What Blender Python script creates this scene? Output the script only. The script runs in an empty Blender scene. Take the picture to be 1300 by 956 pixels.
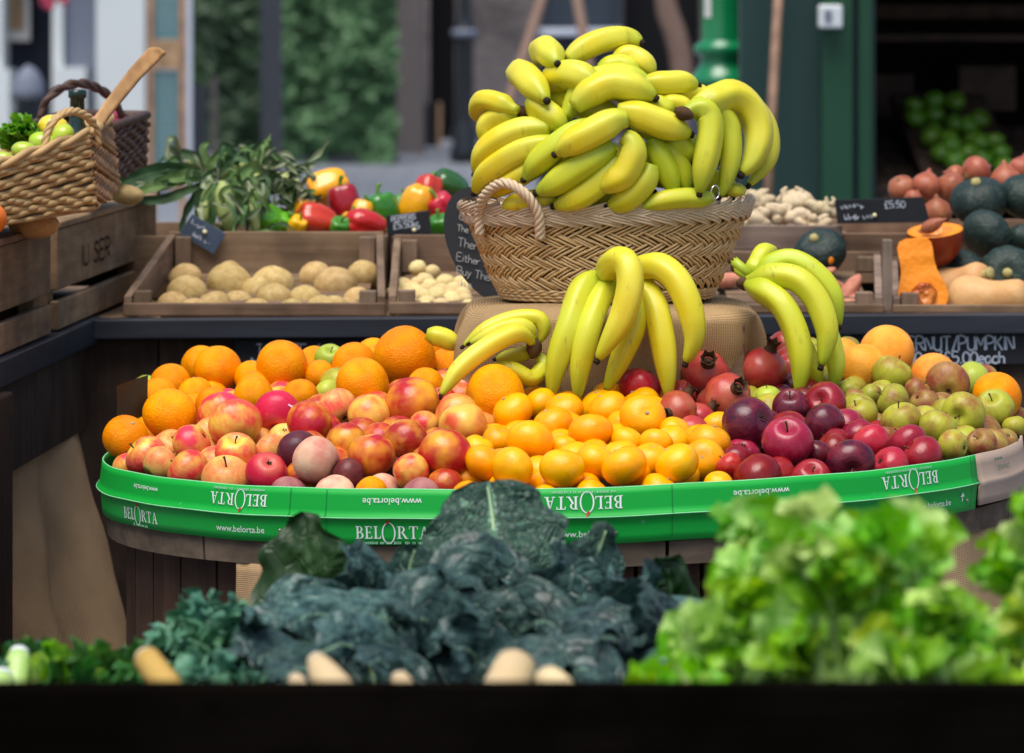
import bpy, math, random
from mathutils import Vector, Matrix, noise as mnoise
R = random.Random(7)
PI = math.pi
S = bpy.context.scene
COL = S.collection
F = 5000.0          # focal length in photo pixels
HC = 1.53           # eye height

def U(px, py, Y):
    """world point seen at photo pixel (px,py) at depth Y"""
    return Vector(((px - 650) * Y / F, Y, HC - py * Y / F))

# ------------------------------------------------------------------ materials
class NT:
    def __init__(s, name):
        s.m = bpy.data.materials.new(name); s.m.use_nodes = True
        s.t = s.m.node_tree; s.n = s.t.nodes; s.l = s.t.links
        s.b = s.n['Principled BSDF']
        s.tc = None; s.oi = None
    def new(s, typ, **kw):
        n = s.n.new(typ)
        for k, v in kw.items(): setattr(n, k, v)
        return n
    def put(s, sock, v):
        if isinstance(v, bpy.types.NodeSocket): s.l.new(v, sock)
        elif isinstance(v, (tuple, list)) and len(v) == 3 and sock.type == 'RGBA': sock.default_value = (*v, 1)
        else: sock.default_value = v
    def obj(s):
        if not s.tc: s.tc = s.new('ShaderNodeTexCoord')
        return s.tc.outputs['Object']
    def uv(s):
        if not s.tc: s.tc = s.new('ShaderNodeTexCoord')
        return s.tc.outputs['UV']
    def rnd(s):
        if not s.oi: s.oi = s.new('ShaderNodeObjectInfo')
        return s.oi.outputs['Random']
    def attr(s, name):
        return s.new('ShaderNodeAttribute', attribute_name=name).outputs['Fac']
    def scale(s, vec, sc):
        n = s.new('ShaderNodeVectorMath', operation='MULTIPLY')
        s.put(n.inputs[0], vec); n.inputs[1].default_value = sc
        return n.outputs[0]
    def math(s, op, a, b=0.0, clamp=False):
        n = s.new('ShaderNodeMath', operation=op); n.use_clamp = clamp
        s.put(n.inputs[0], a); s.put(n.inputs[1], b)
        return n.outputs[0]
    def noise(s, scale, detail=3, vec=None, rough=.5, rand=True, dist=0.0):
        n = s.new('ShaderNodeTexNoise', noise_dimensions='4D')
        s.put(n.inputs['Vector'], vec if vec is not None else s.obj())
        if rand: s.put(n.inputs['W'], s.math('MULTIPLY', s.rnd(), 40.0))
        n.inputs['Scale'].default_value = scale; n.inputs['Detail'].default_value = detail
        n.inputs['Roughness'].default_value = rough; n.inputs['Distortion'].default_value = dist
        return n.outputs['Fac']
    def voro(s, scale, vec=None, feature='F1'):
        n = s.new('ShaderNodeTexVoronoi', feature=feature)
        s.put(n.inputs['Vector'], vec if vec is not None else s.obj())
        n.inputs['Scale'].default_value = scale
        return n.outputs['Distance']
    def ramp(s, fac, stops):
        n = s.new('ShaderNodeValToRGB'); s.put(n.inputs[0], fac)
        e = n.color_ramp.elements
        while len(e) < len(stops): e.new(.5)
        for i, (p, c) in enumerate(stops):
            e[i].position = p
            e[i].color = (c, c, c, 1) if isinstance(c, (int, float)) else (*c, 1)
        return n.outputs[0]
    def mix(s, fac, a, b, mode='MIX'):
        n = s.new('ShaderNodeMix', data_type='RGBA', blend_type=mode)
        s.put(n.inputs[0], fac); s.put(n.inputs[6], a); s.put(n.inputs[7], b)
        return n.outputs[2]
    def sep(s, vec):
        n = s.new('ShaderNodeSeparateXYZ'); s.put(n.inputs[0], vec); return n.outputs
    def hsv(s, col, h=.5, sat=1.0, v=1.0):
        n = s.new('ShaderNodeHueSaturation')
        s.put(n.inputs['Hue'], h); s.put(n.inputs['Saturation'], sat); s.put(n.inputs['Value'], v)
        s.put(n.inputs['Color'], col); return n.outputs[0]
    def vary(s, col, dh=.01, dv=.15):
        """per-object hue / value drift"""
        h = s.math('ADD', s.math('MULTIPLY', s.rnd(), 2 * dh), .5 - dh)
        r2 = s.math('FRACT', s.math('MULTIPLY', s.rnd(), 17.31))
        v = s.math('ADD', s.math('MULTIPLY', r2, 2 * dv), 1 - dv)
        return s.hsv(col, h, 1.0, v)
    def bump(s, h, strength=.3, dist=.01):
        n = s.new('ShaderNodeBump'); n.inputs['Strength'].default_value = strength
        n.inputs['Distance'].default_value = dist; s.put(n.inputs['Height'], h)
        s.l.new(n.outputs[0], s.b.inputs['Normal'])
    def done(s, col, rough=.5, spec=.5, sss=0, coat=0, metal=0):
        s.put(s.b.inputs['Base Color'], col); s.put(s.b.inputs['Roughness'], rough)
        s.put(s.b.inputs['Specular IOR Level'], spec); s.b.inputs['Metallic'].default_value = metal
        if sss:
            s.b.inputs['Subsurface Weight'].default_value = sss
            s.b.inputs['Subsurface Radius'].default_value = (.006, .003, .001)
            s.b.inputs['Subsurface Scale'].default_value = 1.0
        if coat:
            s.b.inputs['Coat Weight'].default_value = coat; s.b.inputs['Coat Roughness'].default_value = .15
        return s.m

MATS = {}
def mat(name):
    return MATS[name]
def simple(name, col, rough=.5, spec=.5, metal=0, var=.25, scale=30):
    t = NT(name)
    n = t.noise(scale, 4)
    c = t.mix(n, tuple(x * (1 - var) for x in col), tuple(min(1, x * (1 + var)) for x in col))
    MATS[name] = t.done(c, rough, spec, metal=metal); return MATS[name]

def wood(name, dark, light, axis=0, rough=.75, sc=1.0):
    t = NT(name)
    v = [55 * sc] * 3; v[axis] = 3.0 * sc
    o = t.obj()
    n1 = t.noise(1, 5, t.scale(o, v), .6)
    v2 = [8.0 * sc] * 3; v2[axis] = 1.2 * sc
    n2 = t.noise(1, 3, t.scale(o, v2), .6, dist=.6)
    f = t.math('ADD', t.math('MULTIPLY', n1, .55), t.math('MULTIPLY', n2, .45))
    c = t.ramp(f, [(.3, dark), (.5, tuple((a + b) / 2 for a, b in zip(dark, light))), (.68, light)])
    st = t.ramp(t.noise(14 * sc, 4), [(.42, .72), (.6, 1.05)])
    c = t.mix(1.0, c, st, 'MULTIPLY')
    c = t.vary(c, .008, .14)
    t.bump(n1, .35, .003)
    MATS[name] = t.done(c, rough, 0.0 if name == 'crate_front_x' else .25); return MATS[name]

def build_materials():
    # --- citrus
    def citrus(name, a, b, rough, pore, pb, stem=(.30, .22, .04), sp=.5):
        t = NT(name); o = t.obj()
        c = t.mix(t.ramp(t.noise(1.6, 3), [(.35, 0.0), (.65, 1.0)]), a, b)
        c = t.vary(c, .010, .08)
        z = t.sep(o)[2]
        c = t.mix(t.math('MULTIPLY', t.ramp(z, [(.86, 0.0), (1.0, 1.0)]), .35), c, stem)
        vo = t.voro(pore)
        nn = t.noise(pore * .25, 3)
        t.bump(t.math('ADD', t.math('MULTIPLY', vo, .7), nn), pb, .03)
        MATS[name] = t.done(c, t.math('ADD', t.math('MULTIPLY', t.noise(5, 3), .15), rough - .12), sp * .30, sss=0)
    citrus('orange_peel', (.92, .275, .0), (.98, .38, .0), .38, 26, .30)
    citrus('orange_pale', (.88, .30, .01), (.93, .40, .02), .40, 26, .28)
    citrus('clementine_peel', (.95, .355, .0), (.99, .45, .0), .20, 22, .14, sp=1.2)
    citrus('grapefruit_peel', (.90, .28, .025), (.95, .40, .06), .42, 30, .2)
    # --- apples: streaked skin
    def apple(name, ground, blush, lo, hi, dark=None, rough=.28, speck=None, pole=.5, dh=.012, dv=.12, streak=.4):
        t = NT(name); o = t.obj(); z = t.sep(o)[2]
        n = t.noise(1.1, 2)
        st = t.noise(1, 3, t.scale(o, (9, 9, 1.3)), .6)
        f = t.math('ADD', t.math('MULTIPLY', n, 1 - streak), t.math('MULTIPLY', st, streak))
        f = t.ramp(f, [(lo, 0.0), (hi, 1.0)])
        pz = t.ramp(t.math('ABSOLUTE', z), [(.55, 0.0), (.98, 1.0)])
        f = t.math('SUBTRACT', f, t.math('MULTIPLY', pz, pole), True)
        gcol = t.mix(t.noise(2.5, 3), ground, tuple(min(1, x * .75 + .02) for x in ground))
        bcol = blush if dark is None else t.mix(st, dark, blush)
        c = t.mix(f, gcol, bcol)
        if speck:
            vs = t.voro(16); c = t.mix(t.math('MULTIPLY', t.ramp(vs, [(.0, 1.0), (.10, 0.0)]), .22 if rough < .3 else .45), c, speck)
        c = t.vary(c, dh, dv)
        rr = t.math('ADD', t.math('MULTIPLY', t.noise(4, 4), .22), rough - .08)
        t.bump(t.noise(9, 4), .05, .02)
        MATS[name] = t.done(c, rr, .45 if rough < .3 else .30)
    apple('pink_apple_skin', (.86, .56, .07), (.84, .055, .05), .36, .56, (.70, .025, .05), .28, (.9, .72, .45), .6, streak=.22)
    apple('yellow_apple_skin', (.88, .58, .12), (.86, .13, .07), .34, .62, None, .32, (.9, .72, .4), .5)
    apple('hot_pink_apple_skin', (.80, .35, .12), (.74, .025, .07), .20, .42, (.55, .012, .06), .30, (.85, .4, .4), .5)
    apple('dark_apple_skin', (.26, .010, .022), (.062, .004, .016), .30, .62, (.032, .003, .014), .24, (.35, .12, .14), .1, .012, .22)
    apple('crimson_apple_skin', (.44, .018, .04), (.25, .005, .018), .25, .6, (.16, .003, .015), .22, (.6, .2, .2), .15, .012, .18)
    apple('red_apple_skin', (.62, .08, .04), (.50, .008, .020), .25, .55, (.34, .005, .02), .24, (.7, .3, .25), .3, .01, .15)
    apple('russet_apple_skin', (.46, .45, .03), (.32, .10, .035), .46, .70, (.22, .05, .03), .34, (.62, .55, .25), .15, .015, .14, .25)
    apple('russet_red_skin', (.42, .32, .05), (.28, .055, .03), .30, .6, (.20, .04, .03), .34, (.6, .45, .25), .3, .012, .14, .3)
    apple('green_apple_skin', (.50, .58, .06), (.42, .50, .04), .4, .7, None, .3, (.7, .75, .4), .1)
    apple('shop_apple_skin', (.10, .24, .010), (.07, .18, .008), .4, .7, None, .22, (.5, .6, .2), .1)
    # --- stone fruit
    apple('nectarine_skin', (.88, .36, .012), (.56, .016, .010), .34, .58, (.34, .008, .022), .26, (.85, .45, .12), .0, .01, .14, .10)
    apple('nectarine_light_skin', (.92, .48, .07), (.74, .06, .02), .42, .66, (.6, .04, .03), .28, (.9, .5, .2), .0, .01, .1, .08)
    apple('white_peach_skin', (.84, .54, .34), (.60, .15, .13), .36, .64, None, .62, (.8, .66, .55), .0, .01, .08, .15)
    apple('plum_skin', (.16, .025, .03), (.07, .008, .022), .35, .65, None, .36, (.3, .15, .2), .0, .015, .2, .2)
    apple('bloom_plum_skin', (.44, .19, .15), (.20, .05, .055), .35, .7, None, .6, None, .0, .02, .15, .1)
    apple('pomegranate_skin', (.58, .15, .07), (.56, .038, .030), .3, .62, (.34, .04, .02), .29, (.5, .28, .12), .2, .012, .15, .2)
    # --- banana
    t = NT('banana_skin'); tt = t.attr('t'); g = t.attr('g')
    o = t.obj()
    n = t.noise(14, 4, rand=False)
    yel = t.mix(t.ramp(n, [(.35, 0.0), (.7, 1.0)]), (.80, .59, .010), (.90, .74, .09))
    grn = t.mix(n, (.34, .50, .012), (.52, .64, .03))
    body = t.mix(t.math('ADD', t.math('ADD', g, .22), t.math('MULTIPLY', t.math('SUBTRACT', t.noise(7, 3, rand=False), .5), .9), True), yel, grn)
    tipg = t.ramp(tt, [(.0, 1.0), (.14, .55), (.30, 0.0), (.74, 0.0), (.90, .75), (.97, 1.0)])
    c = t.mix(t.math('MULTIPLY', tipg, t.math('ADD', t.math('MULTIPLY', g, .5), .50)), body, (.24, .36, .012))
    rid = t.attr('ridge')
    c = t.mix(t.math('MULTIPLY', rid, .38), c, (.52, .50, .01))
    spk = t.ramp(t.voro(110), [(.0, 1.0), (.11, 0.0)])
    sel = t.ramp(t.noise(25, 2, rand=False), [(.58, 0.0), (.66, 1.0)])
    c = t.mix(t.math('MULTIPLY', t.math('MULTIPLY', spk, sel), .7), c, (.16, .08, .02))
    scr = t.ramp(t.noise(1, 4, t.scale(o, (90, 60, 22)), .6, rand=False), [(.62, 0.0), (.70, 1.0)])
    c = t.mix(t.math('MULTIPLY', scr, .45), c, (.30, .20, .03))
    c = t.mix(t.ramp(tt, [(.985, 0.0), (.992, 1.0)]), c, (.030, .018, .012))
    t.bump(n, .06, .004)
    MATS['banana_skin'] = t.done(c, t.math('ADD', t.math('MULTIPLY', n, .2), .30), .45, sss=.05)
    simple('banana_crown', (.085, .045, .02), .8, .2, var=.6, scale=90)
    simple('banana_end', (.022, .014, .010), .8, .2, var=.5, scale=200)
    simple('stem_brown', (.10, .055, .02), .7, .2, var=.4, scale=8)
    simple('stem_grey', (.36, .33, .22), .7, .2, var=.3, scale=8)
    simple('calyx_brown', (.075, .04, .02), .85, .2, var=.5, scale=8)
    simple('stem_green', (.10, .24, .02), .5, .4, var=.3, scale=8)
    simple('sticker', (.75, .62, .72), .4, .5, var=.1)
    # --- roots / squash
    def tuber(name, a, b, spot, rough=.7, sc=3):
        t = NT(name)
        c = t.mix(t.ramp(t.noise(sc, 5, rough=.65), [(.35, 0.0), (.65, 1.0)]), a, b)
        e = t.ramp(t.voro(2.6), [(.0, 1.0), (.11, 0.0)])
        c = t.mix(t.math('MULTIPLY', e, .6), c, spot)
        d = t.ramp(t.noise(16, 3), [(.62, 0.0), (.72, 1.0)])
        c = t.mix(t.math('MULTIPLY', d, .35), c, spot)
        c = t.vary(c, .008, .12)
        t.bump(t.noise(12, 5), .25, .004)
        MATS[name] = t.done(c, rough, .3)
    tuber('potato_skin', (.42, .27, .09), (.60, .44, .19), (.20, .12, .05))
    tuber('new_potato_skin', (.64, .47, .19), (.74, .60, .30), (.40, .25, .09))
    tuber('sweet_potato_skin', (.42, .14, .09), (.55, .24, .15), (.25, .08, .05), .7)
    tuber('ginger_skin', (.50, .38, .22), (.66, .54, .36), (.30, .20, .10), .75)
    tuber('butternut_skin', (.62, .32, .12), (.70, .41, .18), (.58, .36, .18), .5)
    tuber('shallot_skin', (.27, .065, .035), (.42, .15, .07), (.30, .10, .05), .32, 2)
    tuber('root_skin', (.55, .42, .22), (.66, .52, .30), (.32, .22, .10), .7)
    tuber('tan_root_skin', (.50, .30, .07), (.62, .40, .12), (.32, .18, .05), .6)
    simple('root_cut', (.66, .56, .42), .6, .3, var=.2, scale=60)
    tuber('red_squash_skin', (.17, .012, .005), (.24, .022, .008), (.36, .12, .05), .3)
    t = NT('squash_flesh'); c = t.mix(t.noise(5, 4), (.90, .23, .001), (.95, .33, .003)); t.bump(t.noise(25, 4), .3, .03); MATS['squash_flesh'] = t.done(c, .45)
    t = NT('squash_seed_hollow'); c = t.mix(t.ramp(t.noise(9, 4), [(.4, 0.0), (.6, 1.0)]), (.42, .08, .008), (.85, .28, .04)); t.bump(t.noise(14, 4), .8, .1); MATS['squash_seed_hollow'] = t.done(c, .4)
    t = NT('kabocha_skin'); c = t.mix(t.ramp(t.noise(7, 5), [(.5, 0.0), (.75, 1.0)]), (.012, .028, .022), (.05, .085, .06))
    c = t.vary(c, .01, .2); t.bump(t.noise(14, 4), .25, .04); MATS['kabocha_skin'] = t.done(c, .42, .4)
    simple('cork_stem', (.42, .36, .14), .8, .2, var=.35, scale=5)
    # --- peppers
    def pepper(name, a, b):
        t = NT(name); c = t.mix(t.noise(1.5, 2), a, b); c = t.vary(c, .008, .12); t.bump(t.noise(3, 2), .08, .05)
        MATS[name] = t.done(c, .18, .5, coat=.3)
    pepper('pepper_red', (.50, .010, .012), (.62, .022, .018)); pepper('pepper_dark_red', (.30, .006, .012), (.42, .010, .014))
    pepper('pepper_green', (.030, .17, .012), (.06, .25, .02)); pepper('pepper_dark_green', (.018, .085, .012), (.03, .12, .02))
    pepper('pepper_yellow', (.86, .38, .004), (.90, .48, .008)); pepper('pepper_lime', (.09, .36, .01), (.13, .45, .02))
    pepper('lime_skin', (.36, .52, .02), (.46, .60, .05)); pepper('lemon_skin', (.85, .62, .03), (.88, .68, .06))
    # --- leaves
    def leaf(name, a, b, vein, rough=.45, vs=9.0, vw=.09, veinmix=.55, trans=.25, bs=.5, crin=30, spec=.4):
        t = NT(name); uv = t.uv(); o = t.obj()
        n = t.noise(crin * 1.0, 4, rand=False)
        c = t.mix(t.ramp(n, [(.35, 0.0), (.68, 1.0)]), a, b)
        c = t.vary(c, .02, .34 if 'kale' in name else .2)
        ve = t.new('ShaderNodeTexVoronoi', feature='DISTANCE_TO_EDGE'); t.put(ve.inputs['Vector'], t.scale(uv, (1, 1.6, 1))); ve.inputs['Scale'].default_value = vs
        vf = t.ramp(ve.outputs['Distance'], [(.0, 1.0), (vw, 0.0)])
        c = t.mix(t.math('MULTIPLY', vf, veinmix), c, vein)
        u = t.sep(uv)[0]
        mid = t.ramp(t.math('ABSOLUTE', t.math('SUBTRACT', u, .5)), [(.018, 1.0), (.04, 0.0)])
        c = t.mix(t.math('MULTIPLY', mid, .9 if veinmix > .3 else .5), c, vein)
        h = t.math('ADD', t.math('MULTIPLY', vf, -.6), n)
        t.bump(h, bs, .006)
        m = t.done(c, rough, spec)
        if trans:
            tr = t.new('ShaderNodeBsdfTranslucent'); t.put(tr.inputs[0], t.hsv(c, .49, 1.1, 1.6))
            mx = t.new('ShaderNodeMixShader'); mx.inputs[0].default_value = trans
            out = t.n['Material Output']
            t.l.new(t.b.outputs[0], mx.inputs[1]); t.l.new(tr.outputs[0], mx.inputs[2]); t.l.new(mx.outputs[0], out.inputs[0])
        MATS[name] = m
    leaf('kale_leaf', (.006, .027, .026), (.075, .150, .135), (.20, .34, .24), .36, 8, .10, .10, .05, .7, 70)
    leaf('kale_back_leaf', (.014, .050, .038), (.040, .10, .075), (.17, .33, .22), .45, 15, .14, .55, .08, .9, 42)
    leaf('cabbage_leaf', (.006, .030, .004), (.015, .055, .008), (.04, .09, .03), .45, 5, .05, .4, .12, .4, 20)
    leaf('curly_leaf', (.025, .12, .060), (.13, .33, .20), (.2, .35, .18), .5, 8, .05, .2, .15, .6, 60)
    leaf('parsley_leaf', (.025, .12, .018), (.07, .23, .045), (.2, .35, .1), .45, 5, .04, .15, .2, .3, 60)
    leaf('celery_leaf', (.10, .36, .003), (.33, .66, .012), (.40, .62, .16), .34, 5, .05, .25, .32, .35, 30, .6)
    leaf('celery_leaf_yellow', (.26, .42, .01), (.38, .54, .03), (.5, .65, .15), .36, 5, .05, .2, .32, .3, 30, .6)
    leaf('celery_leaf_pale', (.30, .56, .06), (.56, .76, .24), (.6, .75, .4), .4, 5, .05, .2, .25, .3, 30, .6)
    leaf('corn_husk_leaf', (.055, .13, .028), (.14, .24, .075), (.30, .40, .16), .7, 1, .02, .1, .12, .2, 25)
    leaf('corn_dark_leaf', (.025, .065, .022), (.065, .13, .05), (.2, .28, .1), .7, 1, .02, .1, .12, .2, 25)
    leaf('corn_dry_leaf', (.16, .20, .10), (.32, .36, .22), (.4, .42, .25), .6, 1, .02, .1, .1, .2, 25)
    leaf('herb_leaf', (.08, .26, .02), (.2, .45, .05), (.4, .6, .2), .4, 5, .04, .15, .3, .3, 40)
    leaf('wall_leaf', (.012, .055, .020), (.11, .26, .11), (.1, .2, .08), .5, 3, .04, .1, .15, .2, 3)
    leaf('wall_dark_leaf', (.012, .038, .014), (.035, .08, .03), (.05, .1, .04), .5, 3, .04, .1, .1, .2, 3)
    t = NT('celery_stalk'); v = t.noise(1, 3, t.scale(t.obj(), (260, 260, 8)), rand=False); c = t.mix(v, (.30, .50, .10), (.52, .70, .26)); t.bump(v, .3, .004); MATS['celery_stalk'] = t.done(c, .3, .5, sss=.05)
    t = NT('corn_husk'); v = t.noise(1, 3, t.scale(t.obj(), (14, 14, .7))); c = t.mix(v, (.26, .36, .08), (.60, .66, .26)); t.bump(v, .4, .05); MATS['corn_husk'] = t.done(c, .5, .4)
    simple('corn_silk', (.10, .045, .02), .8, .2, var=.5, scale=6)
    simple('kale_stem', (.34, .50, .26), .4, .4, var=.15)
    # --- timber
    wood('crate_wood_x', (.105, .060, .034), (.31, .20, .125), 0)
    wood('crate_wood_y', (.105, .062, .038), (.30, .20, .13), 1)
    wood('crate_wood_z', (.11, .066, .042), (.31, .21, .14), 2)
    wood('pale_crate_x', (.14, .09, .065), (.34, .25, .19), 0)
    wood('pale_crate_z', (.16, .105, .078), (.36, .27, .21), 2)
    wood('old_crate_y', (.14, .086, .046), (.38, .24, .14), 1)
    wood('dark_panel_z', (.024, .014, .009), (.095, .055, .035), 2)
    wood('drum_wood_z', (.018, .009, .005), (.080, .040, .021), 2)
    wood('board_edge', (.05, .034, .024), (.17, .12, .085), 0)
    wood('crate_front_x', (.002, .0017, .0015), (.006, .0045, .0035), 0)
    wood('handle_wood', (.30, .15, .055), (.55, .33, .15), 2)
    wood('broom_wood', (.22, .13, .08), (.38, .25, .17), 2)
    wood('sign_wood', (.34, .20, .11), (.52, .33, .20), 2)
    t = NT('counter_paint'); o = t.obj(); n = t.noise(1, 4, t.scale(o, (4, 40, 40)), rand=False)
    c = t.mix(t.ramp(n, [(.3, 0.0), (.7, 1.0)]), (.012, .014, .020), (.030, .034, .046)); t.bump(n, .2, .002); MATS['counter_paint'] = t.done(c, .45, .4)
    t = NT('chalkboard'); n = t.noise(9, 5, rand=False); c = t.mix(n, (.008, .009, .011), (.022, .024, .028)); MATS['chalkboard'] = t.done(c, .6, .3)
    t = NT('slate_sign'); n = t.noise(20, 5, rand=False); c = t.mix(n, (.03, .045, .075), (.08, .115, .18)); MATS['slate_sign'] = t.done(c, .55, .35)
    t = NT('chalk'); n = t.noise(300, 4, rand=False); c = t.mix(n, (.42, .47, .55), (.70, .75, .82)); MATS['chalk'] = t.done(c, .9, .1)
    simple('faint_chalk', (.30, .30, .29), .9, .1, var=.4, scale=200)
    simple('stencil_ink', (.030, .022, .018), .8, .1)
    simple('pin_head', (.85, .78, .42), .3, .5, var=.05)
    # --- cardboard
    t = NT('green_card'); o = t.obj(); n = t.noise(5, 4, rand=False)
    c = t.mix(n, (.003, .32, .032), (.007, .41, .052))
    sc_ = t.ramp(t.noise(70, 4, rand=False), [(.70, 0.0), (.76, 1.0)]); c = t.mix(t.math('MULTIPLY', sc_, .5), c, (.25, .5, .3))
    t.bump(t.noise(1, 3, t.scale(o, (8, 8, 60)), rand=False), .08, .004)
    MATS['green_card'] = t.done(c, .48, .3)
    simple('green_card_fold', (.004, .20, .03), .5, .3)
    simple('green_card_edge', (.22, .62, .30), .6, .3)
    simple('brown_card', (.42, .31, .24), .75, .2, var=.12, scale=12)
    simple('card_print_green', (.03, .16, .10), .7, .2)
    simple('white_print', (.80, .86, .82), .5, .3, var=.06)
    simple('faint_print', (.30, .62, .38), .5, .3, var=.1)
    simple('red_print', (.60, .02, .02), .5, .3, var=.05)
    simple('staple_metal', (.35, .33, .30), .4, .5, metal=.8)
    # --- burlap
    def burlap(name, a, b):
        t = NT(name); uv = t.uv()
        w = t.new('ShaderNodeTexWave', wave_type='BANDS', bands_direction='X'); t.put(w.inputs['Vector'], uv); w.inputs['Scale'].default_value = 60; w.inputs['Distortion'].default_value = 1.2; w.inputs['Detail'].default_value = 2
        w2 = t.new('ShaderNodeTexWave', wave_type='BANDS', bands_direction='Y'); t.put(w2.inputs['Vector'], uv); w2.inputs['Scale'].default_value = 60; w2.inputs['Distortion'].default_value = 1.2; w2.inputs['Detail'].default_value = 2
        f = t.math('MULTIPLY', w.outputs['Fac'], w2.outputs['Fac'])
        c = t.mix(f, a, b)
        big = t.ramp(t.noise(9, 4, rand=False), [(.3, .75), (.7, 1.15)]); c = t.mix(1.0, c, big, 'MULTIPLY')
        t.bump(f, .5, .0015); MATS[name] = t.done(c, .9, .1)
    burlap('burlap', (.30, .19, .09), (.60, .43, .23))
    burlap('burlap_dark', (.42, .26, .13), (.72, .51, .30))
    # --- wicker
    def wick(name, a, b):
        t = NT(name); n = t.noise(60, 4, rand=False); n2 = t.noise(6, 3, rand=False)
        c = t.mix(t.math('MULTIPLY', t.math('ADD', n, n2), .5), a, b); t.bump(t.noise(250, 3, rand=False), .3, .001); MATS[name] = t.done(c, .5, .35)
    wick('wicker', (.46, .27, .095), (.82, .60, .30)); wick('wicker_pale', (.46, .33, .20), (.76, .60, .42)); wick('wicker_inner', (.06, .035, .015), (.16, .09, .035))
    wick('wicker_tan', (.34, .20, .075), (.66, .45, .20)); wick('wicker_brown', (.035, .018, .012), (.12, .065, .045)); wick('wicker_orange', (.30, .14, .05), (.46, .25, .10))
    simple('chrome', (.7, .7, .72), .18, .5, metal=1.0, var=.05)
    # --- background
    t = NT('paving'); o = t.obj(); n = t.noise(1.2, 5, rand=False); c = t.mix(n, (.14, .155, .185), (.25, .27, .305))
    br = t.new('ShaderNodeTexBrick'); t.put(br.inputs['Vector'], t.scale(o, (1, 1, 1))); br.inputs['Scale'].default_value = 1.1; br.inputs['Mortar Size'].default_value = .012
    br.inputs['Color1'].default_value = (1, 1, 1, 1); br.inputs['Color2'].default_value = (.85, .85, .87, 1); br.inputs['Mortar'].default_value = (.55, .55, .55, 1)
    c = t.mix(1.0, c, br.outputs['Color'], 'MULTIPLY'); t.bump(t.noise(30, 4, rand=False), .3, .01); MATS['paving'] = t.done(c, .6, .3)
    t = NT('grey_brick'); o = t.obj(); br = t.new('ShaderNodeTexBrick'); br.inputs['Scale'].default_value = 4.5
    mp = t.new('ShaderNodeMapping'); mp.inputs['Rotation'].default_value = (PI / 2, 0, 0); t.put(mp.inputs[0], o); t.l.new(mp.outputs[0], br.inputs['Vector'])
    br.inputs['Color1'].default_value = (.10, .088, .088, 1); br.inputs['Color2'].default_value = (.165, .14, .135, 1); br.inputs['Mortar'].default_value = (.22, .21, .21, 1); br.inputs['Mortar Size'].default_value = .012
    c = t.mix(1.0, br.outputs['Color'], t.ramp(t.noise(1.3, 5, rand=False), [(.3, .55), (.7, 1.5)]), 'MULTIPLY'); MATS['grey_brick'] = t.done(c, .85, .2)
    simple('stone_pier', (.15, .13, .125), .8, .2, var=.2, scale=3)
    simple('dark_opening', (.010, .010, .012), .7, .2)
    simple('black_paint', (.012, .014, .018), .3, .5)
    simple('post_grey', (.045, .05, .062), .5, .4, var=.15, scale=3)
    simple('white_paint', (.62, .66, .66), .6, .3, var=.06, scale=2)
    simple('bluegrey_paint', (.16, .18, .235), .6, .3, var=.08, scale=2)
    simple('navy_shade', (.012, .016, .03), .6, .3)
    t = NT('green_enamel'); MATS['green_enamel'] = t.done(t.mix(t.noise(12, 3), (.004, .17, .055), (.006, .23, .08)), .22, .5, coat=.4)
    t = NT('pilaster_green'); o = t.obj(); n = t.noise(1, 4, t.scale(o, (14, 14, .8)), rand=False); MATS['pilaster_green'] = t.done(t.mix(n, (.010, .030, .028), (.018, .050, .044)), .42, .4)
    t = NT('pilaster_bright'); o = t.obj(); n = t.noise(1, 4, t.scale(o, (14, 14, .8)), rand=False); MATS['pilaster_bright'] = t.done(t.mix(n, (.008, .045, .022), (.013, .070, .034)), .4, .4)
    t = NT('menu_board'); n = t.noise(1.5, 4, rand=False); MATS['menu_board'] = t.done(t.mix(n, (.07, .17, .19), (.13, .26, .28)), .6, .3)
    simple('cool_metal', (.55, .60, .68), .35, .5, var=.1, scale=3)
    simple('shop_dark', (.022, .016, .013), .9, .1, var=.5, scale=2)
    wood('shop_box', (.03, .019, .014), (.10, .062, .044), 0)
    t = NT('nut_heap'); v = t.voro(28); MATS['nut_heap'] = t.done(t.mix(t.ramp(v, [(.1, 0.0), (.6, 1.0)]), (.11, .065, .035), (.02, .012, .008)), .7)
    simple('glass_green', (.008, .025, .018), .1, .6, var=.2)
    simple('label_dark', (.03, .03, .035), .5)
    simple('checked_cloth', (.35, .05, .10), .9, .1, var=.6, scale=70)
    simple('pumpkin_orange', (.75, .17, .01), .4, .4, var=.12, scale=4)
    simple('glazing', (.05, .065, .085), .08, .6, var=.6, scale=1.2)
    simple('poster_white', (.65, .62, .58), .7); simple('pink_bloom', (.55, .06, .12), .7)
    simple('liner_dark', (.020, .026, .020), .6, .3)
    simple('branch', (.20, .13, .10), .8, .2)
build_materials()

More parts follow.
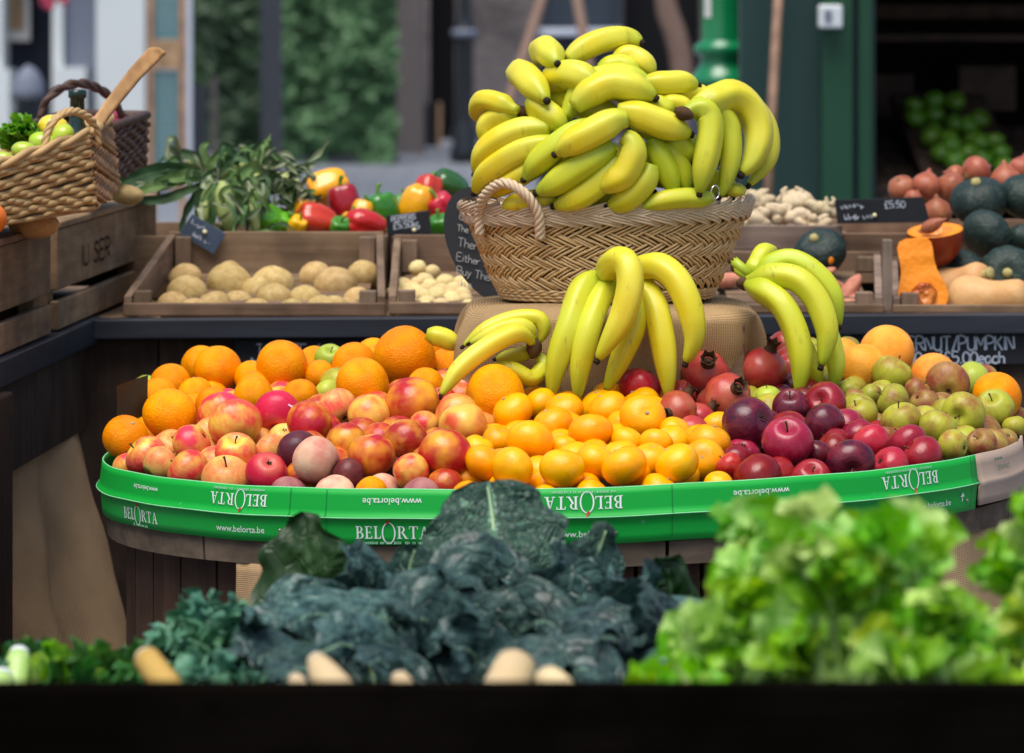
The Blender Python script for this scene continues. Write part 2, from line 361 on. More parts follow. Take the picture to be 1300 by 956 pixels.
# ------------------------------------------------------------------ mesh helpers
class MB:
    def __init__(s): s.v = []; s.f = []; s.mi = []; s.uv = {}; s.at = {}
    def add(s, vs, fs, mi=0, uvs=None):
        o = len(s.v); s.v.extend(Vector(p) for p in vs)
        for f in fs: s.f.append(tuple(i + o for i in f)); s.mi.append(mi)
        if uvs:
            for i, q in enumerate(uvs): s.uv[o + i] = q
        return o
    def hexa(s, p, mi=0):
        """p: 4 bottom corners (ccw from above) then 4 top"""
        s.add(p, [(3, 2, 1, 0), (4, 5, 6, 7), (0, 1, 5, 4), (1, 2, 6, 5), (2, 3, 7, 6), (3, 0, 4, 7)], mi)
    def box(s, x0, x1, y0, y1, z0, z1, mi=0):
        s.hexa([(x0, y0, z0), (x1, y0, z0), (x1, y1, z0), (x0, y1, z0), (x0, y0, z1), (x1, y0, z1), (x1, y1, z1), (x0, y1, z1)], mi)
    def beam(s, a, b, w, h, up=(0, 0, 1), mi=0):
        a = Vector(a); b = Vector(b); d = (b - a).normalized(); u = Vector(up); sd = d.cross(u).normalized(); u = sd.cross(d)
        sd = sd * w / 2; u = u * h / 2
        s.hexa([a - sd - u, a + sd - u, b + sd - u, b - sd - u, a - sd + u, a + sd + u, b + sd + u, b - sd + u], mi)
    def tube(s, pts, rad, n=8, mi=0, cap=True, flat=1.0, ref=None):
        pts = [Vector(p) for p in pts]; k = len(pts)
        if not hasattr(rad, '__len__'): rad = [rad] * k
        T = [(pts[min(i + 1, k - 1)] - pts[max(i - 1, 0)]).normalized() for i in range(k)]
        up = Vector(ref) if ref is not None else (Vector((0, 0, 1)) if abs(T[0].z) < .9 else Vector((1, 0, 0)))
        N = (up - T[0] * up.dot(T[0])).normalized(); vs = []
        for i in range(k):
            N = (N - T[i] * N.dot(T[i])).normalized(); B = T[i].cross(N)
            for j in range(n):
                a = 2 * PI * j / n
                vs.append(pts[i] + (N * math.cos(a) * flat + B * math.sin(a)) * rad[i])
        fs = [(i * n + j, i * n + (j + 1) % n, (i + 1) * n + (j + 1) % n, (i + 1) * n + j) for i in range(k - 1) for j in range(n)]
        if cap: fs += [tuple(range(n - 1, -1, -1)), tuple((k - 1) * n + j for j in range(n))]
        return s.add(vs, fs, mi)
    def lathe(s, prof, n=24, c=(0, 0, 0), sx=1, sy=1, mi=0, cap=True):
        vs = []; c = Vector(c)
        for r, z in prof:
            for j in range(n):
                a = 2 * PI * j / n; vs.append(c + Vector((r * sx * math.cos(a), r * sy * math.sin(a), z)))
        k = len(prof)
        fs = [(i * n + j, i * n + (j + 1) % n, (i + 1) * n + (j + 1) % n, (i + 1) * n + j) for i in range(k - 1) for j in range(n)]
        if cap: fs += [tuple(range(n - 1, -1, -1)), tuple((k - 1) * n + j for j in range(n))]
        s.add(vs, fs, mi)
    def sheet(s, fn, nu, nv, mi=0):
        vs = []; uvs = []
        for i in range(nu + 1):
            for j in range(nv + 1):
                u = i / nu; v = j / nv; vs.append(fn(u, v)); uvs.append((u, v))
        w = nv + 1
        s.add(vs, [(i * w + j, (i + 1) * w + j, (i + 1) * w + j + 1, i * w + j + 1) for i in range(nu) for j in range(nv)], mi, uvs)
    def blob(s, c, r, n=10, m=7, fn=None, mi=0, M=None):
        c = Vector(c); vs = []
        for i in range(m + 1):
            ph = PI * i / m
            for j in range(n):
                a = 2 * PI * j / n
                d = Vector((math.sin(ph) * math.cos(a), math.sin(ph) * math.sin(a), math.cos(ph)))
                k = fn(d) if fn else 1.0
                q = Vector((d.x * r[0], d.y * r[1], d.z * r[2])) * k if hasattr(r, '__len__') else d * r * k
                if M: q = M @ q
                vs.append(c + q)
        s.add(vs, [(i * n + j, (i + 1) * n + j, (i + 1) * n + (j + 1) % n, i * n + (j + 1) % n) for i in range(m) for j in range(n)], mi)
    def mesh(s, name, mats, smooth=True):
        me = bpy.data.meshes.new(name); me.from_pydata(s.v, [], s.f)
        for m in (mats if isinstance(mats, (list, tuple)) else [mats]): me.materials.append(MATS[m])
        me.polygons.foreach_set('material_index', s.mi)
        me.polygons.foreach_set('use_smooth', [smooth] * len(s.f))
        if s.uv:
            l = me.uv_layers.new(name='UVMap'); idx = [0] * len(me.loops); me.loops.foreach_get('vertex_index', idx)
            buf = []
            for i in idx: buf.extend(s.uv.get(i, (0, 0)))
            l.data.foreach_set('uv', buf)
        for k, vals in s.at.items():
            a = me.attributes.new(k, 'FLOAT', 'POINT'); a.data.foreach_set('value', vals)
        me.update(); return me
    def obj(s, name, mats, parent=None, smooth=True, bevel=0, loc=None):
        o = bpy.data.objects.new(name, s.mesh(name, mats, smooth)); COL.objects.link(o)
        if parent is not None: o.parent = parent
        if loc is not None: o.location = loc
        if bevel:
            b = o.modifiers.new('bevel', 'BEVEL'); b.width = bevel; b.segments = 2; b.limit_method = 'ANGLE'; b.angle_limit = .6
        return o

def tag(o, label=None, cat=None, group=None, kind=None):
    if label: o['label'] = label
    if cat: o['category'] = cat
    if group: o['group'] = group
    if kind: o['kind'] = kind
    return o
def empty(name, label, cat, loc=(0, 0, 0), group=None):
    o = bpy.data.objects.new(name, None); COL.objects.link(o); o.location = loc; o.empty_display_size = .02
    return tag(o, label, cat, group)
def child(name, me, parent):
    o = bpy.data.objects.new(name, me); COL.objects.link(o); o.parent = parent; return o
def spline(P, n):
    P = [Vector(p) for p in P]
    if len(P) == 2: P = [P[0], (P[0] + P[1]) / 2, P[1]]
    E = [P[0] * 2 - P[1]] + P + [P[-1] * 2 - P[-2]]
    out = []; k = len(P) - 1; L = [0]
    fine = []
    for i in range(k):
        for q in range(16):
            t = q / 16; a, b, c, d = E[i:i + 4]
            fine.append(.5 * ((2 * b) + (c - a) * t + (2 * a - 5 * b + 4 * c - d) * t * t + (3 * b - a - 3 * c + d) * t ** 3))
    fine.append(P[-1])
    for i in range(1, len(fine)): L.append(L[-1] + (fine[i] - fine[i - 1]).length)
    j = 0
    for i in range(n):
        s_ = L[-1] * i / (n - 1)
        while j < len(L) - 2 and L[j + 1] < s_: j += 1
        t = (s_ - L[j]) / max(1e-9, L[j + 1] - L[j]); out.append(fine[j].lerp(fine[j + 1], min(1, max(0, t))))
    return out
def axis_matrix(d, spin=0.0):
    d = Vector(d).normalized()
    q = Vector((0, 0, 1)).rotation_difference(d)
    return q.to_matrix().to_4x4() @ Matrix.Rotation(spin, 4, 'Z')

# ------------------------------------------------------------------ chalk / stencil strokes
G = {
 'A': [[(0,0),(2,6),(4,0)],[(.8,2.2),(3.2,2.2)]], 'B': [[(0,0),(0,6),(2.6,6),(3.4,5),(3,3.6),(0,3.2)],[(2.4,3.3),(3.8,2.2),(3.4,.6),(2,0),(0,0)]],
 'C': [[(3.8,5),(2.6,6),(1,5.6),(0,3.6),(.2,1.4),(1.6,0),(3,.3),(3.8,1)]], 'D': [[(0,0),(0,6),(2,5.8),(3.8,4),(3.8,2),(2,.1),(0,0)]],
 'E': [[(3.4,6),(0,6),(0,0),(3.6,0)],[(0,3.1),(2.8,3.1)]], 'F': [[(3.4,6),(0,6),(0,0)],[(0,3.1),(2.8,3.1)]], 'G': [[(3.8,5),(2.6,6),(1,5.6),(0,3.6),(.2,1.4),(1.6,0),(3.4,.6),(3.6,2.6),(2.2,2.6)]],
 'H': [[(0,0),(0,6)],[(3.6,0),(3.6,6)],[(0,3),(3.6,3)]], 'I': [[(.6,0),(.5,3),(.6,6)]], 'J': [[(2,6),(4,6)],[(3,6),(3,1.2),(2,0),(.8,.2),(0,1.2)]], 'K': [[(0,0),(0,6)],[(3.4,6),(0,2.6)],[(1,3.4),(3.6,0)]],
 'L': [[(0,6),(0,0),(3.2,0)]], 'M': [[(0,0),(.4,6),(2.2,2),(4,6),(4.4,0)]], 'N': [[(0,0),(0,6),(3.6,0),(3.6,6)]], 'O': [[(2,6),(.4,5),(0,3),(.4,1),(2,0),(3.6,1),(4,3),(3.6,5),(2,6)]],
 'P': [[(0,0),(0,6),(2.6,6),(3.6,5),(3.2,3.4),(0,2.8)]], 'R': [[(0,0),(0,6),(2.6,6),(3.5,5),(3.1,3.4),(0,3)],[(1.4,3),(3.7,0)]], 'S': [[(3.4,5.2),(2.2,6),(.8,5.6),(.3,4.4),(2.8,2.6),(3.5,1.4),(2.4,.1),(.9,0),(0,.9)]],
 'T': [[(0,6),(4,6)],[(2,6),(2,0)]], 'U': [[(0,6),(.1,1.4),(1.4,0),(2.8,.2),(3.6,1.6),(3.6,6)]], 'V': [[(0,6),(2,0),(4,6)]], 'W': [[(0,6),(1.2,0),(2.4,4),(3.6,0),(4.8,6)]], 'Y': [[(0,6),(2,3),(4,6)],[(2,3),(2,0)]], 'X': [[(0,0),(4,6)],[(0,6),(4,0)]],
 '/': [[(0,-.6),(2.6,6.6)]], '£': [[(3.6,5),(2.6,6),(1.4,5.4),(1.2,3),(1.2,1),(.2,0),(3.8,0)],[(0,3),(2.8,3)]], '.': [[(.2,0),(.7,.4)]], '0': [[(1.8,6),(.3,4.6),(.1,1.8),(1.6,0),(3.2,1.2),(3.3,4.2),(1.8,6)]],
 '3': [[(.2,5.6),(2,6),(3,5),(2.6,3.6),(1.2,3.2),(2.8,2.8),(3.3,1.4),(2,0),(.2,.5)]], '5': [[(3.2,6),(.6,6),(.4,3.4),(2.4,3.6),(3.4,2.2),(2.6,.4),(.2,.2)]], '1': [[(.4,5),(1.4,6),(1.4,0)]], '2': [[(.2,5),(1.4,6),(3,5.2),(2.8,3.4),(0,0),(3.4,0)]],
 'a': [[(2.6,3.4),(1,3.4),(.1,1.8),(.8,0),(2.2,.6),(2.6,3.2),(2.9,0)]], 'c': [[(2.6,3),(1.4,3.5),(.2,2.2),(.4,.6),(1.6,0),(2.7,.5)]], 'e': [[(.2,1.8),(2.6,2),(2,3.4),(.8,3.4),(.1,1.6),(1,0),(2.6,.5)]], 'h': [[(0,6),(0,0)],[(0,2.4),(1.4,3.5),(2.5,2.6),(2.6,0)]],
 'i': [[(.4,3.4),(.4,0)],[(.3,4.7),(.5,4.9)]], 's': [[(2.2,3.1),(1,3.5),(.3,2.6),(2.1,1.2),(1.6,.1),(.1,.3)]], 'r': [[(0,3.4),(0,0)],[(0,2),(1,3.3),(2,3.3)]], 't': [[(1,5),(1,.6),(1.8,0),(2.4,.3)],[(0,3.6),(2.2,3.6)]], 'd': [[(2.6,6),(2.6,0)],[(2.5,2.8),(1.2,3.5),(.1,1.8),(.9,0),(2.5,.8)]],
 'u': [[(0,3.4),(.2,.6),(1.4,0),(2.5,1)],[(2.5,3.4),(2.6,0)]], 'y': [[(0,3.4),(1.3,.4)],[(2.6,3.4),(.6,-2)]], 'm': [[(0,3.4),(0,0)],[(0,2.4),(1,3.4),(1.8,2.6),(1.8,0)],[(1.8,2.4),(2.8,3.4),(3.6,2.6),(3.6,0)]], 'n': [[(0,3.4),(0,0)],[(0,2.4),(1.4,3.5),(2.5,2.6),(2.5,0)]], 'o': [[(1.4,3.5),(.1,2.2),(.4,.5),(1.5,0),(2.7,1.2),(2.4,2.9),(1.4,3.5)]], 'g': [[(2.6,3.4),(1,3.4),(.1,1.8),(.9,.2),(2.5,1),(2.6,3.4),(2.5,-1.4),(1,-2),(.1,-1.3)]], 'k': [[(0,6),(0,0)],[(2.2,3.4),(0,1.4)],[(.8,2),(2.4,0)]],
}
G['~'] = None
def strokes(mb, text, origin, ex, ey, nrm, h, th, jit=.12, gap=1.1, rnd=None, flip=False, wf=1.0):
    """chalk strokes as thin raised ribbons on a plane"""
    rnd = rnd or R; x = 0.0; sc = h / 6
    origin = Vector(origin); ex = Vector(ex); ey = Vector(ey); nrm = Vector(nrm)
    for ch in text:
        if ch == ' ': x += 2.6; continue
        gl = G.get(ch) or G.get(ch.upper()) or [[(rnd.uniform(0, 1), rnd.uniform(2, 6)), (rnd.uniform(.5, 2), rnd.uniform(0, 2)), (rnd.uniform(1, 3), rnd.uniform(2, 5)), (rnd.uniform(2, 3.4), rnd.uniform(0, 3))]]
        w = max(p[0] for st in gl for p in st)
        for st in gl:
            pts = [origin + ex * (x + p[0] + rnd.uniform(-jit, jit)) * sc * wf + ey * (p[1] + rnd.uniform(-jit, jit)) * sc for p in st]
            if len(pts) > 2: pts = spline(pts, len(pts) * 3)
            ribbon(mb, pts, nrm, th)
        x += w + gap
    return x * sc
def ribbon(mb, pts, nrm, th, lift=.0012):
    k = len(pts); vs = []
    for i in range(k):
        T = (pts[min(i + 1, k - 1)] - pts[max(i - 1, 0)]).normalized(); sd = T.cross(nrm).normalized() * th / 2
        vs += [pts[i] - sd + nrm * lift, pts[i] + sd + nrm * lift]
    mb.add(vs, [(2 * i, 2 * i + 1, 2 * i + 3, 2 * i + 2) for i in range(k - 1)])
# ================================================================== fruit stand
CX, CY, TA, TB, TILT = .078, 6.0, .70, .55, .026
def rimz(x): return .854 + TILT * (x - CX)
def yfront(x, a=TA, b=TB):
    e = max(-1, min(1, (x - CX) / a)); return CY - b * math.sqrt(1 - e * e)
def zm(x, Y): return rimz(x) - .03 + .11 * (Y - yfront(x)) / .9
PROF = [(0, 0), (.0045, -.037), (.0085, -.0385), (.0075, -.0405), (.003, -.0425), (.0, -.0775)]
def strip_pt(th, v, off=0.0):
    """v: 0 top .. 1 bottom of the cardboard edging"""
    dz = -.0775 * v
    for (r0, z0), (r1, z1) in zip(PROF, PROF[1:]):
        if z1 <= dz <= z0:
            dr = r0 + (r1 - r0) * (dz - z0) / (z1 - z0); break
    x = CX + (TA + dr + off) * math.cos(th); y = CY + (TB + dr + off) * math.sin(th)
    wob = .0006 * math.sin(9 * th) + .0004 * math.sin(23 * th + 1)
    return Vector((x, y, rimz(x) + dz + wob))
def th_of_px(px):
    best = None
    for i in range(2000):
        th = -PI * 1.02 + PI * 1.1 * i / 2000; p = strip_pt(th, .5)
        q = 650 + p.x * F / p.y
        if p.y < CY + .05 and (best is None or abs(q - px) < best[0]): best = (abs(q - px), th)
    return best[1]

def serif_polys(word):
    """capitals with serifs, cap height 1 -> list of quads, total width"""
    Q = []; x = 0.0
    def rect(a, b, c, d): Q.append([(a, b), (c, b), (c, d), (a, d)])
    def arc(cx, cy, ro, so, ri, si, a0, a1, n=10):
        for i in range(n):
            t0 = a0 + (a1 - a0) * i / n; t1 = a0 + (a1 - a0) * (i + 1) / n
            Q.append([(cx + ro * math.cos(t0), cy + so * math.sin(t0)), (cx + ro * math.cos(t1), cy + so * math.sin(t1)), (cx + ri * math.cos(t1), cy + si * math.sin(t1)), (cx + ri * math.cos(t0), cy + si * math.sin(t0))])
    st, ha, se = .15, .07, .06
    for ch in word:
        if ch == 'B':
            rect(x + .1, 0, x + .1 + st, 1); rect(x, 0, x + .36, se); rect(x, 1 - se, x + .36, 1)
            arc(x + .33, .75, .27, .25, .14, .19, -PI / 2, PI / 2); arc(x + .35, .26, .33, .26, .18, .2, -PI / 2, PI / 2); rect(x + .25, .47, x + .36, .53); w = .74
        elif ch == 'E':
            rect(x + .1, 0, x + .1 + st, 1); rect(x, 0, x + .62, se + .01); rect(x, 1 - se, x + .58, 1); rect(x + .25, .48, x + .48, .54); rect(x + .56, 0, x + .62, .22); rect(x + .52, .8, x + .58, 1); rect(x + .44, .4, x + .48, .62); w = .70
        elif ch == 'L':
            rect(x + .1, 0, x + .1 + st, 1); rect(x, 0, x + .6, se + .01); rect(x, 1 - se, x + .36, 1); rect(x + .54, 0, x + .6, .24); w = .62
        elif ch == 'O':
            arc(x + .58, .45, .58, .86, .46, .80, 0, 2 * PI, 28); w = 1.24
        elif ch == 'R':
            rect(x + .1, 0, x + .1 + st, 1); rect(x, 0, x + .36, se); rect(x, 1 - se, x + .36, 1); arc(x + .33, .74, .3, .26, .16, .19, -PI / 2, PI / 2)
            Q.append([(x + .34, .5), (x + .50, .5), (x + .84, 0), (x + .66, 0)]); rect(x + .64, 0, x + .92, se); w = .90
        elif ch == 'T':
            rect(x + .3, 0, x + .3 + st, 1); rect(x + .2, 0, x + .56, se); rect(x + .02, 1 - se, x + .74, 1); rect(x + .02, .76, x + .08, 1); rect(x + .68, .76, x + .74, 1); w = .78
        elif ch == 'A':
            Q.append([(x + .10, 0), (x + .17, 0), (x + .44, 1), (x + .38, 1)]); Q.append([(x + .58, 0), (x + .76, 0), (x + .48, 1), (x + .38, 1)])
            rect(x + .22, .32, x + .62, .38); rect(x, 0, x + .28, se); rect(x + .5, 0, x + .88, se); w = .9
        x += w + .06
    return Q, x
def url_polys(text):
    cu = bpy.data.curves.new('t', 'FONT'); cu.body = text; cu.size = 1; cu.resolution_u = 2
    o = bpy.data.objects.new('t', cu); COL.objects.link(o); bpy.context.view_layer.update()
    me = bpy.data.meshes.new_from_object(o.evaluated_get(bpy.context.evaluated_depsgraph_get()))
    P = [[tuple(me.vertices[i].co[:2]) for i in p.vertices] for p in me.polygons]
    w = max(v.co.x for v in me.vertices)
    bpy.data.objects.remove(o); bpy.data.curves.remove(cu); bpy.data.meshes.remove(me)
    return P, w
def on_strip(mb, polys, width, px, v, h, flip, off=.0011):
    """lay 2-d polygons on the edging, centred on photo column px"""
    th0 = th_of_px(px); p0 = strip_pt(th0, v); p1 = strip_pt(th0 + .01, v); sp = (p1 - p0).length / .01
    for q in polys:
        pts = []
        for (x, y) in q:
            lx = (x - width / 2) * h; ly = (y - .5) * h
            if flip: lx, ly = -lx, -ly
            pts.append(strip_pt(th0 + lx / sp, v - ly / .0775, off))
        mb.add(pts, [tuple(range(len(pts)))])

def build_stand():
    st = empty('fruit_stand', 'oval wooden fruit stand ringed with folded green cardboard edging, fruit heaped on top', 'fruit stand', (CX, CY, 0))
    inv = Matrix.Translation((-CX, -CY, 0))
    def put(mb, name, m, par=None, smooth=True, bev=0):
        if par is None or par is st: mb.v = [inv @ p for p in mb.v]
        return mb.obj(name, m, par or st, smooth, bev)
    # drum of upright planks
    mb = MB(); n = 44
    for k in range(n):
        a0 = 2 * PI * (k + .03) / n; a1 = 2 * PI * (k + .97) / n
        def q(a, r, z): return (CX + (TA - .035 + r) * math.cos(a), CY + (TB - .035 + r) * math.sin(a), z)
        zt = .765
        mb.hexa([q(a0, -.02, 0), q(a0, 0, 0), q(a1, 0, 0), q(a1, -.02, 0), q(a0, -.02, zt - .02), q(a0, 0, zt - .02), q(a1, 0, zt - .02), q(a1, -.02, zt - .02)])
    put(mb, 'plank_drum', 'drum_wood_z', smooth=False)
    # table top rim in segments
    mb = MB()
    for k in range(12):
        a0 = 2 * PI * (k + .008) / 12 + .2; a1 = 2 * PI * (k + .992) / 12 + .2
        for j in range(6):
            b0 = a0 + (a1 - a0) * j / 6; b1 = a0 + (a1 - a0) * (j + 1) / 6
            def q(a, r, z):
                x = CX + (TA + r) * math.cos(a); return (x, CY + (TB + r) * math.sin(a), rimz(x) + z)
            mb.hexa([q(b0, -.3, -.112), q(b0, -.008, -.112), q(b1, -.008, -.112), q(b1, -.3, -.112), q(b0, -.3, -.079), q(b0, -.006, -.079), q(b1, -.006, -.079), q(b1, -.3, -.079)])
    put(mb, 'tabletop', 'board_edge', smooth=False)
    # display bed under the fruit
    mb = MB()
    def bed(u, v):
        a = 2 * PI * v; rr = u * .985
        x = CX + TA * rr * math.cos(a); y = CY + TB * rr * math.sin(a)
        return (x, y, zm(x, y) - .022)
    mb.sheet(bed, 10, 48); put(mb, 'display_bed', 'liner_dark')
    # green edging, in panels
    thA, thB = math.radians(-196), th_of_px(1245)
    mb = MB(); nn = 90
    def sg(u, w):
        v = [0, .12, .25, .37, .477, .497, .523, .548, .7, .85, 1][round(w * 10)]
        return strip_pt(thA + (thB - thA) * u, v)
    mb.sheet(sg, nn, 10)
    g = put(mb, 'green_cardboard_edging', 'green_card')
    sol = g.modifiers.new('thick', 'SOLIDIFY'); sol.thickness = .0028; sol.offset = 1
    # panel seams / torn lip
    mb = MB()
    for px in (365, 412, 855, 1238):
        th = th_of_px(px); w = .0016
        mb.sheet(lambda u, v: strip_pt(th + (u - .5) * w, v * .98 + .01, .0007), 1, 16)
    put(mb, 'fold_seam', 'green_card_fold', g)
    for o in g.children: o.location = (0, 0, 0); 
    mb = MB()
    mb.tube([strip_pt(thA + (thB - thA) * i / 90, .003, -.0012) for i in range(91)], .0013, 5); mb.tube([strip_pt(thA + (thB - thA) * i / 90, .507, .0005) for i in range(91)], .0009, 5)
    put(mb, 'worn_lip', 'green_card_edge', st)
    # lettering
    BQ, BW = serif_polys('BELORTA'); UQ, UW = url_polys('www.belorta.be')
    lt = MB(); red = MB(); faint = MB()
    def tiny(px, v, wpx, flip):
        th0 = th_of_px(px); w = wpx * 5.5 / F
        rr = random.Random(int(px)); x = -w / 2
        p0 = strip_pt(th0, v); p1 = strip_pt(th0 + .01, v); sp = (p1 - p0).length / .01
        while x < w / 2:
            l = rr.uniform(.0008, .0022); h = rr.uniform(.016, .026)
            if rr.random() < .82: faint.add([strip_pt(th0 + (x + a * l) / sp, v + b * h, .0011) for a, b in ((0, -1), (1, -1), (1, 1), (0, 1))], [(0, 1, 2, 3)])
            x += l + .0009
    for px, v, h, fl in ((298, .25, .0165, 1), (740, .25, .0175, 1), (1160, .25, .0175, 1), (172, .77, .0165, 0), (496, .77, .0175, 0), (968, .76, .0175, 0)):
        on_strip(lt, BQ, BW, px, v, h, fl)
        r = [[(2.72 + a, 1.28 + b) for a, b in q] for q in ([(-.15, 0), (.0, -.16), (.12, -.02), (.0, .1)], [(.0, .06), (.12, -.02), (.22, .26), (.12, .3)])]
        on_strip(red, r, BW, px, v, h, fl, .0015)
        tiny(px, v + (-.19 if fl else .19), 82 if px > 250 else 40, fl)
    for px, v, h, fl in ((180, .26, .0105, 1), (495, .24, .0135, 1), (970, .25, .0130, 1), (300, .76, .0135, 0), (745, .78, .0130, 0), (1188, .74, .0125, 0)):
        on_strip(lt, UQ, UW, px, v, h, fl)
    on_strip(lt, [[(0, 0), (.16, 0), (.16, .9), (0, .9)], [(-.35, .55), (.5, .55), (.08, 1.1)]], .16, 1226, .72, .012, 0)
    put(lt, 'white_lettering', 'white_print', g, False); put(red, 'red_logo_stalk', 'red_print', g, False); put(faint, 'small_print', 'faint_print', g, False)
    # edging children share the stand frame
    for o in g.children: o.matrix_parent_inverse = Matrix.Identity(4); o.location = (-CX, -CY, 0)
    # brown cardboard panel on the right
    mb = MB(); b0 = thB + .012; b1 = math.radians(38)
    mb.sheet(lambda u, w: strip_pt(b0 + (b1 - b0) * u, [0, .2, .4, .5, .54, .6, .8, .95][round(w * 7)], -.004 + .006 * (w > .5)), 40, 7)
    br = put(mb, 'brown_cardboard_edging', 'brown_card'); sol = br.modifiers.new('thick', 'SOLIDIFY'); sol.thickness = .004; sol.offset = 1
    pr = MB(); OQ, OW = url_polys('ORANGE')
    on_strip(pr, OQ, OW, 1278, .34, .011, 1, .0014)
    for a in range(5): on_strip(pr, [[(a * .8, 0), (a * .8 + .5, 0), (a * .8 + .5, .5), (a * .8, .5)]], 4, 1272, .17, .007, 1, .0014)
    o = put(pr, 'green_print', 'card_print_green', br, False); o.location = (-CX, -CY, 0)
    # staples
    for px, v in ((352, .78), (1232, .8), (783, .80)):
        mb = MB(); th = th_of_px(px); c = strip_pt(th, v, .001)
        mb.blob(c, .0028, 8, 5); put(mb, 'staple', 'staple_metal')
    # dark paper liner sticking up at the left
    mb = MB()
    mb.sheet(lambda u, v: U(148 + 40 * u, 490 - 14 * u + 66 * v, 6.02 + .12 * u) + Vector((0, .008 * math.sin(5 * v + 3 * u), 0)), 8, 8)
    put(mb, 'paper_liner', 'liner_dark')
    # burlap hung on the drum
    def wrap(name, label, t0, t1, z0, z1, fl):
        mb = MB()
        def fn(u, v):
            th = t0 + (t1 - t0) * u; fold = .010 * math.sin(fl * u * 2 * PI) + .006 * math.sin(fl * 2.7 * u * 2 * PI + 2)
            r = .004 + fold * (.25 + v) + .05 * v * v
            x = CX + (TA - .018 + r) * math.cos(th); y = CY + (TB - .018 + r) * math.sin(th)
            return (x, y, z1 + rimz(x) - .854 + (z0 - z1) * v + .008 * math.sin(7 * u) * v)
        mb.sheet(fn, 40, 30)
        for k in list(mb.uv): u_, v_ = mb.uv[k]; mb.uv[k] = (u_ * .9, v_ * .8)
        o = mb.obj(name, 'burlap_dark'); tag(o, label, 'burlap cloth')
        sol = o.modifiers.new('thick', 'SOLIDIFY'); sol.thickness = .003
    wrap('burlap_drape', 'brown burlap drape hanging from the right end of the fruit stand behind the celery', math.radians(-58), math.radians(10), .25, .742, 4)
    wrap('burlap_drape', 'narrow strip of burlap under the green edging beside the big dark kale leaf', math.radians(-133), math.radians(-118), .3, .742, 1.5)
    return st
build_stand()

# ================================================================== fruit shapes
def lump(seed, amt, sc=1.3):
    off = Vector((seed * 7.1, seed * 3.3, seed * 5.7))
    return lambda d: 1 + amt * mnoise.noise(d * sc + off)
def fruit_shape(shape, seed):
    mb = MB(); l = lump(seed, .075 if shape in ('apple', 'stone') else .05, .9); rr = random.Random(seed)
    n, m = 30, 20; vs = []
    sq = rr.uniform(-.03, .03)
    for i in range(m + 1):
        ph = PI * i / m
        for j in range(n):
            a = 2 * PI * j / n
            d = Vector((math.sin(ph) * math.cos(a), math.sin(ph) * math.sin(a), math.cos(ph))); k = l(d)
            x, y, z = d * k
            if shape == 'orange':
                z *= .97 + sq; z -= .05 * math.exp(-(ph / .22) ** 2)
            elif shape == 'clementine':
                z *= .84 + sq; z -= .07 * math.exp(-(ph / .3) ** 2); z += .06 * math.exp(-((PI - ph) / .35) ** 2)
                rib = 1 + .012 * math.cos(10 * a) * math.exp(-(ph / .7) ** 2); x *= rib; y *= rib
            elif shape == 'apple':
                t = 1 - .10 * max(0, -math.cos(ph)); x *= t; y *= t
                z *= .90 + sq; z -= .34 * math.exp(-(ph / .30) ** 2); z += .20 * math.exp(-((PI - ph) / .34) ** 2)
                lob = 1 + .035 * math.cos(5 * a + 1) * max(0, -math.cos(ph)) ** 2; x *= lob; y *= lob
            elif shape == 'stone':
                z *= .95 + sq; da = math.atan2(math.sin(a), math.cos(a)); cl = .075 * math.exp(-(da / .20) ** 2) * math.sin(ph) ** .5
                x *= 1 - cl; y *= 1 - cl * .5; z -= .16 * math.exp(-(ph / .28) ** 2); z -= .04 * math.exp(-((PI - ph) / .15) ** 2)
            elif shape == 'pomegranate':
                t = 1 + .03 * math.cos(6 * a) * math.sin(ph); x *= t; y *= t; z *= .93; z += .10 * math.exp(-(ph / .22) ** 2)
            vs.append((x, y, z))
    mb.add(vs, [(i * n + j, (i + 1) * n + j, (i + 1) * n + (j + 1) % n, i * n + (j + 1) % n) for i in range(m) for j in range(n)])
    return mb
FM = {}
def fruit_mesh(shape, m, var):
    key = (shape, m, var)
    if key not in FM:
        FM[key] = fruit_shape(shape, var * 13 + hash_(shape) % 50).mesh(m, m)
    return FM[key]
def hash_(s): return sum(ord(c) * (i + 3) for i, c in enumerate(s))
PART = {}
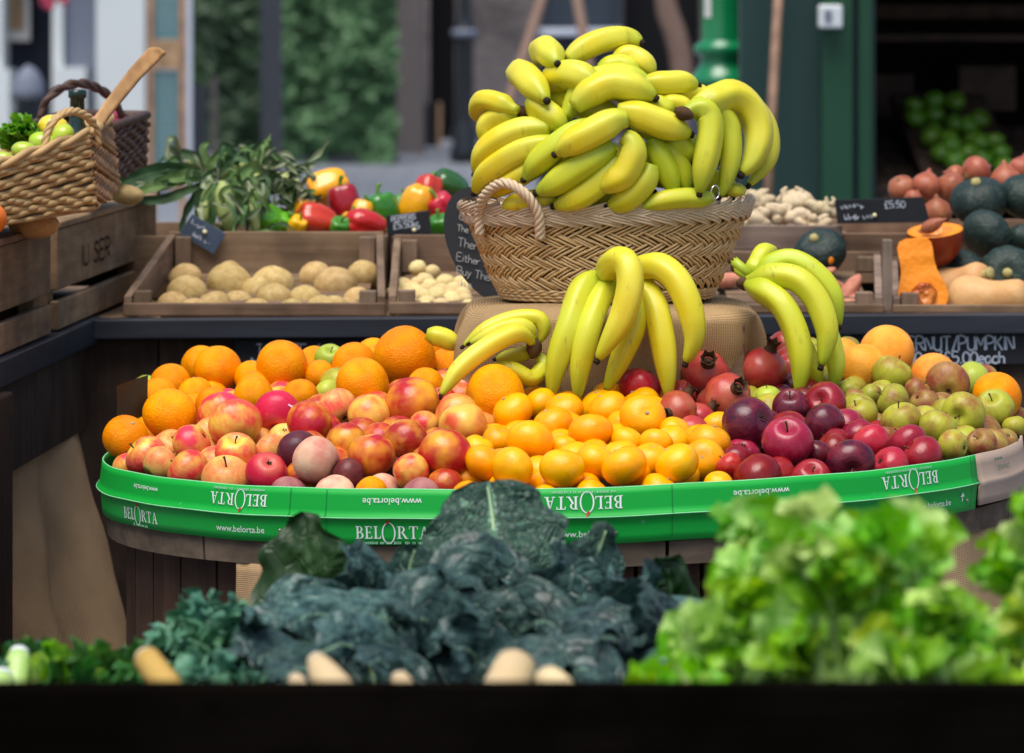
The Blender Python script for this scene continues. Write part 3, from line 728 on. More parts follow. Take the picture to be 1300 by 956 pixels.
def part_mesh(kind):
    if kind in PART: return PART[kind]
    mb = MB()
    if kind == 'stem':
        mb.tube(spline([(0, 0, .52), (.03, .01, .75), (.10, .03, .98)], 6), [.045, .035, .035, .035, .04, .06], 6); m = 'stem_brown'
    elif kind == 'calyx':
        for k in range(5):
            a = 2 * PI * k / 5; mb.tube([(.03 * math.cos(a), .03 * math.sin(a), -.66), (.10 * math.cos(a), .10 * math.sin(a), -.73), (.12 * math.cos(a + .2), .12 * math.sin(a + .2), -.79)], [.04, .035, .008], 5)
        m = 'calyx_brown'
    elif kind == 'button':
        mb.lathe([(.01, .90), (.085, .915), (.09, .93), (.05, .955), (.01, .95)], 7); m = 'stem_grey'
    elif kind == 'clem_button':
        mb.lathe([(.01, .72), (.085, .745), (.075, .79), (.03, .80), (.01, .79)], 7); m = 'stem_grey'
    elif kind == 'navel':
        mb.lathe([(.12, -.955), (.10, -.975), (.05, -.955), (.01, -.93)], 9); m = 'stem_grey'
    elif kind == 'crown':
        n = 18; vs = []
        for i, (r, z) in enumerate([(.30, .93), (.22, 1.08), (.25, 1.26), (.33, 1.36)]):
            for j in range(n):
                a = 2 * PI * j / n; t = (.06 * math.cos(6 * a) if i == 3 else 0)
                vs.append(((r + t * .4) * math.cos(a), (r + t * .4) * math.sin(a), z + t * 1.6))
        mb.add(vs, [(i * n + j, i * n + (j + 1) % n, (i + 1) * n + (j + 1) % n, (i + 1) * n + j) for i in range(3) for j in range(n)])
        vs2 = [(.18 * math.cos(2 * PI * j / n), .18 * math.sin(2 * PI * j / n), 1.10) for j in range(n)]; mb.add(vs2, [tuple(range(n))])
        mb.blob((0, 0, 1.12), (.13, .13, .08), 8, 5); m = 'calyx_brown'
    elif kind == 'sticker':
        mb.sheet(lambda u, v: Vector((math.sin(1.0 + .26 * (u - .5)) * math.cos(.4 * (v - .5)), math.sin(1.0 + .26 * (u - .5)) * math.sin(.4 * (v - .5)), math.cos(1.0 + .26 * (u - .5)) * .95)) * 1.03, 4, 4); m = 'sticker'
    PART[kind] = mb.mesh(kind, m); return PART[kind]

# kind: shape, material, name, category, parts, words
KIND = {
 'or': ('orange', 'orange_peel', 'orange', 'orange', ['button'], 'orange', 'oranges'),
 'on': ('orange', 'orange_peel', 'orange', 'orange', ['navel'], 'orange', 'oranges'),
 'cl': ('clementine', 'clementine_peel', 'clementine', 'clementine', ['clem_button'], 'glossy clementine', 'clementines'),
 'ap': ('apple', 'pink_apple_skin', 'apple', 'apple', ['stem', 'calyx'], 'pink and yellow apple', 'pink apples'),
 'ay': ('apple', 'yellow_apple_skin', 'apple', 'apple', ['stem', 'calyx'], 'pale yellow-pink apple', 'pink apples'),
 'ah': ('apple', 'hot_pink_apple_skin', 'apple', 'apple', ['stem', 'calyx'], 'bright pink apple', 'pink apples'),
 'ne': ('stone', 'nectarine_skin', 'nectarine', 'nectarine', [], 'red nectarine', 'nectarines'),
 'nl': ('stone', 'nectarine_light_skin', 'nectarine', 'nectarine', [], 'orange-blushed nectarine', 'nectarines'),
 'wp': ('stone', 'white_peach_skin', 'peach', 'peach', [], 'pale downy peach', 'peaches'),
 'pl': ('stone', 'plum_skin', 'plum', 'plum', [], 'dark purple plum', 'plums'),
 'bp': ('stone', 'bloom_plum_skin', 'plum', 'plum', [], 'dusky plum with bloom', 'plums'),
 'da': ('apple', 'dark_apple_skin', 'apple', 'apple', ['stem', 'calyx'], 'dark purple-red apple', 'dark red apples'),
 'ca': ('apple', 'crimson_apple_skin', 'apple', 'apple', ['stem', 'calyx'], 'shiny crimson apple', 'dark red apples'),
 'ra': ('apple', 'red_apple_skin', 'apple', 'apple', ['stem', 'calyx'], 'bright red apple', 'dark red apples'),
 'ru': ('apple', 'russet_apple_skin', 'apple', 'apple', ['stem', 'calyx'], 'yellow-green russet apple', 'russet apples'),
 'rr': ('apple', 'russet_red_skin', 'apple', 'apple', ['stem', 'calyx'], 'brownish red russet apple', 'russet apples'),
 'ga': ('apple', 'green_apple_skin', 'apple', 'apple', ['stem', 'calyx'], 'plain green apple', 'fruit stand'),
 'po': ('pomegranate', 'pomegranate_skin', 'pomegranate', 'pomegranate', ['crown'], 'leathery red pomegranate', 'pomegranates'),
 'gf': ('orange', 'grapefruit_peel', 'grapefruit', 'grapefruit', ['button'], 'pinkish orange grapefruit', 'grapefruits'),
}
def spawn(kind, loc, r, axis, spin, var):
    sh, m, name, cat, parts, w, heap = KIND[kind]
    o = bpy.data.objects.new(name, fruit_mesh(sh, m, var)); COL.objects.link(o)
    o.matrix_world = Matrix.Translation(loc) @ axis_matrix(axis, spin) @ Matrix.Diagonal((r, r, r, 1))
    nm = {'button': 'stem_button', 'clem_button': 'stem_button', 'stem': 'stem', 'calyx': 'calyx', 'navel': 'navel', 'crown': 'crown'}
    for p in parts: child(nm[p], part_mesh(p), o)
    tag(o, None, cat)
    return o
# photo list: kind, px, py, radius px, [pole dx, dy, which end shows ('s' stem/'c' calyx)], order nudge, own words
L = [
 # oranges
 ('on',276.5,468.7,30,(.05,.62,'c'),0,'round orange with its navel showing at the base'), ('or',255,465,26,None,-30,None), ('or',358,465,33,None,0,'large smooth orange standing out against the counter lip'),
 ('or',215,526,34,None,0,'big orange leaning out over the pale apples'), ('or',200,506,26,None,-30,None), ('or',217,488,26,None,-20,None), ('or',160,556,29,(.35,-.75,'s'),0,'orange at the tray edge with its stem button up'),
 ('or',248,500,22,None,-20,None), ('or',270,515,23,None,-30,None), ('or',322,503,25,None,-10,None), ('or',318,478,21,None,-30,None), ('or',381,504,23,None,-10,None),
 ('or',449,462,28,None,-10,None), ('or',460,488,34,None,0,'broad orange just above the yellow-pink apple'), ('or',513.7,453,39,(-.6,.25,'c'),0,'largest orange, tallest on the heap beside the banana tip'), ('or',405,477,20,None,-10,None),
 ('or',540,491,24,None,0,None), ('or',567,464,22,(-.75,-.1,'s'),-5,'orange with grey stem button behind the lying bananas'), ('or',629,502,39,(-.9,.1,'s'),0,'big orange under the lying bananas beside the clementines'), ('or',471,626,21,None,0,'small orange wedged among peaches at the green rim'),
 ('ga',184,497,21,None,-40,'lime green apple peeping from behind the oranges by the dark liner'), ('ga',419,456,20,(.1,-.8,'s'),-30,'green apple with stem between two oranges under the chalk writing'), ('ga',416,499,17,None,-30,'greenish yellow apple mostly hidden behind the broad orange'),
 # pink apples
 ('ap',299,539,34,(.22,.62,'c'),0,'largest pink apple, its yellow base and calyx facing out'), ('ap',281,525,29,None,-30,'pink apple half hidden behind the largest pink apple'), ('ah',352,526,31,(-.12,.66,'c'),0,'hot pink apple with a small round sticker'),
 ('ap',186,581,28,None,0,None), ('ay',204,590,24,None,-8,None), ('ap',240,599,28,None,0,None), ('ay',288,608,32,(.0,-.9,'s'),0,'wide peach-coloured apple against the green rim'), ('ah',339,600,27,None,0,'deep pink apple beside the purple plum'),
 ('ap',299,575,27,(0,-.85,'s'),-15,None), ('ap',244,564,26,None,-10,None), ('ay',343,572,21,None,-20,None), ('ay',260,573,20,None,-20,None), ('ay',428,518,26,None,0,'pale pink apple between the oranges and the nectarines'),
 # nectarines, peaches, plums
 ('ne',393,538,30,None,0,'streaky nectarine with its cleft facing out below the hot pink apple'), ('nl',468,527,27,(-.8,.1,'c'),0,'yellow nectarine with a red blush in mid heap'), ('ne',524,512,34,None,0,'red-topped nectarine, highest of the nectarines'), ('nl',588,541,31,None,0,'pale yellow nectarine with orange flush beside clementines'), ('nl',580,527,28,None,-30,None),
 ('ne',471,578,30,None,0,'red-orange nectarine in front, right of the pale peach'), ('ne',439,564,27,None,-12,None), ('ne',515,561,28,None,-5,'wine red nectarine behind the speckled one'), ('ne',565,576,34,None,0,'big speckled red nectarine beside the clementines'), ('nl',538,541,20,None,-20,None), ('nl',522,598,23,None,0,None), ('ah',561,509,20,None,-20,'pink apple glimpsed under the lying banana tip'),
 ('pl',379,574,28,None,-14,'dark purple plum behind the pale downy peach'), ('wp',401,584,30,None,0,'round pale peach beside the dark plum'), ('wp',424,629,27,None,0,'whitish peach low at the green rim'), ('bp',365,628,24,None,0,'dusky purple plum low at the rim'), ('wp',486,624,24,None,0,'pinkish peach behind the small orange at the rim'), ('bp',534,632,27,None,0,'dusky pink plum at the rim below the speckled nectarine'), ('pl',443,603,21,None,-20,'dark plum squeezed between the two pale peaches'), ('pl',497,597,18,None,-30,'dark plum in the gap under the red nectarines'),
 # clementines
 ('cl',651,523,27,None,0,None), ('cl',716,521,25,None,-12,None), ('cl',701,540,27,None,-4,None), ('cl',673,561,30,(.0,.75,'s'),0,None), ('cl',750,549,28,None,0,None), ('cl',772,520,26,None,0,None), ('cl',816,531,30,(.2,-.4,'s'),0,'plump clementine with its stem button facing out'), ('cl',615,588,26,None,-6,None), ('cl',650,595,28,(-.6,.3,'c'),0,None), ('cl',714,595,29,None,0,None), ('cl',756,586,26,None,-8,None), ('cl',793,592,30,None,0,None), ('cl',633,560,21,None,-10,None), ('cl',607,570,21,None,-14,None), ('cl',715,570,21,None,-20,None), ('cl',797,562,22,None,-6,None), ('cl',833,563,22,None,-6,None), ('cl',826,584,24,None,-10,None), ('cl',596,631,23,None,0,None), ('cl',752,629,22,None,0,None), ('cl',640,634,21,None,0,None), ('cl',690,634,21,None,0,None), ('cl',686,513,22,None,-30,None),
 ('cl',831,523,23,None,-25,None), ('cl',857,549,21,None,-10,None), ('cl',901,561,27,None,0,None), ('cl',894,584,27,(-.15,-.3,'s'),0,'clementine with a pale star-shaped stem scar facing out'), ('cl',859,589,29,None,0,None), ('cl',853,561,23,None,-16,None), ('cl',912,615,19,None,0,None),
 # pomegranates and the fruit under the hanging bananas
 ('ra',812,492,27,None,-10,'red apple seen between the hanging bananas above the clementines'), ('po',896,476,31,(.05,-.58,'s'),0,'brownish pomegranate with its dark crown turned up'), ('po',924,504,30,(.35,-.45,'s'),0,'pomegranate tilted away from the browner one, crown to the right'), ('po',969,470,30,(.3,-.92,'s'),0,'clean red pomegranate beside the spotted bananas'), ('po',860,523,25,(-.55,.0,'s'),-6,'pomegranate with crown facing out beside the clementines'), ('po',888,533,22,None,-20,'pomegranate half buried behind the clementines'), ('ra',866,500,19,None,-30,'red apple in shadow behind the longest hanging banana'),
 # dark red apples
 ('da',951,538,35,(.62,-.35,'c'),0,'largest dark purple apple with calyx to the right'), ('ca',1000,561,33,(-.05,-.8,'s'),0,'glossy crimson apple in front of the purple ones'), ('da',1004,517,24,(-.1,-.85,'s'),-8,'dark purple apple behind the crimson one'), ('ca',1048,512,27,(-.4,-.35,'s'),-6,None), ('da',1047,540,28,None,0,'blackish purple apple with a bright highlight'), ('ca',961,606,32,None,0,None), ('ra',926,592,18,None,-4,None), ('ca',1030,609,27,(.05,-.75,'s'),0,None), ('da',1080,587,31,(.05,.28,'s'),0,'dark apple with its stem hollow turned to the viewer'), ('ca',1089,552,23,None,-10,None), ('ra',1106,563,25,None,-5,None), ('ra',1130,592,25,None,0,None), ('ca',1153,562,25,None,-8,None), ('ca',1171,581,28,None,0,None), ('da',1037,578,20,None,-20,None), ('ca',1057,571,20,None,-20,None),
 # russets, green apples, grapefruit
 ('ru',1132,476,27,None,0,'round green russet apple in front of the grapefruits'), ('rr',1203,486.5,28,(-.05,.38,'c'),0,'reddish russet apple with its calyx facing out'), ('ga',1232,483,25,None,-20,'plain green apple behind the reddish russet'), ('ru',1223.5,525,28,(-.4,.05,'s'),0,'green-brown russet apple with short dark stem'), ('ru',1263,519,26,(-.3,-.75,'s'),0,'yellow-green russet apple with upright thin stem'), ('ru',1134,510,23,None,-5,None), ('ru',1144,534,26,None,0,None), ('ru',1093,528,22,None,0,None), ('ru',1190,544,25,None,0,None), ('rr',1173,513,20,None,-8,None), ('ru',1210,566,21,(.85,.1,'c'),0,None), ('rr',1246,563,20,None,-5,None), ('rr',1276,561,18,None,-5,None), ('ru',1288,542,16,None,-10,None), ('rr',1292,533,16,None,-14,None), ('ru',1104,502,16,None,-8,None), ('rr',1085,509,16,None,-10,None), ('ru',1077,497,16,None,-14,None), ('rr',1164,497,18,None,-10,None), ('rr',1249,482,20,None,-30,None), ('rr',1115,540,17,None,-14,None), ('rr',1123,557,16,None,-10,None), ('ga',975,505,17,None,-10,'small yellow-green apple between pomegranate and dark apples'), ('ru',1046,492,17,None,-20,None),
 ('gf',1125.5,448,35,None,-6,'grapefruit at the very back, topmost by the chalkboard'), ('gf',1096,470,33,None,0,'grapefruit right beside the green banana tips'), ('gf',1068,453,24,None,-20,'grapefruit half hidden behind the green bananas'), ('gf',1186,477,29,None,-10,'grapefruit behind the reddish russet apple'), ('or',1266,503,31,None,-20,'orange behind the stemmed russet at the far end'), ('or',1252,490,22,None,-40,'orange tucked behind the plain green apple'),
]
PLACED = []    # (center, r, kind, px, py, obj)
def clear(c, r, k=.90):
    return all((c - q[0]).length > k * (r + q[1]) for q in PLACED)
def rand_axis(kind):
    sh = KIND[kind][0]
    if sh == 'clementine': return (R.uniform(-.7, .7), R.uniform(-.55, .5), 1)
    if sh == 'orange': return (R.uniform(-1, 1), R.uniform(.1, 1), R.uniform(-1, 1))
    if sh == 'stone': return (R.uniform(-.8, .8), R.uniform(-.3, 1), R.uniform(-.6, 1))
    return (R.uniform(-.9, .9), R.uniform(-.35, .8), R.uniform(.3, 1) * R.choice((1, 1, 1, -1)))
def solve(px, py, rpx, lift=1.25):
    Y = 5.3
    while Y < 6.55:
        p = U(px, py, Y); r = rpx * Y / F
        m_ = r * 1.06 + .008; e_ = ((p.x - CX) / (TA - m_)) ** 2 + ((Y - CY) / (TB - m_)) ** 2
        if p.z <= zm(p.x, Y) + lift * r + .006 and (e_ <= 1 or Y > CY - .12): break
        Y += .003
    return Y
def place_fruit():
    rows = {}
    for e in sorted(L, key=lambda e: -(e[2] + e[3] * .4 + e[5])):
        kind, px, py, rp, pole, od, words = e
        Y = solve(px, py, rp); Y0 = Y
        while Y < Y0 + .16:
            c = U(px, py, Y); r = rp * Y / F
            if clear(c, r, .89): break
            Y += .004
        c = U(px, py, Y); r = rp * Y / F
        if pole:
            dx, dy, w = pole; d = Vector((dx, -math.sqrt(max(0, 1 - dx * dx - dy * dy)), -dy))
            ax = d if w == 's' else -d
        else: ax = rand_axis(kind)
        spin = R.uniform(0, 6.28)
        if words and 'cleft' in words: ax = (.5, .3, .8); spin = -PI / 2 - .6
        o = spawn(kind, c, r * 1.02, ax, spin, R.randrange(3))
        if words and 'sticker' in words:
            s_ = child('sticker', part_mesh('sticker'), o); w = Matrix.Translation(c) @ axis_matrix((.9, -.55, .75)) @ Matrix.Rotation(0, 4, 'Z') @ Matrix.Translation((0, 0, 0))
            mw = Matrix.Translation(c) @ axis_matrix(Vector((.62, -.62, .5))) @ Matrix.Diagonal((r, r, r, 1)) @ Matrix.Rotation(-1.0, 4, 'Y')
            s_.matrix_parent_inverse = o.matrix_world.inverted(); s_.matrix_world = mw
        PLACED.append((c, r, kind, px, py, o))
        if words: o['label'] = words
        rows.setdefault(KIND[kind][5], []).append((px, py, o, KIND[kind][6], words))
    ORD = 'first second third fourth fifth sixth seventh eighth ninth tenth eleventh twelfth thirteenth fourteenth'.split()
    for w, it in rows.items():
        un = [i for i in it if not i[4]]
        if not un: continue
        un.sort(key=lambda i: -i[1]); n = len(un); k = 1 if n <= 5 else 2 if n <= 12 else 4
        nm = {1: ['other'], 2: ['lower', 'upper'], 4: ['bottom', 'second', 'third', 'top']}[k]
        for q in range(k):
            seg = sorted(un[q * n // k:(q + 1) * n // k], key=lambda i: i[0])
            for i, s_ in enumerate(seg):
                heap = s_[3]
                if k == 1 and len(seg) == 1: s_[2]['label'] = f'{w} resting alone of its colour among the {heap}'
                elif k == 1: s_[2]['label'] = f'{w}, {ORD[i]} from the left among the {heap}'
                else: s_[2]['label'] = f'{w}, {ORD[i]} from the left in the {nm[q]} row of {heap}'
    for c, r, kind, px, py, o in PLACED: o['group'] = KIND[kind][6] + ' on the fruit stand' if kind != 'ga' else 'green apples on the fruit stand'
    # fruit filling the gaps between the ones above
    listed = list(PLACED); rr = random.Random(3)
    def vis(c, r):
        px = 650 + c.x * F / c.y; py = (HC - c.z) * F / c.y; rp = r * F / c.y; hit = 0
        for i in range(24):
            a = rr.uniform(0, 6.28); q = math.sqrt(rr.random()) * rp * .95; x = px + q * math.cos(a); y = py + q * math.sin(a)
            if not any((x - (650 + k[0].x * F / k[0].y)) ** 2 + (y - (HC - k[0].z) * F / k[0].y) ** 2 < (k[1] * F / k[0].y) ** 2 for k in PLACED if k[0].y < c.y + .01): hit += 1
        return hit / 24
    FILL = {'on': 'or', 'ga': 'ru', 'ah': 'ap', 'ra': 'ca', 'po': 'po', 'gf': 'ru', 'wp': 'ne', 'pl': 'ne', 'bp': 'ne', 'nl': 'nl', 'da': 'da', 'ay': 'ay'}
    nf = 0
    for t in range(9000):
        x = rr.uniform(CX - TA, CX + TA); y = rr.uniform(CY - TB, CY + .42)
        r = rr.uniform(.025, .033)
        if ((x - CX) / (TA - r)) ** 2 + ((y - CY) / (TB - r)) ** 2 > .985: continue
        if -.07 < x < .36 and y > 6.02: continue
        c = Vector((x, y, zm(x, y) + r * rr.uniform(.35, .9)))
        if not clear(c, r, .74): continue
        if vis(c, r) < .07: continue
        px = 650 + c.x * F / c.y; py = (HC - c.z) * F / c.y
        near = min(listed, key=lambda k: (k[3] - px) ** 2 + (k[4] - py) ** 2)
        kd = FILL.get(near[2], near[2])
        if kd == 'po': r *= 1.0
        o = spawn(kd, c, r, rand_axis(kd), rr.uniform(0, 6.28), rr.randrange(3))
        w = KIND[kd][5]; o['label'] = f'{w} peeping from the gaps beneath the larger fruit of the stand'; o['group'] = w + 's filling the gaps of the fruit stand'
        PLACED.append((c, r, kd, px, py, o)); nf += 1
        if nf > 170: break
    print('fruit', len(listed), 'fill', nf)
place_fruit()

# ================================================================== burlap covered riser
RX0, RX1, RY0, RY1, RZ = U(583, 0, 6.06).x, U(972, 0, 6.06).x, 6.055, 6.47, 1.052
def build_riser():
    mb = MB()
    # a rounded box profile swept by rectangle perimeter; folds grow toward the hem
    def fn(u, v):
        # v: 0 centre of top .. 1 hem
        per = u * 2 * PI
        cx_, cy_ = (RX0 + RX1) / 2, (RY0 + RY1) / 2; hx, hy = (RX1 - RX0) / 2, (RY1 - RY0) / 2
        ca, sa = math.cos(per), math.sin(per); p = 5.0
        k = (abs(ca) ** p + abs(sa) ** p) ** (-1 / p)
        ex, ey = ca * k, sa * k
        if v < .4:
            q = v / .4; drop = .010 * q ** 6; s_ = q
            lum = .006 * mnoise.noise(Vector((ex * q * 3, ey * q * 3, 2)))
            return (cx_ + hx * ex * s_ * .97, cy_ + hy * ey * s_ * .97, RZ - drop + lum)
        q = (v - .4) / .6
        rnd = 1 - math.exp(-q * 9)
        fold = 1.5 * (.022 * math.sin(per * 5 + 1.2 + .8 * q) + .016 * math.sin(per * 11 + 4 - q) + .020 * mnoise.noise(Vector((ca * 4, sa * 4, q * 2.5)))) * q ** .8
        flare = .97 + .03 * rnd
        nx, ny = ca * abs(ca) ** .5, sa * abs(sa) ** .5
        tuck = -.05 * math.exp(-((per - 5.35) / .25) ** 2) * q
        return (cx_ + hx * ex * flare + nx * (fold + tuck + .01 * q), cy_ + hy * ey * flare + ny * (fold + tuck), RZ - .010 - .18 * q - .004 * (1 - rnd) + .012 * mnoise.noise(Vector((ca * 3, sa * 3, q * 4))) * q + .006 * mnoise.noise(Vector((ca * 9, sa * 9, q * 7))) * q)
    mb.sheet(fn, 140, 44)
    for k in list(mb.uv): u_, v_ = mb.uv[k]; mb.uv[k] = (u_ * 2.6, v_ * .62)
    o = mb.obj('burlap_cloth', 'burlap'); tag(o, 'tan burlap cloth draped over the box under the big banana basket', 'burlap cloth')
    mb = MB(); mb.box(RX0 + .03, RX1 - .03, RY0 + .03, RY1 - .03, .86, RZ - .022)
    o = mb.obj('riser_box', 'crate_wood_x', bevel=.004, smooth=False); tag(o, 'wooden box under the tan burlap cloth of the fruit stand', 'box')
build_riser()

# ================================================================== banana basket
BCX, BCY = U(770, 0, 6.28).x, 6.28
def build_basket():
    zb, zt = 1.056, 1.203; a0, b0, a1, b1 = .164, .112, .224, .148
    bk = empty('wicker_basket', 'big herringbone wicker basket on burlap, heaped with bananas', 'basket', (BCX, BCY, zb))
    def P(th, z, off=0):
        t = (z - zb) / (zt - zb); f = t ** .85
        a = a0 + (a1 - a0) * f + off; b = b0 + (b1 - b0) * f + off
        tl = .004 * math.cos(th) * t
        return Vector((a * math.cos(th), b * math.sin(th), z - zb + tl))
    mb = MB(); mb.sheet(lambda u, v: P(2 * PI * u, zb + .002 + (zt - zb - .01) * v, -.006), 60, 6)
    mb.sheet(lambda u, v: Vector((a0 * .98 * v * math.cos(2 * PI * u), b0 * .98 * v * math.sin(2 * PI * u), .004)), 40, 3)
    mb.obj('basket_lining', 'wicker_inner', bk)
    mb = MB(); rows = 6; z0 = zb + .020; z1 = zt - .022; h = (z1 - z0) / rows; N = 50; rr = random.Random(5)
    for k in range(rows):
        zc = z0 + h * (k + .5); sgn = 1 if k % 2 else -1
        for i in range(N):
            th = 2 * PI * (i + .5 * (k % 2)) / N; dth = 2 * PI / N * 1.55
            for c in range(3):
                sh = (c - 1) * h * .30; pts = []
                jz = rr.uniform(-.0012, .0012); cr = rr.uniform(.00175, .0024); jo = rr.uniform(-.0006, .0008)
                for q in range(7):
                    t = q / 6; tt = t - .5
                    z = zc + jz + sh * .9 + tt * h * 1.15; z = min(max(z, zb + .003), zt)
                    off = .0062 * math.cos(tt * PI) ** .7 - .0022 if abs(tt) < .5 else -.0022
                    pts.append(P(th + sgn * tt * dth - sgn * (c - 1) * .010, z, off + jo))
                mb.tube(pts, cr, 5, cap=False)
    mb.obj('herringbone_weave', 'wicker', bk)
    # twined foot
    mb = MB()
    for k in range(4):
        for ph in (0, PI):
            pts = []
            for i in range(181):
                th = 2 * PI * i / 180; w = math.sin(th * 26 + ph + k)
                pts.append(P(th, zb + .002 + k * .0046 + .0012 * math.cos(th * 26 + ph), .001 + .0026 * w))
            mb.tube(pts, .0024, 5, cap=False)
    mb.obj('twined_foot', 'wicker', bk)
    # plaited rim: two rows of fat slanted strands over a core
    mb = MB()
    mb.tube([P(2 * PI * i / 90, zt - .006, .001) for i in range(91)], .009, 8, cap=False)
    N = 44
    for row, (dz, sgn, o_) in enumerate(((-.001, 1, .010), (-.014, -1, .010))):
        for i in range(N):
            th = 2 * PI * (i + .5 * row) / N; dth = 2 * PI / N * 2.3
            for c in range(3):
                pts = []
                for q in range(8):
                    t = q / 7; tt = t - .5
                    out = o_ * math.cos(tt * PI * .95) + .001
                    up = tt * .019 + (c - 1) * .0046 * (1 - .3 * abs(tt))
                    pts.append(P(th + sgn * tt * dth, zt + dz + up * (1 if row else 1), out if row else out * (1 - .5 * max(0, tt)) ))
                mb.tube(pts, .0026, 5, cap=False)
    mb.obj('plaited_rim', 'wicker_pale', bk)
    # rope handle
    def hand(sx, thA, thB, topz, name='rope_handle'):
        A = P(thA, zt - .012, .010); B = P(thB, zt - .012, .010); mid = (A + B) / 2
        path = spline([A + Vector((0, 0, -.028)), A + Vector((0, -.004, .005)), A.lerp(B, .08) + Vector((0, -.026, topz * .62)), A.lerp(B, .38) + Vector((0, -.036, topz)), A.lerp(B, .72) + Vector((0, -.030, topz * .74)), B.lerp(A, .04) + Vector((0, -.012, .010)), B + Vector((0, 0, -.032))], 70)
        m = MB()
        for s in range(4):
            pts = []
            for i, p in enumerate(path):
                T = (path[min(i + 1, 69)] - path[max(i - 1, 0)]).normalized(); n1 = T.cross(Vector((0, 1, 0))).normalized(); n2 = T.cross(n1)
                a = i * .55 + s * PI / 2; pts.append(p + (n1 * math.cos(a) + n2 * math.sin(a)) * .0050)
            m.tube(pts, .0040, 6)
        m.obj(name, 'wicker_pale', bk)
    ex = lambda px: -math.acos(max(-1, min(1, (U(px, 0, 6.17).x - BCX) / a1)))
    hand(0, ex(613), ex(688), .056)
    m = MB(); c = U(908, 244, 6.12); m.tube([c - Vector((BCX, BCY, zb)) + Vector((.0085 * math.cos(a * PI / 10) * .75, .004 * math.cos(a * PI / 10), .0105 * math.sin(a * PI / 10))) for a in range(21)], .0011, 6, cap=False)
    m.obj('wire_ring', 'chrome', bk)
    return bk
build_basket()

# ================================================================== bananas
def banana_mesh(path, r, g, name='banana', neck=.42, tip=True, n=32, stem=True):
    P = spline(path, n); k = 20; mb = MB(); vs = []; tt = []; gg = []; rg = []
    T = [(P[min(i + 1, n - 1)] - P[max(i - 1, 0)]).normalized() for i in range(n)]
    mid = P[n // 2] - (P[0] + P[-1]) / 2
    up = mid if mid.length > .004 else Vector((0, -1, .3))
    N = (up - T[0] * up.dot(T[0])).normalized(); ph = R.uniform(0, 1.2)
    for i in range(n):
        t = i / (n - 1); N = (N - T[i] * N.dot(T[i])).normalized(); B = T[i].cross(N)
        f = 1.0
        if stem and t < .20: q = t / .20; f = neck + (1 - neck) * (q * q * (3 - 2 * q))
        elif not stem and t < .34: q = t / .34; f = .50 + .50 * (1 - (1 - q) ** 2)
        if t > .58: q = (t - .58) / .42; f = 1 - .74 * q ** 2.3
        if tip and t > .975: f *= .9
        if i == n - 1: f *= .75
        for j in range(k):
            a = 2 * PI * j / k; pe = math.cos(5 * (a + ph))
            pent = .86 / math.cos(((a + ph) % (2 * PI / 5)) - PI / 5); rr = r * f * (1 + (pent - .97) * (.62 if f > .6 else .35))
            vs.append(P[i] + (N * math.cos(a) + B * math.sin(a)) * rr); tt.append(t); gg.append(g); rg.append(max(0, pe) ** 4)
    fs = [(i * k + j, i * k + (j + 1) % k, (i + 1) * k + (j + 1) % k, (i + 1) * k + j) for i in range(n - 1) for j in range(k)] + [tuple(range(k - 1, -1, -1)), tuple((n - 1) * k + j for j in range(k))]
    mb.add(vs, fs); mb.at = {'t': tt, 'g': gg, 'ridge': rg}
    return mb, P, T
def banana(path, r, g, label=None, parent=None, stem=True, group=None, tip=True):
    base = P0 = sum((Vector(p) for p in path), Vector()) / len(path)
    if parent is not None: base = parent.location
    mb, P, T = banana_mesh(path, r, g, stem=stem)
    mb.v = [p - base for p in mb.v]
    o = mb.obj('banana', 'banana_skin', parent)
    if parent is None: o.location = base; tag(o, label, 'banana', group)
    if tip:
        t = MB(); e = P[-1] - base; d = T[-1]
        t.tube([e - d * .001, e + d * .003, e + d * .0055], [r * .24, r * .26, r * .17], 7); t.obj('blossom_end', 'banana_end', o)
    return o
def pileY(px, py, d):
    u = (px - 775) / 215; v = (py - 200) / (165 if py < 200 else 320)
    return 6.285 - .155 * math.sqrt(max(0.02, 1 - u * u - v * v)) + d
def pp(pts, d): return [U(p[0], p[1], pileY(p[0], p[1], d + (p[2] if len(p) > 2 else 0))) for p in pts]
def rev(p): return list(reversed(p))
GP = 'bananas heaped in the big wicker basket'
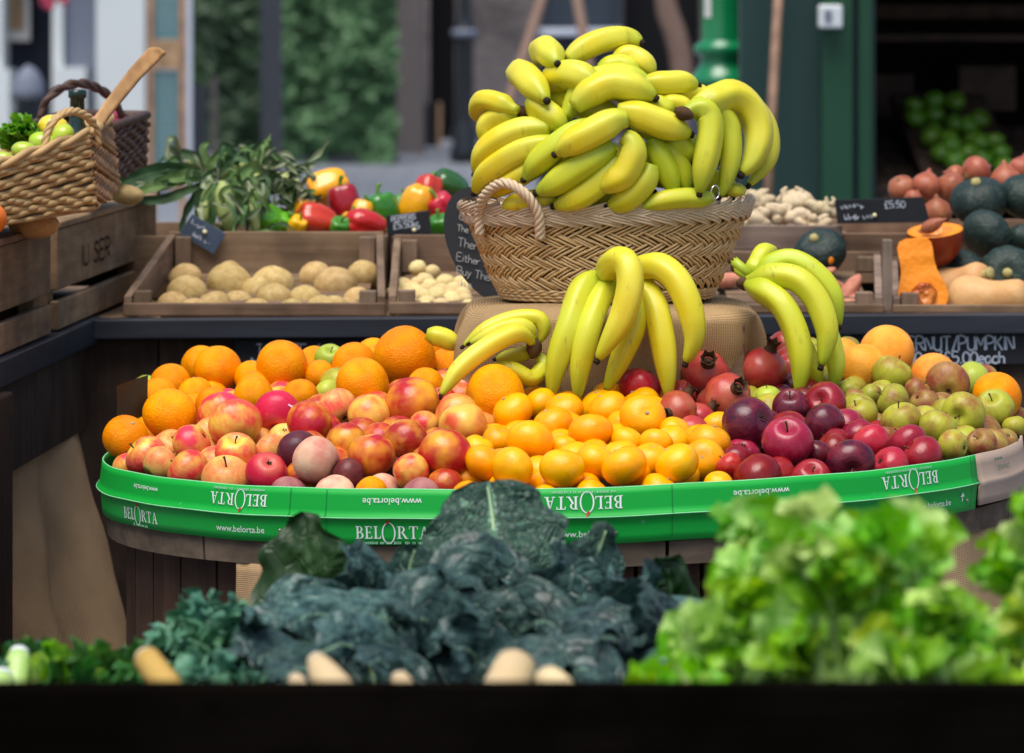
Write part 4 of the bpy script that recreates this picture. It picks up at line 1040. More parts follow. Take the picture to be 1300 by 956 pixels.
PILE = [  # points stem -> tip, radius px, depth offset, greenness, stem neck shown, label
 (rev([(603,221),(614,196),(636,177),(665,165),(698,162)]),17,.010,.05,0,'yellow banana at the outer edge of the heap just under the brown-crowned pair'),
 (rev([(602,245),(617,221),(648,199),(675,187),(704,180)]),17,.004,.05,0,'long yellow banana curving behind the rope handle, above the lowest ones'),
 (rev([(622,248),(648,230),(675,214),(700,205)]),15,.010,.05,0,'yellow banana seen through the rope handle, its middle framed'),
 (rev([(637,265),(656,258),(685,253),(708,252)]),14,.006,.10,0,'banana lying lowest inside the rope handle on the rim'),
 ([(684,78,.09),(687,66,.05),(695,64,.01),(708,81,-.02)],18,.010,.15,0,'short-looking banana curling over at the very top of the heap, dark tip down'),
 ([(720,77),(741,62),(766,51),(797,47),(815,54)],16,.034,.10,0,'topmost banana, its grey tip pointing over the green column'),
 ([(780,77),(800,71),(817,80),(830,94)],15,.050,.0,0,'pale yellow banana just beneath the topmost one'),
 ([(760,88),(788,82),(812,94)],13,.042,.35,0,'small visible banana squeezed under the topmost pair'),
 ([(718,150),(741,111),(770,97),(797,96),(817,104),(830,115)],15,.022,.35,0,'greenish banana hugging the back of the broad middle one'),
 ([(817,106),(848,106),(870,105),(886,108)],16,.020,.12,0,'banana jutting toward the green column with a green tip'),
 ([(850,122),(872,118),(890,121),(905,131)],14,.040,.10,0,'banana behind the big arching right-hand bunch'),
 ([(824,134),(838,133),(855,145)],12,.016,.40,0,'green banana glimpsed above the dark-tipped middle banana'),
 ([(838,132),(857,131),(880,139)],12,.024,.05,0,'creamy banana stub behind the right-hand bunch crown'),
 ([(694,112,.08),(708,99,.04),(730,95,.01),(763,110,-.01)],20,-.002,.20,0,'fat banana pointing to the viewer with square dark tip'),
 ([(654,100,.09),(660,93,.05),(671,102,.01),(694,128,-.02)],19,.002,.12,0,'banana bending over with its dark tip above another'),
 ([(672,126),(690,141),(707,154),(717,166)],17,.014,.25,0,'banana under the bent one, running down into the heap'),
 ([(729,136),(750,118),(775,107),(800,110),(821,118),(832,125)],20,-.006,.10,0,'broad banana across the middle of the heap, green pointed tip'),
 ([(783,141),(811,147),(839,157),(861,165),(877,171)],19,-.012,.08,0,'banana in the middle with round black tip pointing down-right'),
 ([(825,175),(833,188),(844,211),(853,235),(857,247)],15,.010,.60,0,'green banana hanging tip down between heap and right-hand bunch'),
 ([(845,180),(862,205),(869,225),(871,243)],12,.014,.50,0,'narrow green banana beside the hanging green one'),
 ([(850,170),(868,187),(876,206)],17,.018,.60,0,'deep green banana in shadow behind the right-hand bunch'),
 ([(905,250),(890,252),(868,251),(839,255),(812,264)],13,-.006,.35,0,'green banana lying along the basket rim by the wire ring'),
 ([(932,232),(930,250)],15,.020,.30,0,'banana stub under the arching bananas at the rim end'),
 (rev([(771,262),(787,257),(805,244),(820,226),(827,208)]),17,-.008,.22,0,'curved banana resting on the rim below the cream one'),
 (rev([(757,240),(775,231),(792,220),(803,197),(800,180),(790,173)]),18,-.022,.05,0,'strongly curved cream banana at the front centre'),
 (rev([(703,262),(724,255),(749,241),(775,217),(786,200)]),17,-.012,.25,0,'lowest front banana with green tip on the plaited rim'),
 (rev([(665,228),(681,208),(705,187),(732,168),(756,157)]),17,-.014,.55,0,'greenest front banana with brown cut tip above the handle'),
 (rev([(681,245),(702,234),(732,214),(759,197),(779,184)]),19,-.018,.55,0,'long green banana slanting across the front over the handle end'),
 (rev([(705,196),(727,182),(756,167),(781,154),(797,152)]),19,-.034,.10,0,'front-most banana crossing over the greenest one'),
 ([(700,120),(745,135),(790,150)],18,.060,.3,0,'banana deep inside the heap seen only in gaps'), ([(660,185),(720,200),(790,205)],18,.055,.3,0,'banana deep inside the heap seen only in gaps'), ([(760,190),(820,215),(860,235)],18,.060,.4,0,'banana deep inside the heap seen only in gaps'), ([(800,150),(860,180),(910,205)],18,.075,.4,0,'banana deep inside the heap seen only in gaps'), ([(690,240),(750,250),(830,245)],18,.050,.3,0,'banana deep inside the heap seen only in gaps'), ([(740,90),(790,115),(850,125)],17,.075,.3,0,'banana deep inside the heap seen only in gaps'), ([(870,215),(900,230),(935,240)],17,.05,.4,0,'banana deep inside the heap seen only in gaps'),
]
for pts, r, d, g, stem, label in PILE:
    P = pp(pts, d); rw = 1.03 * r * P[len(P) // 2].y / F
    banana(P, rw, g, label, None, False, GP)
def bunch(name_label, crown_px, crownY, crown_r, items, group=None, crown_dir=(0, 0, 1), cuts=()):
    c = U(*crown_px, crownY)
    e = empty('banana_bunch', name_label, 'banana bunch', c, group)
    m = MB(); m.blob((0, 0, 0), (crown_r * .9, crown_r * .9, crown_r * 1.35), 10, 7, lambda d: 1 + .25 * mnoise.noise(d * 2.3), M=axis_matrix(crown_dir).to_3x3()); m.obj('crown', 'banana_crown', e)
    for P, rpx, g in items:
        banana(P, rpx * P[len(P) // 2].y / F, g, None, e, True)
    return e
def dd(pts): return [U(x, y, Y) for x, y, Y in pts]
# pair at the left of the heap
bunch('two shrivelled-necked bananas joined at a brown crown, outermost on the heap', (661,142), 6.19, .011, [(pp([(657,140),(646,136),(632,130),(615,127,.0),(607,138,.03),(609,154,.08)], .0), 14, .12), (pp([(655,144),(642,147),(628,150),(617,160),(613,182)], .012), 13, .15)], GP, (1, 0, -.3))
# arching hand at the right of the heap
bunch('bunch of arching bananas at the end of the heap over the wire ring', (868,144), 6.12, .012, [
 (pp([(869,143),(884,138),(897,143),(902,163),(898,192),(892,220),(888,246)], -.022), 17, .30), (pp([(872,141),(893,138),(912,142),(926,160),(928,195),(921,232),(913,250)], .000), 14, .32), (pp([(871,140),(890,133),(907,127),(926,121),(945,130),(960,153),(963,177),(955,203),(941,222)], -.010), 20, .02), (pp([(880,140),(940,128),(968,150),(977,178),(973,205),(950,236)], .016), 14, .10)], GP, (1, 0, -.4))
# lying bunch on the oranges
bunch('small banana bunch lying on the oranges with a torn purple-brown crown', (678,441), 5.99, .013, [
 (dd([(676,436,5.985),(668,427,5.975),(652,424,5.965),(618,441,5.945),(583,469,5.925),(559,503,5.905)]), 13, .02), (dd([(681,438,6.0),(690,420,6.0),(683,404,6.0),(652,404,6.0),(616,418,5.99),(588,440,5.985)]), 10, .18), (dd([(679,434,5.99),(668,414,5.985),(640,415,5.98),(596,436,5.97)]), 9, .2),
 (dd([(680,447,6.0),(690,464,6.0),(674,480,5.98),(648,468,5.975),(620,466,5.97)]), 11, .35), (dd([(676,446,6.01),(655,452,6.02),(630,456,6.03)]), 10, .35)], None, (0, 0, 1))
banana(dd([(541,424,6.12),(553,427,6.12),(566,431,6.12),(582,442,6.12)]), .0165, .12, 'single blunt banana end standing behind the oranges by the burlap', None, False)
# hand draped over the front of the burlap
bunch('large green-yellow banana bunch draped over the burlap edge, pale bananas hanging down', (766,353), 6.055, .010, [
 (dd([(764,354,6.05),(756,354,6.03),(738,370,6.00),(722,418,5.97),(708,461,5.965),(699,505,5.965)]), 17, .42), (dd([(766,355,6.04),(772,360,6.02),(760,384,5.985),(747,420,5.96),(737,465,5.955),(733,507,5.955)]), 16, .38), (dd([(766,353,6.045),(771,345,6.01),(782,331,5.975),(797,336,5.95),(800,366,5.935),(788,407,5.93),(758,458,5.925)]), 18, .12), (dd([(780,350,6.06),(805,362,6.02),(806,407,5.98),(789,450,5.965),(769,496,5.96)]), 16, .35), (dd([(785,352,6.06),(812,362,6.02),(832,388,5.985),(842,431,5.965),(848,482,5.955),(848,506,5.955)]), 17, .22), (dd([(785,350,6.06),(812,342,6.02),(838,339,5.99),(862,360,5.97),(878,400,5.955),(881,432,5.95),(870,462,5.95)]), 18, .14)], None, (1, 0, .2))
# spotted hand at the right corner
RH = bunch('green spotted banana bunch hanging off the burlap corner beside the pomegranates', (947,360), 6.07, .012, [
 (dd([(948,360,6.07),(957,365,6.05),(973,371,6.03),(994,388,6.01),(1011,423,5.995),(1017,461,5.985),(1014,501,5.98)]), 17, .48), (dd([(948,357,6.075),(960,355,6.06),(983,350,6.045),(1013,355,6.03),(1037,381,6.02),(1050,418,6.01),(1048,444,6.005),(1042,466,6.0)]), 17, .36), (dd([(949,355,6.09),(964,350,6.09),(983,335,6.09),(1006,330,6.085),(1034,345,6.075),(1058,375,6.065),(1065,415,6.06)]), 15, .55), (dd([(950,352,6.10),(960,337,6.11),(969,322,6.12),(985,320,6.15)]), 13, .35), (dd([(1040,390,6.075),(1056,435,6.06),(1061,465,6.05),(1057,493,6.045)]), 13, .55), (dd([(1010,420,6.05),(1030,460,6.05),(1040,492,6.05)]), 13, .4)], None, (1, 0, 0))
for a, b in (((930,330),(952,350)), ((934,340),(953,354))):
    m = MB(); A = U(*a, 6.10) - RH.location; B = U(*b, 6.09) - RH.location
    m.tube([A, A.lerp(B, .5), B], [.008, .0085, .009], 8); m.at = {'t': [.08] * len(m.v), 'g': [.5] * len(m.v), 'ridge': [0] * len(m.v)}; o = m.obj('cut_stalk', 'banana_skin', RH)
    m = MB(); m.blob(A, .0085, 8, 6); m.obj('dry_end', 'banana_crown', o)
# ================================================================== rear counter
def zc(x): return .963 + .006 * (x + .7)
def build_counter():
    X0, X1 = -.79, 1.75
    ct = empty('market_counter', 'dark painted market counter with chalk lettering, behind the fruit stand', 'counter', (0, 7.0, 0))
    def bar(mb, x0, x1, y0, y1, d0, d1):
        mb.hexa([(x0, y0 - 7, zc(x0) + d0), (x1, y0 - 7, zc(x1) + d0), (x1, y1 - 7, zc(x1) + d0), (x0, y1 - 7, zc(x0) + d0), (x0, y0 - 7, zc(x0) + d1), (x1, y0 - 7, zc(x1) + d1), (x1, y1 - 7, zc(x1) + d1), (x0, y1 - 7, zc(x0) + d1)])
    mb = MB(); bar(mb, X0, X1, 6.995, 7.03, -.036, 0); mb.obj('counter_lip', 'counter_paint', ct, False, .003)
    mb = MB(); bar(mb, X0, X1, 7.032, 8.5, -.03, -.004); mb.obj('counter_top', 'old_crate_y', ct, False)
    mb = MB(); x = X0 + .01
    while x < X1:
        mb.box(x, x + .147, .034, .055, 0, .928); x += .15
    mb.box(X0, X1, .056, .07, 0, .928); mb.obj('plank_front', 'dark_panel_z', ct, False)
    for x0, x1, d0, d1, lines in ((U(296, 0, 7).x, U(560, 0, 7).x, -.088, -.038, [('JUST IN', U(318, 0, 7).x, -.078, .030, 1.5)]), (U(1080, 0, 7).x, 1.6, -.092, -.038, [('BUTTERNUT/PUMPKIN', U(1107, 0, 7).x, -.066, .0245, .75, .87), ('£3.00ea/£5.00each', U(1128, 0, 7).x, -.0895, .021, .72)])):
        mb = MB(); bar(mb, x0, x1, 7.018, 7.033, d0, d1); b = mb.obj('chalkboard', 'chalkboard', ct, False, .002)
        mb = MB()
        for txt, xs, d, h, gp, *wf in lines: strokes(mb, txt, (xs, .018, zc(xs) + d), (1, 0, .006), (0, 0, 1), (0, -1, 0), h, .0030, .10, gp, wf=wf[0] if wf else 1)
        mb.obj('chalk_lettering', 'chalk', b, False)
build_counter()

def tray_crate(label, xl0, xr0, xl1, xr1, Y0, Y1, z0, zf, zb, wx='crate_wood_x', wy='crate_wood_y', group=None, lblk=True):
    """open produce crate tipped toward the viewer: low front board, raking side boards, high back"""
    e = empty('produce_crate', label, 'crate', ((xl0 + xr0) / 2, Y0, z0), group); B = e.location.copy()
    def P(x, y, z): return Vector((x, y, z)) - B
    t = .014
    mb = MB(); mb.hexa([P(xl0, Y0, z0), P(xr0, Y0, z0), P(xr0, Y0 + t, z0), P(xl0, Y0 + t, z0), P(xl0, Y0, zf), P(xr0, Y0, zf), P(xr0, Y0 + t, zf), P(xl0, Y0 + t, zf)]); mb.obj('front_board', wx, e, False, .002)
    zf0 = z0 + .045
    mb = MB(); mb.hexa([P(xl1, Y1, zf0), P(xr1, Y1, zf0), P(xr1, Y1 + t, zf0), P(xl1, Y1 + t, zf0), P(xl1, Y1, zb), P(xr1, Y1, zb), P(xr1, Y1 + t, zb), P(xl1, Y1 + t, zb)]); mb.obj('back_board', wx, e, False, .002)
    for s, a, b in ((1, xl0, xl1), (-1, xr0, xr1)):
        mb = MB(); u = t * s
        y0 = Y0 + t + .002; y1 = Y1 - .002; zs = zf + .012
        p = [P(a, y0, z0 + .004), P(a + u, y0, z0 + .004), P(b + u, y1, zf0), P(b, y1, zf0), P(a, y0, zs), P(a + u, y0, zs), P(b + u, y1, zb - .004), P(b, y1, zb - .004)]
        if s < 0: p = [p[1], p[0], p[3], p[2], p[5], p[4], p[7], p[6]]
        mb.hexa(p); mb.obj('side_board', wy, e, False, .002)
        mb = MB(); x0, x1 = sorted((a + u * 1.2, a + u * 3.4)); mb.box(x0 - B.x, x1 - B.x, y0 + .004 - B.y, y0 + .034 - B.y, z0 + .006 - B.z, zf + .020 - B.z); mb.obj('corner_block', 'crate_wood_z', e, False, .002)
        mb = MB(); x0, x1 = sorted((b + u * 1.1, b + u * 3.2)); mb.box(x0 - B.x, x1 - B.x, Y1 - .034 - B.y, Y1 - .004 - B.y, zf0 + .004 - B.z, zb - .008 - B.z); mb.obj('corner_post', 'crate_wood_z', e, False, .002)
    mb = MB()
    for k in range(5):
        f0, f1 = k / 5 + .01, (k + 1) / 5 - .01; yA = Y0 + (Y1 - Y0) * f0; yB = Y0 + (Y1 - Y0) * f1
        za = z0 + .004 + (zf0 - z0) * f0; zb_ = z0 + .004 + (zf0 - z0) * f1
        xa, xb = max(xl0, xl1) + .02, min(xr0, xr1) - .02
        mb.hexa([P(xa, yA, za - .008), P(xb, yA, za - .008), P(xb, yB, zb_ - .008), P(xa, yB, zb_ - .008), P(xa, yA, za), P(xb, yA, za), P(xb, yB, zb_), P(xa, yB, zb_)])
    mb.obj('slat_floor', wx, e, False)
    return e
XP = lambda px, Y: U(px, 0, Y).x
tray_crate('open wooden crate of large potatoes, front board low, sitting on the dark counter', XP(156, 7.04), XP(489, 7.04), XP(214, 7.44), XP(487, 7.44), 7.04, 7.44, .965, .988, 1.092)
tray_crate('wooden crate of small new potatoes between the big potatoes and the banana stand', XP(493, 7.04), XP(800, 7.04), XP(500, 7.44), XP(780, 7.44), 7.04, 7.44, .968, .989, 1.086)
tray_crate('shadowed wooden crate holding sweet potatoes and one dark squash', XP(880, 7.05), XP(1122, 7.05), XP(900, 7.43), XP(1118, 7.43), 7.05, 7.43, .970, .985, 1.055, 'crate_wood_x', 'pale_crate_x')
tray_crate('wooden crate of squashes with the cut butternut half at its front corner', XP(1134, 7.05), XP(1420, 7.05), XP(1130, 7.5), XP(1420, 7.5), 7.05, 7.50, .970, .984, 1.04, 'crate_wood_x', 'pale_crate_x')
# upper tier crates behind: shallow boxes on a ledge
def tier_box(label, x0, x1, Y0, Y1, z0, z1, group=None, m='crate_wood_x', floor=.6):
    e = empty('produce_crate', label, 'crate', ((x0 + x1) / 2, Y0, z0), group); t = .013; B = e.location
    def bx(name, a, b, c, d, f, g, mm):
        mb = MB(); mb.box(a - B.x, b - B.x, c - B.y, d - B.y, f - B.z, g - B.z); mb.obj(name, mm, e, False, .002)
    bx('front_board', x0, x1, Y0, Y0 + t, z0, z1, m); bx('back_board', x0, x1, Y1 - t, Y1, z0, z1, m)
    bx('side_board', x0, x0 + t, Y0 + t + .002, Y1 - t - .002, z0, z1 - .003, 'crate_wood_y'); bx('side_board', x1 - t, x1, Y0 + t + .002, Y1 - t - .002, z0, z1 - .003, 'crate_wood_y')
    bx('slat_floor', x0 + t + .002, x1 - t - .002, Y0 + t + .002, Y1 - t - .002, z0 + .004, z0 + (z1 - z0) * floor, m)
    return e
tier_box('back row crate of corn and peppers behind the potato crate', XP(150, 7.5), XP(492, 7.5), 7.475, 7.95, .962, 1.082)
tier_box('back row crate of peppers behind the new potatoes, price slate at its front', XP(497, 7.5), XP(800, 7.5), 7.475, 7.95, .962, 1.080)
tier_box('back row crate of pale ginger roots beside the basket', XP(850, 7.5), XP(1068, 7.5), 7.475, 7.9, 1.055, 1.102, m='pale_crate_x')
tier_box('back row crate of shallots behind the dark squashes', XP(1072, 7.5), XP(1420, 7.5), 7.515, 8.0, .99, 1.085)
e = MB(); e.box(XP(1121, 7.06), XP(1133, 7.06), 7.06, 7.085, .972, 1.10); o = e.obj('timber_upright', 'pale_crate_z', None, False, .002); tag(o, 'grey upright timber between the sweet potato and squash crates', 'post')

# ================================================================== potatoes, squash and company
def lumpy(name, m, size, seed, amt=.09, sc=1.2, n=22, k=15):
    mb = MB(); off = Vector((seed * 3.1, seed * 1.7, seed * 5.3))
    mb.blob((0, 0, 0), size, n, k, lambda d: 1 + amt * mnoise.noise(d * sc + off) + amt * .35 * mnoise.noise(d * 3 * sc + off))
    return mb.mesh(name, m)
POT = [lumpy('potato', 'potato_skin', (1.0, .86, .88), i + 1, .055) for i in range(4)]
NEW = [lumpy('new_potato', 'new_potato_skin', (1.0, .9, .85), i + 9, .06) for i in range(3)]
def put_mesh(name, me, loc, r, label, cat, group=None, rot=None):
    o = bpy.data.objects.new(name, me); COL.objects.link(o); o.location = loc; o.scale = (r, r, r)
    o.rotation_euler = rot if rot else (R.uniform(-.5, .5), R.uniform(-.4, .4), R.uniform(-.5, .5))
    return tag(o, label, cat, group)
PT = [(236,357,20,''),(238,376,24,''),(221,393,20,''),(292,365,28,'widest potato, at the back left of the heap with two dark eyes'),(271,395,22,''),(304,391,19,''),(347,365,25,''),(349,383,21,'upright oval potato standing in front at mid crate'),(388,384,19,''),(399,354,19,'potato perched against the back board'),(426,366,25,'tall potato, biggest at the right end'),(391,384,17,''),(462,352,19,'potato against the right side board'),(453,384,17,''),(423,399,21,''),(325,398,17,''),(372,398,16,''),(247,398,17,''),(325,372,18,''),(405,395,17,''),(441,396,16,''),(290,348,14,'')]
QP = []
def rest(px, py, r, Y0, Y1, pyA, pyB, k=.85):
    f = max(0, min(1, (pyA - py) / (pyA - pyB))); Y = Y0 + (Y1 - Y0) * f
    while Y < Y1 + .08:
        c = U(px, py, Y); w = r * Y / F
        if all((c - q).length > k * (w + s) for q, s in QP): break
        Y += .006
    QP.append((c, w)); return c, w
cnt = 0
WORD = 'first second third fourth fifth sixth seventh eighth ninth tenth eleventh twelfth thirteenth fourteenth fifteenth sixteenth seventeenth eighteenth nineteenth twentieth'.split()
un = sorted([p for p in PT if not p[3]], key=lambda p: p[0])
for p in sorted(PT, key=lambda p: -p[1]):
    c, w = rest(p[0], p[1] - 3, p[2], 7.085, 7.36, 400, 350, .92)
    lb = p[3] + ', in the crate' if p[3] else f'plain tan potato, {WORD[un.index(p)]} from the left among the plain ones in the crate'
    put_mesh('potato', POT[R.randrange(4)], c, w * 1.12, lb, 'potato', 'large potatoes in the wooden crate', (R.uniform(-.3, .3), R.uniform(-.7, .7), R.uniform(-.4, .4)))
top = [(530,340,10),(549,345,9),(513,368,10),(540,357,11),(527,370,10)]
pts = list(top); rr = random.Random(11)
for yy in (402, 394, 386, 379, 372, 366, 360):
    x = 500 + rr.uniform(0, 6) + max(0, (372 - yy) * .8)
    while x < 602:
        pts.append((x, yy + rr.uniform(-3, 3), rr.uniform(8.5, 11.5))); x += rr.uniform(16, 21)
for i, p in enumerate(sorted(pts, key=lambda p: -p[1])):
    c, w = rest(p[0], p[1], p[2], 7.085, 7.34, 402, 345, .78)
    lab = 'top new potato of the heap, nearest the price slate' if p == top[0] else 'browner new potato second from the top of the heap' if p == top[1] else 'small cream new potato heaped in the crate beside the black oval board'
    put_mesh('new_potato', NEW[i % 3], c, w * 1.15, lab, 'new potato', 'new potatoes in the small crate')

# ---- peppers
def pepper_mesh(m, seed, lobes=4, ln=1.15):
    mb = MB(); n, k = 32, 20; vs = []; rr = random.Random(seed); ph0 = rr.uniform(0, 6)
    for i in range(k + 1):
        ph = PI * i / k
        for j in range(n):
            a = 2 * PI * j / n
            lob = abs(math.cos(lobes * a / 2 + ph0)) ** .6
            s_ = math.sin(ph) ** .62
            r = s_ * (.80 + .20 * lob) * (1 - .16 * (1 - math.cos(ph)) / 2)
            z = ln * math.cos(ph) - .30 * math.exp(-(ph / .45) ** 2) + .22 * math.exp(-((PI - ph) / .5) ** 2) * (1 - .6 * lob)
            d = 1 + .05 * mnoise.noise(Vector((math.cos(a), math.sin(a), z)) * 1.1 + Vector((seed, 0, 0)))
            vs.append((r * math.cos(a) * d, r * math.sin(a) * d, z))
    mb.add(vs, [(i * n + j, (i + 1) * n + j, (i + 1) * n + (j + 1) % n, i * n + (j + 1) % n) for i in range(k) for j in range(n)])
    return mb.mesh('pepper', m)
m = MB(); m.tube(spline([(0, 0, .72), (.02, 0, 1.0), (.12, .02, 1.28), (.26, .04, 1.42)], 10), [.24, .16, .11, .10, .10, .10, .10, .11, .12, .13], 9); PSTEM = m.mesh('pepper_stem', 'stem_green')
PEP = [ # px, py, r, material, stem axis, label
 (416,238,22,'pepper_yellow',(-.9,-.2,-.35),'yellow pepper on top of the pile touching the dark red one'), (437,258,20,'pepper_dark_red',(-.25,.1,1),'dark red ribbed pepper standing under the upper yellow one'), (401,281,21,'pepper_red',(-.9,-.3,.25),'bright red pepper lying sideways at the crate board'), (463,287,21,'pepper_red',(.9,.5,-.3),'red pepper with a smooth back beside the price slate'),
 (381,268,18,'pepper_yellow',(.3,-.2,.9),'orange-yellow pepper behind the sideways red one'), (485,268,20,'pepper_green',(-.25,-.1,1),'green ribbed pepper with a curled stalk behind the slate'), (459,271,14,'pepper_yellow',(.3,.4,1),'orange pepper glimpsed between dark red and green peppers'), (529,262,22,'pepper_yellow',(-.2,.2,-.9),'yellow pepper rising directly behind the price slate'),
 (543,243,17,'pepper_red',(.2,.4,.8),'red pepper at the back beside the dark green one'), (570,238,20,'pepper_dark_green',(-.85,-.3,.45),'dark green pepper highest at the back of the crate'), (563,265,17,'pepper_red',(-.5,-.2,.8),'red pepper partly hidden by the black oval board'), (560,290,15,'pepper_green',(-.2,-.4,.9),'small green pepper low beside the slate'),
 (338,279,19,'pepper_lime',(.6,.5,-.3),'glossy bright green pepper lying next to the corn'), (431,291,13,'pepper_green',(.2,-.6,.8),'little green pepper low between the two red ones'), (446,284,13,'pepper_yellow',(0,.2,1),'orange pepper in the gap above the little green one'), (377,288,12,'pepper_yellow',(.4,-.5,.8),'orange pepper low beside the sideways red one'), (512,262,13,'pepper_green',(0,.5,1),'green pepper in the gap left of the yellow one'), (362,285,12,'pepper_lime',(.4,-.5,.8),'green pepper sliver beside the corn at the board'),
]
QP.clear()
PMESH = {}
for i, (px, py, r, mm, ax, lab) in enumerate(sorted(PEP, key=lambda p: -p[1])):
    r *= 1.2; c, w = rest(px, py, r, 7.56, 7.80, 292, 238, .74)
    if (mm, i % 2) not in PMESH: PMESH[(mm, i % 2)] = pepper_mesh(mm, i + 3, 3 + i % 2 + (i % 2 == 0))
    o = bpy.data.objects.new('pepper', PMESH[(mm, i % 2)]); COL.objects.link(o); o.matrix_world = Matrix.Translation(c) @ axis_matrix(ax, i * 1.3) @ Matrix.Diagonal((w, w, w, 1))
    tag(o, lab, 'pepper', 'peppers in the back row crates'); child('stem', PSTEM, o)

# ---- squashes on the right
def kabocha_mesh():
    mb = MB(); n, k = 48, 18; vs = []
    for i in range(k + 1):
        ph = PI * i / k
        for j in range(n):
            a = 2 * PI * j / n; rib = 1 + .035 * abs(math.cos(6 * a)) * math.sin(ph) - .02
            r = math.sin(ph) ** .9 * rib; z = .80 * math.cos(ph) - .16 * math.exp(-(ph / .35) ** 2)
            d = 1 + .03 * mnoise.noise(Vector((math.cos(a) * math.sin(ph), math.sin(a) * math.sin(ph), z)) * 1.5)
            vs.append((r * math.cos(a) * d, r * math.sin(a) * d, z))
    mb.add(vs, [(i * n + j, (i + 1) * n + j, (i + 1) * n + (j + 1) % n, i * n + (j + 1) % n) for i in range(k) for j in range(n)])
    return mb.mesh('squash', 'kabocha_skin')
KAB = kabocha_mesh()
m = MB(); m.lathe([(.02, .60), (.20, .62), (.17, .70), (.15, .80), (.02, .82)], 10); CORK = m.mesh('cork_stem', 'cork_stem')
SQ = [(1243,255,37,(-.2,-.3,1),'round dark squash at the top of the pile with two pale scars'), (1253,298,34,(.7,.5,.6),'smooth dark squash in the middle, its stem turned away'), (1279,349,37,(-.12,-.97,.15),'dark ribbed squash with a pale green stem scar facing out'), (1224,346,30,(.5,.6,.3),'shadowed dark squash behind the butternuts'), (1304,250,36,(.2,-.2,1),'dark squash cut by the frame edge beside the topmost one'), (1303,304,24,(.3,.4,1),'small dark squash at the frame edge between two big ones'), (1302,392,24,(.2,-.4,1),'dark squash at the frame edge low by the counter lip'), (1041,320,34,(-.35,-.5,.75),'dark green squash with orange ground spot above the sweet potatoes')]
QP.clear()
for px, py, r, ax, lab in sorted(SQ, key=lambda p: -p[1]):
    c, w = rest(px, py, r, 7.16, 7.50, 395, 250, .86)
    o = bpy.data.objects.new('squash', KAB); COL.objects.link(o); o.matrix_world = Matrix.Translation(c) @ axis_matrix(ax, px) @ Matrix.Diagonal((w, w, w, 1)); tag(o, lab, 'squash', 'dark green squashes'); child('stem', CORK, o)
    if 'orange ground' in lab:
        m = MB(); m.blob((.30, -.83, -.22), (.17, .10, .2), 10, 6); g = child('ground_spot', m.mesh('ground_spot', 'squash_flesh'), o); g.matrix_parent_inverse = (axis_matrix(ax, px)).inverted()
# red squash half: skin bowl + flesh
m = MB(); n = 28
c = U(1187, 292, 7.26); w = 36 * 7.26 / F
o = empty('squash_half', 'halved red squash with orange flesh on top among the dark squashes', 'squash', c)
vs = []; prof = [(.999, .0), (1.0, -.2), (.96, -.5), (.80, -.85), (.5, -1.15), (.2, -1.35), (.02, -1.42)]
m.lathe(prof, n, cap=False); m.v = [p * w for p in m.v]; a = m.obj('rind', 'red_squash_skin', o)
m = MB(); m.lathe([(.985, -.02), (.985, .0), (.80, .006), (.62, .0)], n, cap=False); m.v = [p * w for p in m.v]; b = m.obj('flesh', 'squash_flesh', o)
m = MB(); m.lathe([(.62, .0), (.5, -.12), (.3, -.3), (.02, -.35)], n, cap=False); m.v = [p * w for p in m.v]; d = m.obj('seed_hollow', 'squash_seed_hollow', o)
o.rotation_euler = (.20, -.10, 0)
# butternuts
BN = [(.02, 0), (.10, .01), (.22, .03), (.36, .10), (.45, .22), (.485, .38), (.46, .55), (.40, .72), (.345, .90), (.325, 1.1), (.335, 1.3), (.33, 1.45), (.27, 1.56), (.14, 1.61), (.04, 1.60)]
def butternut(px, py, Y, ax, L_, lab):
    m = MB(); m.lathe(BN, 28); mesh = m.mesh('butternut', 'butternut_skin')
    o = bpy.data.objects.new('butternut_squash', mesh); COL.objects.link(o); d = Vector(ax).normalized()
    o.matrix_world = Matrix.Translation(U(px, py, Y) - d * L_ * .5) @ axis_matrix(ax) @ Matrix.Diagonal((L_ / 1.6, L_ / 1.6, L_ / 1.6, 1)); tag(o, lab, 'squash')
    m = MB(); m.lathe([(.13, 1.58), (.10, 1.64), (.11, 1.74), (.14, 1.78), (.03, 1.78)], 9); child('stem', m.mesh('stem', 'cork_stem'), o)
butternut(1216, 362, 7.24, (.60, -.70, .30), .14, 'whole tan butternut with its corky stem, behind the cut half')
butternut(1254, 379, 7.13, (.90, -.42, .10), .15, 'whole tan butternut lying in front of the ribbed squash')
o = empty('butternut_half', 'butternut half standing with its orange cut face toward the viewer', 'squash', U(1176, 399, 7.09))
s = .140 / 1.6; A2 = [(r * s * 1.12, z * s) for r, z in BN]
m = MB(); n = 14; vs = []
for r, z in A2:
    for j in range(n + 1): a = PI * j / n; vs.append((r * math.cos(a), r * .55 * math.sin(a), z))
m.add(vs, [(i * (n + 1) + j, i * (n + 1) + j + 1, (i + 1) * (n + 1) + j + 1, (i + 1) * (n + 1) + j) for i in range(len(A2) - 1) for j in range(n)]); m.obj('rind', 'butternut_skin', o)
m = MB(); prof = [Vector((r * .985, -.001, z)) for r, z in A2]; pr2 = [Vector((-p.x, p.y, p.z)) for p in reversed(prof)]; m.add(prof + pr2, [tuple(range(len(prof) * 2 - 1, -1, -1))]); m.obj('flesh', 'squash_flesh', o)
m = MB(); m.blob((.002, -.003, .40 * s), (.27 * s, .010, .26 * s), 14, 9, lambda d: 1 + .2 * mnoise.noise(d * 2)); m.obj('seed_hollow', 'squash_seed_hollow', o)
o.rotation_euler = (-.22, -.13, .12)
